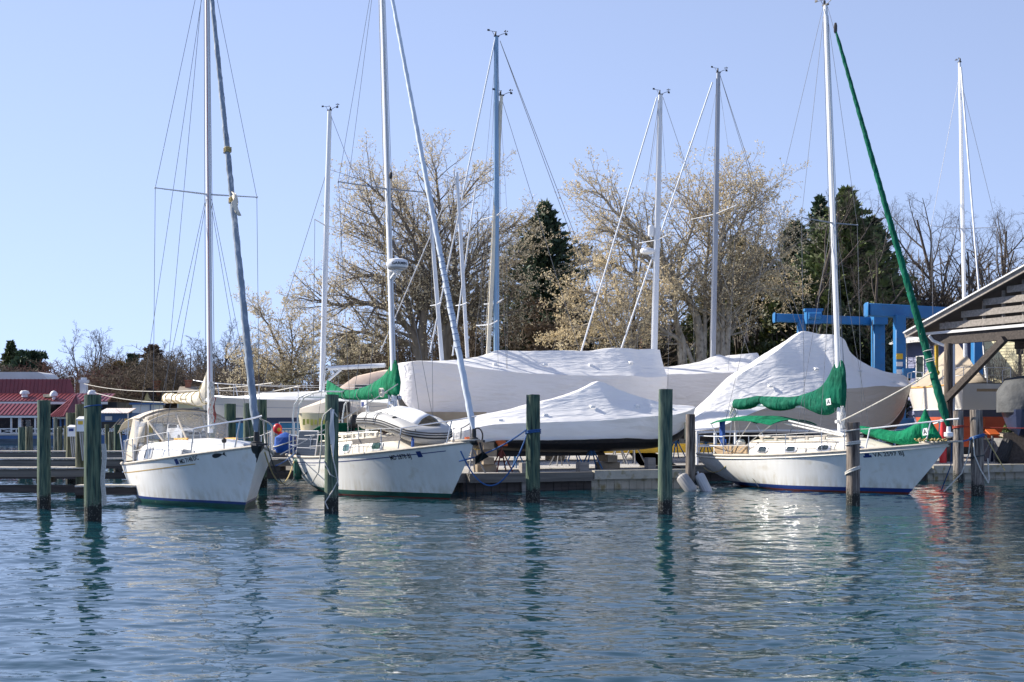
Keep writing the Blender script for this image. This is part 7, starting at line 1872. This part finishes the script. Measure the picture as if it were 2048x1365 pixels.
bud_tree('pale barked budding tree with a long trunk leaning left between the two grey masts', 1405, 73, [
    (.30, .04, [(1401, 714), (1394, 630), (1372, 582), (1332, 538), (1314, 490), (1288, 461), (1248, 421), (1196, 366), (1172, 345)]), (.20, .04, [(1449, 706), (1471, 651), (1497, 575), (1540, 560), (1580, 575)]), (.24, .035, [(1427, 676), (1438, 586), (1464, 553), (1504, 505), (1530, 440)]),
    (.22, .03, [(1438, 676), (1442, 483), (1460, 391), (1480, 338)]), (.2, .03, [(1448, 680), (1453, 556), (1489, 420), (1524, 362)]), (.2, .035, [(1460, 660), (1471, 578), (1544, 520), (1588, 450)]), (.2, .03, [(1357, 690), (1343, 593), (1354, 520), (1385, 410), (1369, 366)]), (.18, .03, [(1380, 714), (1314, 651), (1251, 604), (1190, 615)]), (.2, .03, [(1360, 666), (1275, 556), (1215, 510), (1170, 500)]), (.16, .03, [(1330, 540), (1262, 470), (1215, 440), (1180, 430)]), (.16, .03, [(1410, 660), (1412, 520), (1420, 440), (1412, 380)])], 23, 'bark_pale', 'twig_pale', 'bud_warm', kx=.92, ky=.90)
bud_tree('low budding tree sweeping down over the ridge of the long wrapped yacht', 1262, 69, [
    (.14, .03, [(1262, 696), (1225, 620), (1180, 585), (1140, 585)]), (.12, .03, [(1262, 696), (1200, 650), (1150, 655), (1105, 680)]), (.12, .03, [(1266, 696), (1240, 590), (1215, 540)]), (.10, .025, [(1256, 700), (1210, 675), (1160, 690)]), (.10, .025, [(1268, 696), (1300, 620), (1330, 580)])], 31, 'bark_pale', 'twig_pale', 'bud_warm', bl=2.4, bn=2)
bud_tree('small budding tree beyond the headsail of the left boat', 578, 84, [
    (.12, .03, [(575, 770), (560, 700), (530, 640), (512, 618)]), (.12, .03, [(580, 770), (600, 690), (648, 640)]), (.10, .03, [(575, 770), (540, 725), (498, 705)]), (.10, .03, [(585, 765), (622, 720), (680, 690)]), (.10, .03, [(580, 765), (585, 690), (580, 640)]), (.09, .02, [(580, 770), (630, 745), (690, 735)]), (.09, .02, [(576, 772), (530, 750), (490, 745)])], 37, 'bark', 'twig', 'bud', bl=2.6)
BARE = dict(n=[9, 9, 8, 5], k=[9, 7, 6, 4, 3], wob=[.05, .09, .13, .16, .2], trop=[.03, .07, .05, .04, .02], taper=[.25, .25, .3, .4, .5], start=[.22, .15, .15, .15], ang=[46, 44, 44, 42], ratio=[.52, .46, .44, .45], fall=[.55, .45, .35, .3], rr=[.018, .013, .010, .008], L=14, r=.24)
bare_o = [grow(s, dict(BARE, **kw)) for s, kw in ((51, {}), (52, dict(stems=[((0, 0, 0), (-.2, 0, 1), 12, .2), ((.3, .2, 0), (.22, 0, 1), 12.5, .2), ((.1, -.2, 0), (.02, .1, 1), 13, .2)], n=[8, 8, 7, 4])), (53, dict(n=[11, 10, 8, 4], ang=[58, 46, 44, 42])))]
bare_far = [grow(s_, dict(BARE, rmin=.017, rr=[.024, .020, .018, .016], **kw)) for s_, kw in ((61, dict(n=[9, 9, 8, 3])), (62, dict(stems=[((0, 0, 0), (-.16, 0, 1), 12, .2), ((.3, .2, 0), (.14, 0, 1), 12.5, .2), ((.1, -.2, 0), (.02, .1, 1), 13, .2)], n=[8, 8, 7, 3])), (63, dict(n=[11, 10, 8, 3], ang=[58, 46, 44, 42])))]
bare = {}
def bare_tree(kind, label, px, d, ytop, name='bare_tree', bark='bark_dark', twig='twig_dark', rz=0.0, group='bare winter trees', sx=1.0):
    src = bare_far if d > 140 else bare_o; s = fit(ytop, d, src[kind])/sx**.5; loc = at_ground(px, d); key = (kind, bark, d > 140)
    if key not in bare: bare[key] = add_tree(name, label, loc, src[kind], BARE, bark, twig, None, group=group)
    else: bare[key] = bare[key]; o = copy_tree(bare[key]); o.location = loc; tag(o, label, 'tree', group); o.rotation_euler = (0, 0, rz); o.scale = (s*sx, s*sx, s); return o
    o = bare[key]; o.rotation_euler = (0, 0, rz); o.scale = (s*sx, s*sx, s); return o
for a in (
    (1, 'bare forked tree just right of the green furled headsail', 1812, 86, 388, .3), (2, 'bare tree behind the mast that rises over the shed', 1905, 90, 385, 1.2), (0, 'thin bare tree between that mast and the shed ridge', 1985, 84, 420, 2.2),
    (1, 'bare tree at the frame edge above the shed roof', 2052, 80, 385, 3.0), (0, 'bare tree mingled with the dark conifers left of the green headsail', 1745, 77, 400, .9), (2, 'bare crooked tree before the tall dark conifer', 1602, 80, 375, 4.0), (1, 'bare slender tree rising behind the pale trunks', 1480, 88, 400, 5.0),
    (2, 'bare tree behind the dense evergreen bush in the middle', 1270, 92, 430, 2.6), (2, 'bare broad tree glimpsed through the largest budding tree', 930, 98, 430, 3.6), (0, 'bare tree behind the violet house left of the shed roof', 1850, 88, 400, 1.1), (1, 'bare tree over the slope of the shed roof', 1945, 82, 395, 4.4), (2, 'bare tree right of the mast that rises over the shed', 2010, 94, 400, 5.5), (0, 'bare tree half cut off by the frame edge above the shed', 2085, 90, 375, 2.6), (0, 'bare tree low behind the first lower shroud of the middle boat', 740, 100, 560, 1.9)):
    bare_tree(a[0], a[1], a[2], a[3], a[4], rz=a[5])
for a in (
    (1, 'tall twin-topped bare tree on the far shore behind the restaurant flue', 172, 190, 640, 0.0, 1.0), (0, 'bare tree right of the twin-topped one on the far shore', 218, 195, 676, 1.0, 1.2), (2, 'bare rounded tree on the far shore above the pale green gable', 318, 185, 660, 2.0, 1.2), (2, 'bare broad tree on the far shore left of the mast of the left boat', 366, 180, 650, 3.4, 1.2),
    (0, 'bare upright tree on the far shore right of the mast of the left boat', 452, 170, 628, .5, 1.1), (1, 'bare tree on the far shore behind the headsail of the left boat', 510, 165, 655, 4.2, 1.0), (2, 'low bare tree on the far shore above the restaurant ridge', 118, 200, 712, 5.2, 1.3), (0, 'bare tree on the far shore between the two rounded ones', 342, 200, 668, 2.7, 1.2), (1, 'bare tree just left of the mast of the left boat, half behind it', 404, 190, 652, 1.4, 1.1), (2, 'bare tree on the far shore over the dark roofed house', 262, 200, 690, .8, 1.2), (0, 'faint bare tree at the left frame edge', 6, 220, 720, .8, 1.2)):
    bare_tree(a[0], a[1], a[2], a[3], a[4], rz=a[5], sx=a[6], group='bare trees on the far shore')
# ------------------------------------------------------------------ conifers
def conifer(label, px, d, ytop, wid, m, seed, name='conifer', dens=1.0, base=.06, blade=.42, group='conifers', prof=1.15):
    rs = np.random.RandomState(seed); H = CAM_H-(ytop-HY)*d/F-GZ; loc = at_ground(px, d); t = thing(name, label, 'tree', loc, 0, group)
    trunk = [(np.array([[.15*math.sin(i), .1*math.cos(i*1.3), H*i/7*.97] for i in range(8)]), np.linspace(.02*H, .03, 8))]
    nb = int(300*dens); bl = []; C = []; D = []
    for i in range(nb):
        f = base+(1-base)*(i/nb)**.85; az = i*2.4+rs.normal(0, .3); L = wid/2*((1-f)**(.92/prof))*(.5+.7*rs.rand()**1.3)*(1+.3*math.sin(az*2+seed)*math.sin(f*9+seed))*1.25+.12
        d0 = np.array([math.cos(az), math.sin(az), .12+.5*f]); K = 5; pts = []
        for k in range(K):
            s = k/(K-1); pts.append(np.array([0, 0, H*f*.985])+d0*L*s+np.array([0, 0, -.22*L*s*s+.10*L*s**4]))
        bl.append((np.array(pts), np.linspace(.012+.008*L, .006, K)))
        m_ = int(9+9*L*1.4)
        s = rs.rand(m_)**.7; base_p = np.array([0, 0, H*f*.985])+d0*(L*s)[:, None]; base_p[:, 2] += -.22*L*s*s
        C.append(base_p+rs.normal(0, .07+.04*L, (m_, 3))*np.array([1, 1, .55])); dd = np.tile(d0, (m_, 1))+rs.normal(0, .55, (m_, 3)); dd[:, 2] += .15; D.append(dd)
    C = np.concatenate(C); D = np.concatenate(D); D /= np.linalg.norm(D, axis=1, keepdims=True); E = np.cross(D, rs.normal(size=D.shape)); E /= np.linalg.norm(E, axis=1, keepdims=True)
    sz = blade*(.6+.8*rs.rand(len(C), 1)); Vv = np.stack([C-D*sz*.5, C+E*sz*.22, C+D*sz*.62, C-E*sz*.22], 1).reshape(-1, 3)
    link('trunk', raw_mesh('trunk', *join([tubes(trunk, 7), tubes(bl, 4)]), 4, M['bark_dark']), t)
    link('crown', raw_mesh('crown', Vv, np.arange(len(Vv)), 4, M[m]), t)
    return t
conifer('dark spired conifer rising behind the long wrapped yacht', 1090, 88, 400, 10.0, 'needles', 1, dens=1.9)
conifer('tallest dark conifer just right of the mast of the right boat', 1693, 82, 372, 9.0, 'needles_light', 2, dens=1.7, prof=1.3)
conifer('narrow dark conifer left of the mast of the right boat', 1640, 85, 388, 5.8, 'needles', 3, dens=1.3)
conifer('broad dark conifer with a shoulder below the green headsail', 1742, 84, 432, 7.0, 'needles', 4, dens=1.5, prof=1.5)
conifer('dark conifer filling in behind the blue lift', 1590, 90, 440, 7.5, 'needles', 5, dens=1.3, prof=1.4)
conifer('small conifer with a brown flush behind the bright green sail cover', 702, 100, 668, 3.6, 'needles_olive', 6, dens=.8, prof=1.6)
conifer('small rounded conifer right of the brown flushed one', 738, 104, 690, 3.6, 'needles', 7, dens=.8, prof=1.8)
conifer('pointed cedar on the far shore at the left frame edge', 22, 190, 682, 5.8, 'needles_olive', 8, dens=.9, blade=.7, group='far shore conifers')
conifer('spreading pine on the far shore right of the cedar', 62, 185, 704, 6.4, 'needles', 9, dens=.8, blade=.75, prof=2.2, group='far shore conifers')
conifer('low dark pine on the far shore between cedar and pine', 44, 180, 718, 6, 'needles', 10, dens=.7, blade=.75, prof=2.2, group='far shore conifers')
conifer('golden-tipped evergreen on the far shore above the dark roof', 238, 168, 726, 4.6, 'needles_gold', 11, dens=.8, blade=.65, prof=2.4, group='far shore conifers')
conifer('dark upright evergreen beside the golden-tipped one', 264, 172, 708, 3.6, 'needles', 12, dens=.8, blade=.65, prof=1.8, group='far shore conifers')
conifer('greyish pine on the far shore by the first stays of the left boat', 305, 175, 690, 5.0, 'leaf_brown', 13, dens=.9, blade=.6, prof=1.7, group='far shore conifers')
# ------------------------------------------------------------------ broad-leaved evergreens, thickets
def bush(label, px, d, ytop, wid, dep, m, seed, n=9000, size=.22, name='evergreen_bush', cat='tree', stem='bark_dark', zbase=0.1, group='evergreen bushes', clumps=70, part='crown'):
    rs = np.random.RandomState(seed); H = CAM_H-(ytop-HY)*d/F-GZ; t = thing(name, label, cat, at_ground(px, d), 0, group)
    cc = rs.normal(size=(clumps, 3)); cc /= np.linalg.norm(cc, axis=1, keepdims=True); cc *= (.45+.5*rs.rand(clumps, 1)**.6)
    cc[:, 2] = np.abs(cc[:, 2])*1.0; c = np.stack([cc[:, 0]*wid/2*.82, cc[:, 1]*dep/2*.8, zbase*H+(cc[:, 2]*.86+.06)*H*(1-zbase)], 1)
    lo = rs.rand(clumps) < .3; c[lo, 2] *= .45
    k = rs.randint(0, clumps, n); rad = (.10+.10*rs.rand(clumps))*min(wid, H*1.3)
    off = rs.normal(size=(n, 3)); off /= np.linalg.norm(off, axis=1, keepdims=True); off *= (rs.rand(n, 1)**.45)*rad[k][:, None]; off[:, 2] *= .8
    C = c[k]+off; C[:, 2] = np.maximum(C[:, 2], .05)
    st = [(np.stack([np.linspace(0, x*.8, 5), np.linspace(0, y*.8, 5), np.linspace(0, z, 5)], 1)+rs.normal(0, .04*H/8, (5, 3)), np.linspace(.012*H, .02, 5)) for x, y, z in c[:24]]
    link('stems', raw_mesh('stems', *tubes(st, 4), 4, M[stem]), t); link(part, raw_mesh(part, *cards(C, size, rs, 1.6, .2), 4, M[m]), t)
    return t
bush('dark glossy evergreen behind the pale trunks', 1490, 82, 420, 5.4, 4.5, 'leaf', 1, 13000)
bush('dark evergreen with yellowing leaves left of the blue lift beam', 1560, 80, 500, 5.0, 4, 'leaf', 2, 12000)
bush('dark evergreen close behind the blue lift columns', 1690, 78, 560, 6.5, 4, 'leaf_dark', 3, 12000)
bush('dark evergreen behind the middle blue beams', 1620, 82, 560, 5.0, 4, 'leaf', 13, 9000)
bush('dark evergreen low between the pale trunks', 1420, 80, 560, 4.5, 4, 'leaf', 4, 9000)
bush('brown-leaved thicket below the dark spired conifer', 1085, 80, 560, 5.4, 4, 'leaf_brown', 5, 12000, .16)
bush('dark tangled bush behind the long wrapped yacht', 1200, 84, 600, 5.4, 4, 'leaf_dark', 6, 9000, .18)
bush('dark bush between the conifer base and the birch-like trunks', 1290, 84, 610, 4.6, 4, 'leaf_dark', 7, 8000, .18)
bush('olive bush behind the second wrapped yacht', 1365, 86, 620, 4.6, 4, 'leaf', 8, 8000, .18)
bush('dark bush right of the blue columns before the violet house', 1765, 72, 640, 3.6, 3, 'leaf_dark', 9, 8000, .16)
bush('low bush of pale dry leaves under the blue bottomed yacht', 640, 72, 742, 5, 3, 'leaf_brown', 10, 7000, .14)
bush('clipped yellow green shrub before the brick base of the yellow house', 2022, 64, 838, 2.6, 1.2, 'needles_light', 11, 2500, .12, name='shrub', cat='shrub', group='garden shrubs')
THK = dict(n=[10, 8, 5], k=[5, 5, 4, 3], wob=[.08, .12, .16, .2], trop=[.04, .04, .04, .02], taper=[.3, .35, .4, .5], start=[.2, .15, .15], ang=[34, 40, 42], ratio=[.5, .5, .5], fall=[.4, .35, .3], rr=[.012, .009, .008], stems=[((.5*math.cos(i*2.4)*(i/12)**.5*3, .4*math.sin(i*2.4)*(i/12)**.5*3, 0), (.32*math.cos(i*2.4), .3*math.sin(i*2.4), 1), 3.6+.8*math.sin(i*1.7), .05) for i in range(16)], L=1, r=1)
tho = grow(71, dict(THK, rmin=.012, rr=[.016, .014, .012])); thk = {}
def thicket(label, px, d, ytop, sx, tw, rz=0.0, group='leafless thickets'):
    s = fit(ytop, d, tho)/1.0
    if tw not in thk: o = thk[tw] = add_tree('leafless_shrub', label, at_ground(px, d), tho, THK, tw, tw, None, group=group, cat='shrub', split=1)
    else: o = copy_tree(thk[tw]); o.location = at_ground(px, d); tag(o, label, 'shrub', group)
    o.scale = (s*sx, s*sx, s); o.rotation_euler = (0, 0, rz)
for a in (('reddish leafless shrub over the long dark roof', 262, 160, 730, 1.3, 'twig_red', 0), ('reddish leafless shrub left of the far brick chimney', 236, 162, 743, 1.2, 'twig_red', 1.1), ('brownish red thicket above the restaurant flue', 128, 170, 716, 1.6, 'twig_red', 2.2), ('brown thicket behind the restaurant ridge', 92, 175, 723, 1.7, 'twig_brown', .4), ('brown thicket between flue and dark roof', 165, 172, 726, 1.7, 'twig_brown', 3.0), ('brown thicket behind the pale green gable', 300, 172, 707, 1.8, 'twig_brown', 1.7), ('brown thicket behind the tan roofed bungalow', 350, 168, 697, 1.8, 'twig_brown', 4.4), ('brown thicket right of the left mast', 430, 160, 692, 1.9, 'twig_brown', 5.1), ('brown thicket behind the bow of the left boat', 480, 150, 707, 1.8, 'twig_brown', 2.9), ('brown thicket low on the far shore beyond the foredeck', 395, 155, 710, 1.8, 'twig_brown', 3.6),
          ('brown thicket at the left frame edge', 30, 180, 733, 1.9, 'twig_brown', .9), ('brown thicket under the spreading pine', 66, 178, 730, 1.7, 'twig_brown', 5.7), ('brown thicket on the far shore over the blue roofed kiosk', 205, 175, 723, 1.8, 'twig_brown', 4.0),
          ('brown thicket behind the blue bottomed yacht', 545, 110, 735, 1.9, 'twig_brown', .2), ('brown thicket under the largest budding tree', 820, 92, 640, 1.5, 'twig_brown', 2.0), ('brown thicket right of the largest trunk', 960, 90, 620, 1.5, 'twig_brown', 3.3), ('brown thicket left of the dark spired conifer', 1030, 92, 560, 1.3, 'twig_brown', 4.9), ('brown thicket left of the pale leaning trunks', 1255, 86, 590, 1.3, 'twig_brown', 1.2), ('brown thicket low under the bright green sail cover', 745, 96, 700, 1.6, 'twig_brown', 2.4), ('brown thicket between the lift and the violet house', 1790, 92, 545, 1.3, 'twig_brown', 5.4), ('brown thicket behind the shed roof edge', 1860, 94, 520, 1.4, 'twig_brown', 1.0), ('brown thicket behind the roof of the yellow house', 1960, 94, 505, 1.4, 'twig_brown', 2.1),
          ('brown thicket at the frame edge beyond the shed', 2050, 90, 490, 1.4, 'twig_brown', 3.0), ('bare vine-like shrub against the yellow house', 2015, 67.5, 690, .62, 'twig', 1.0)):
    thicket(*a)
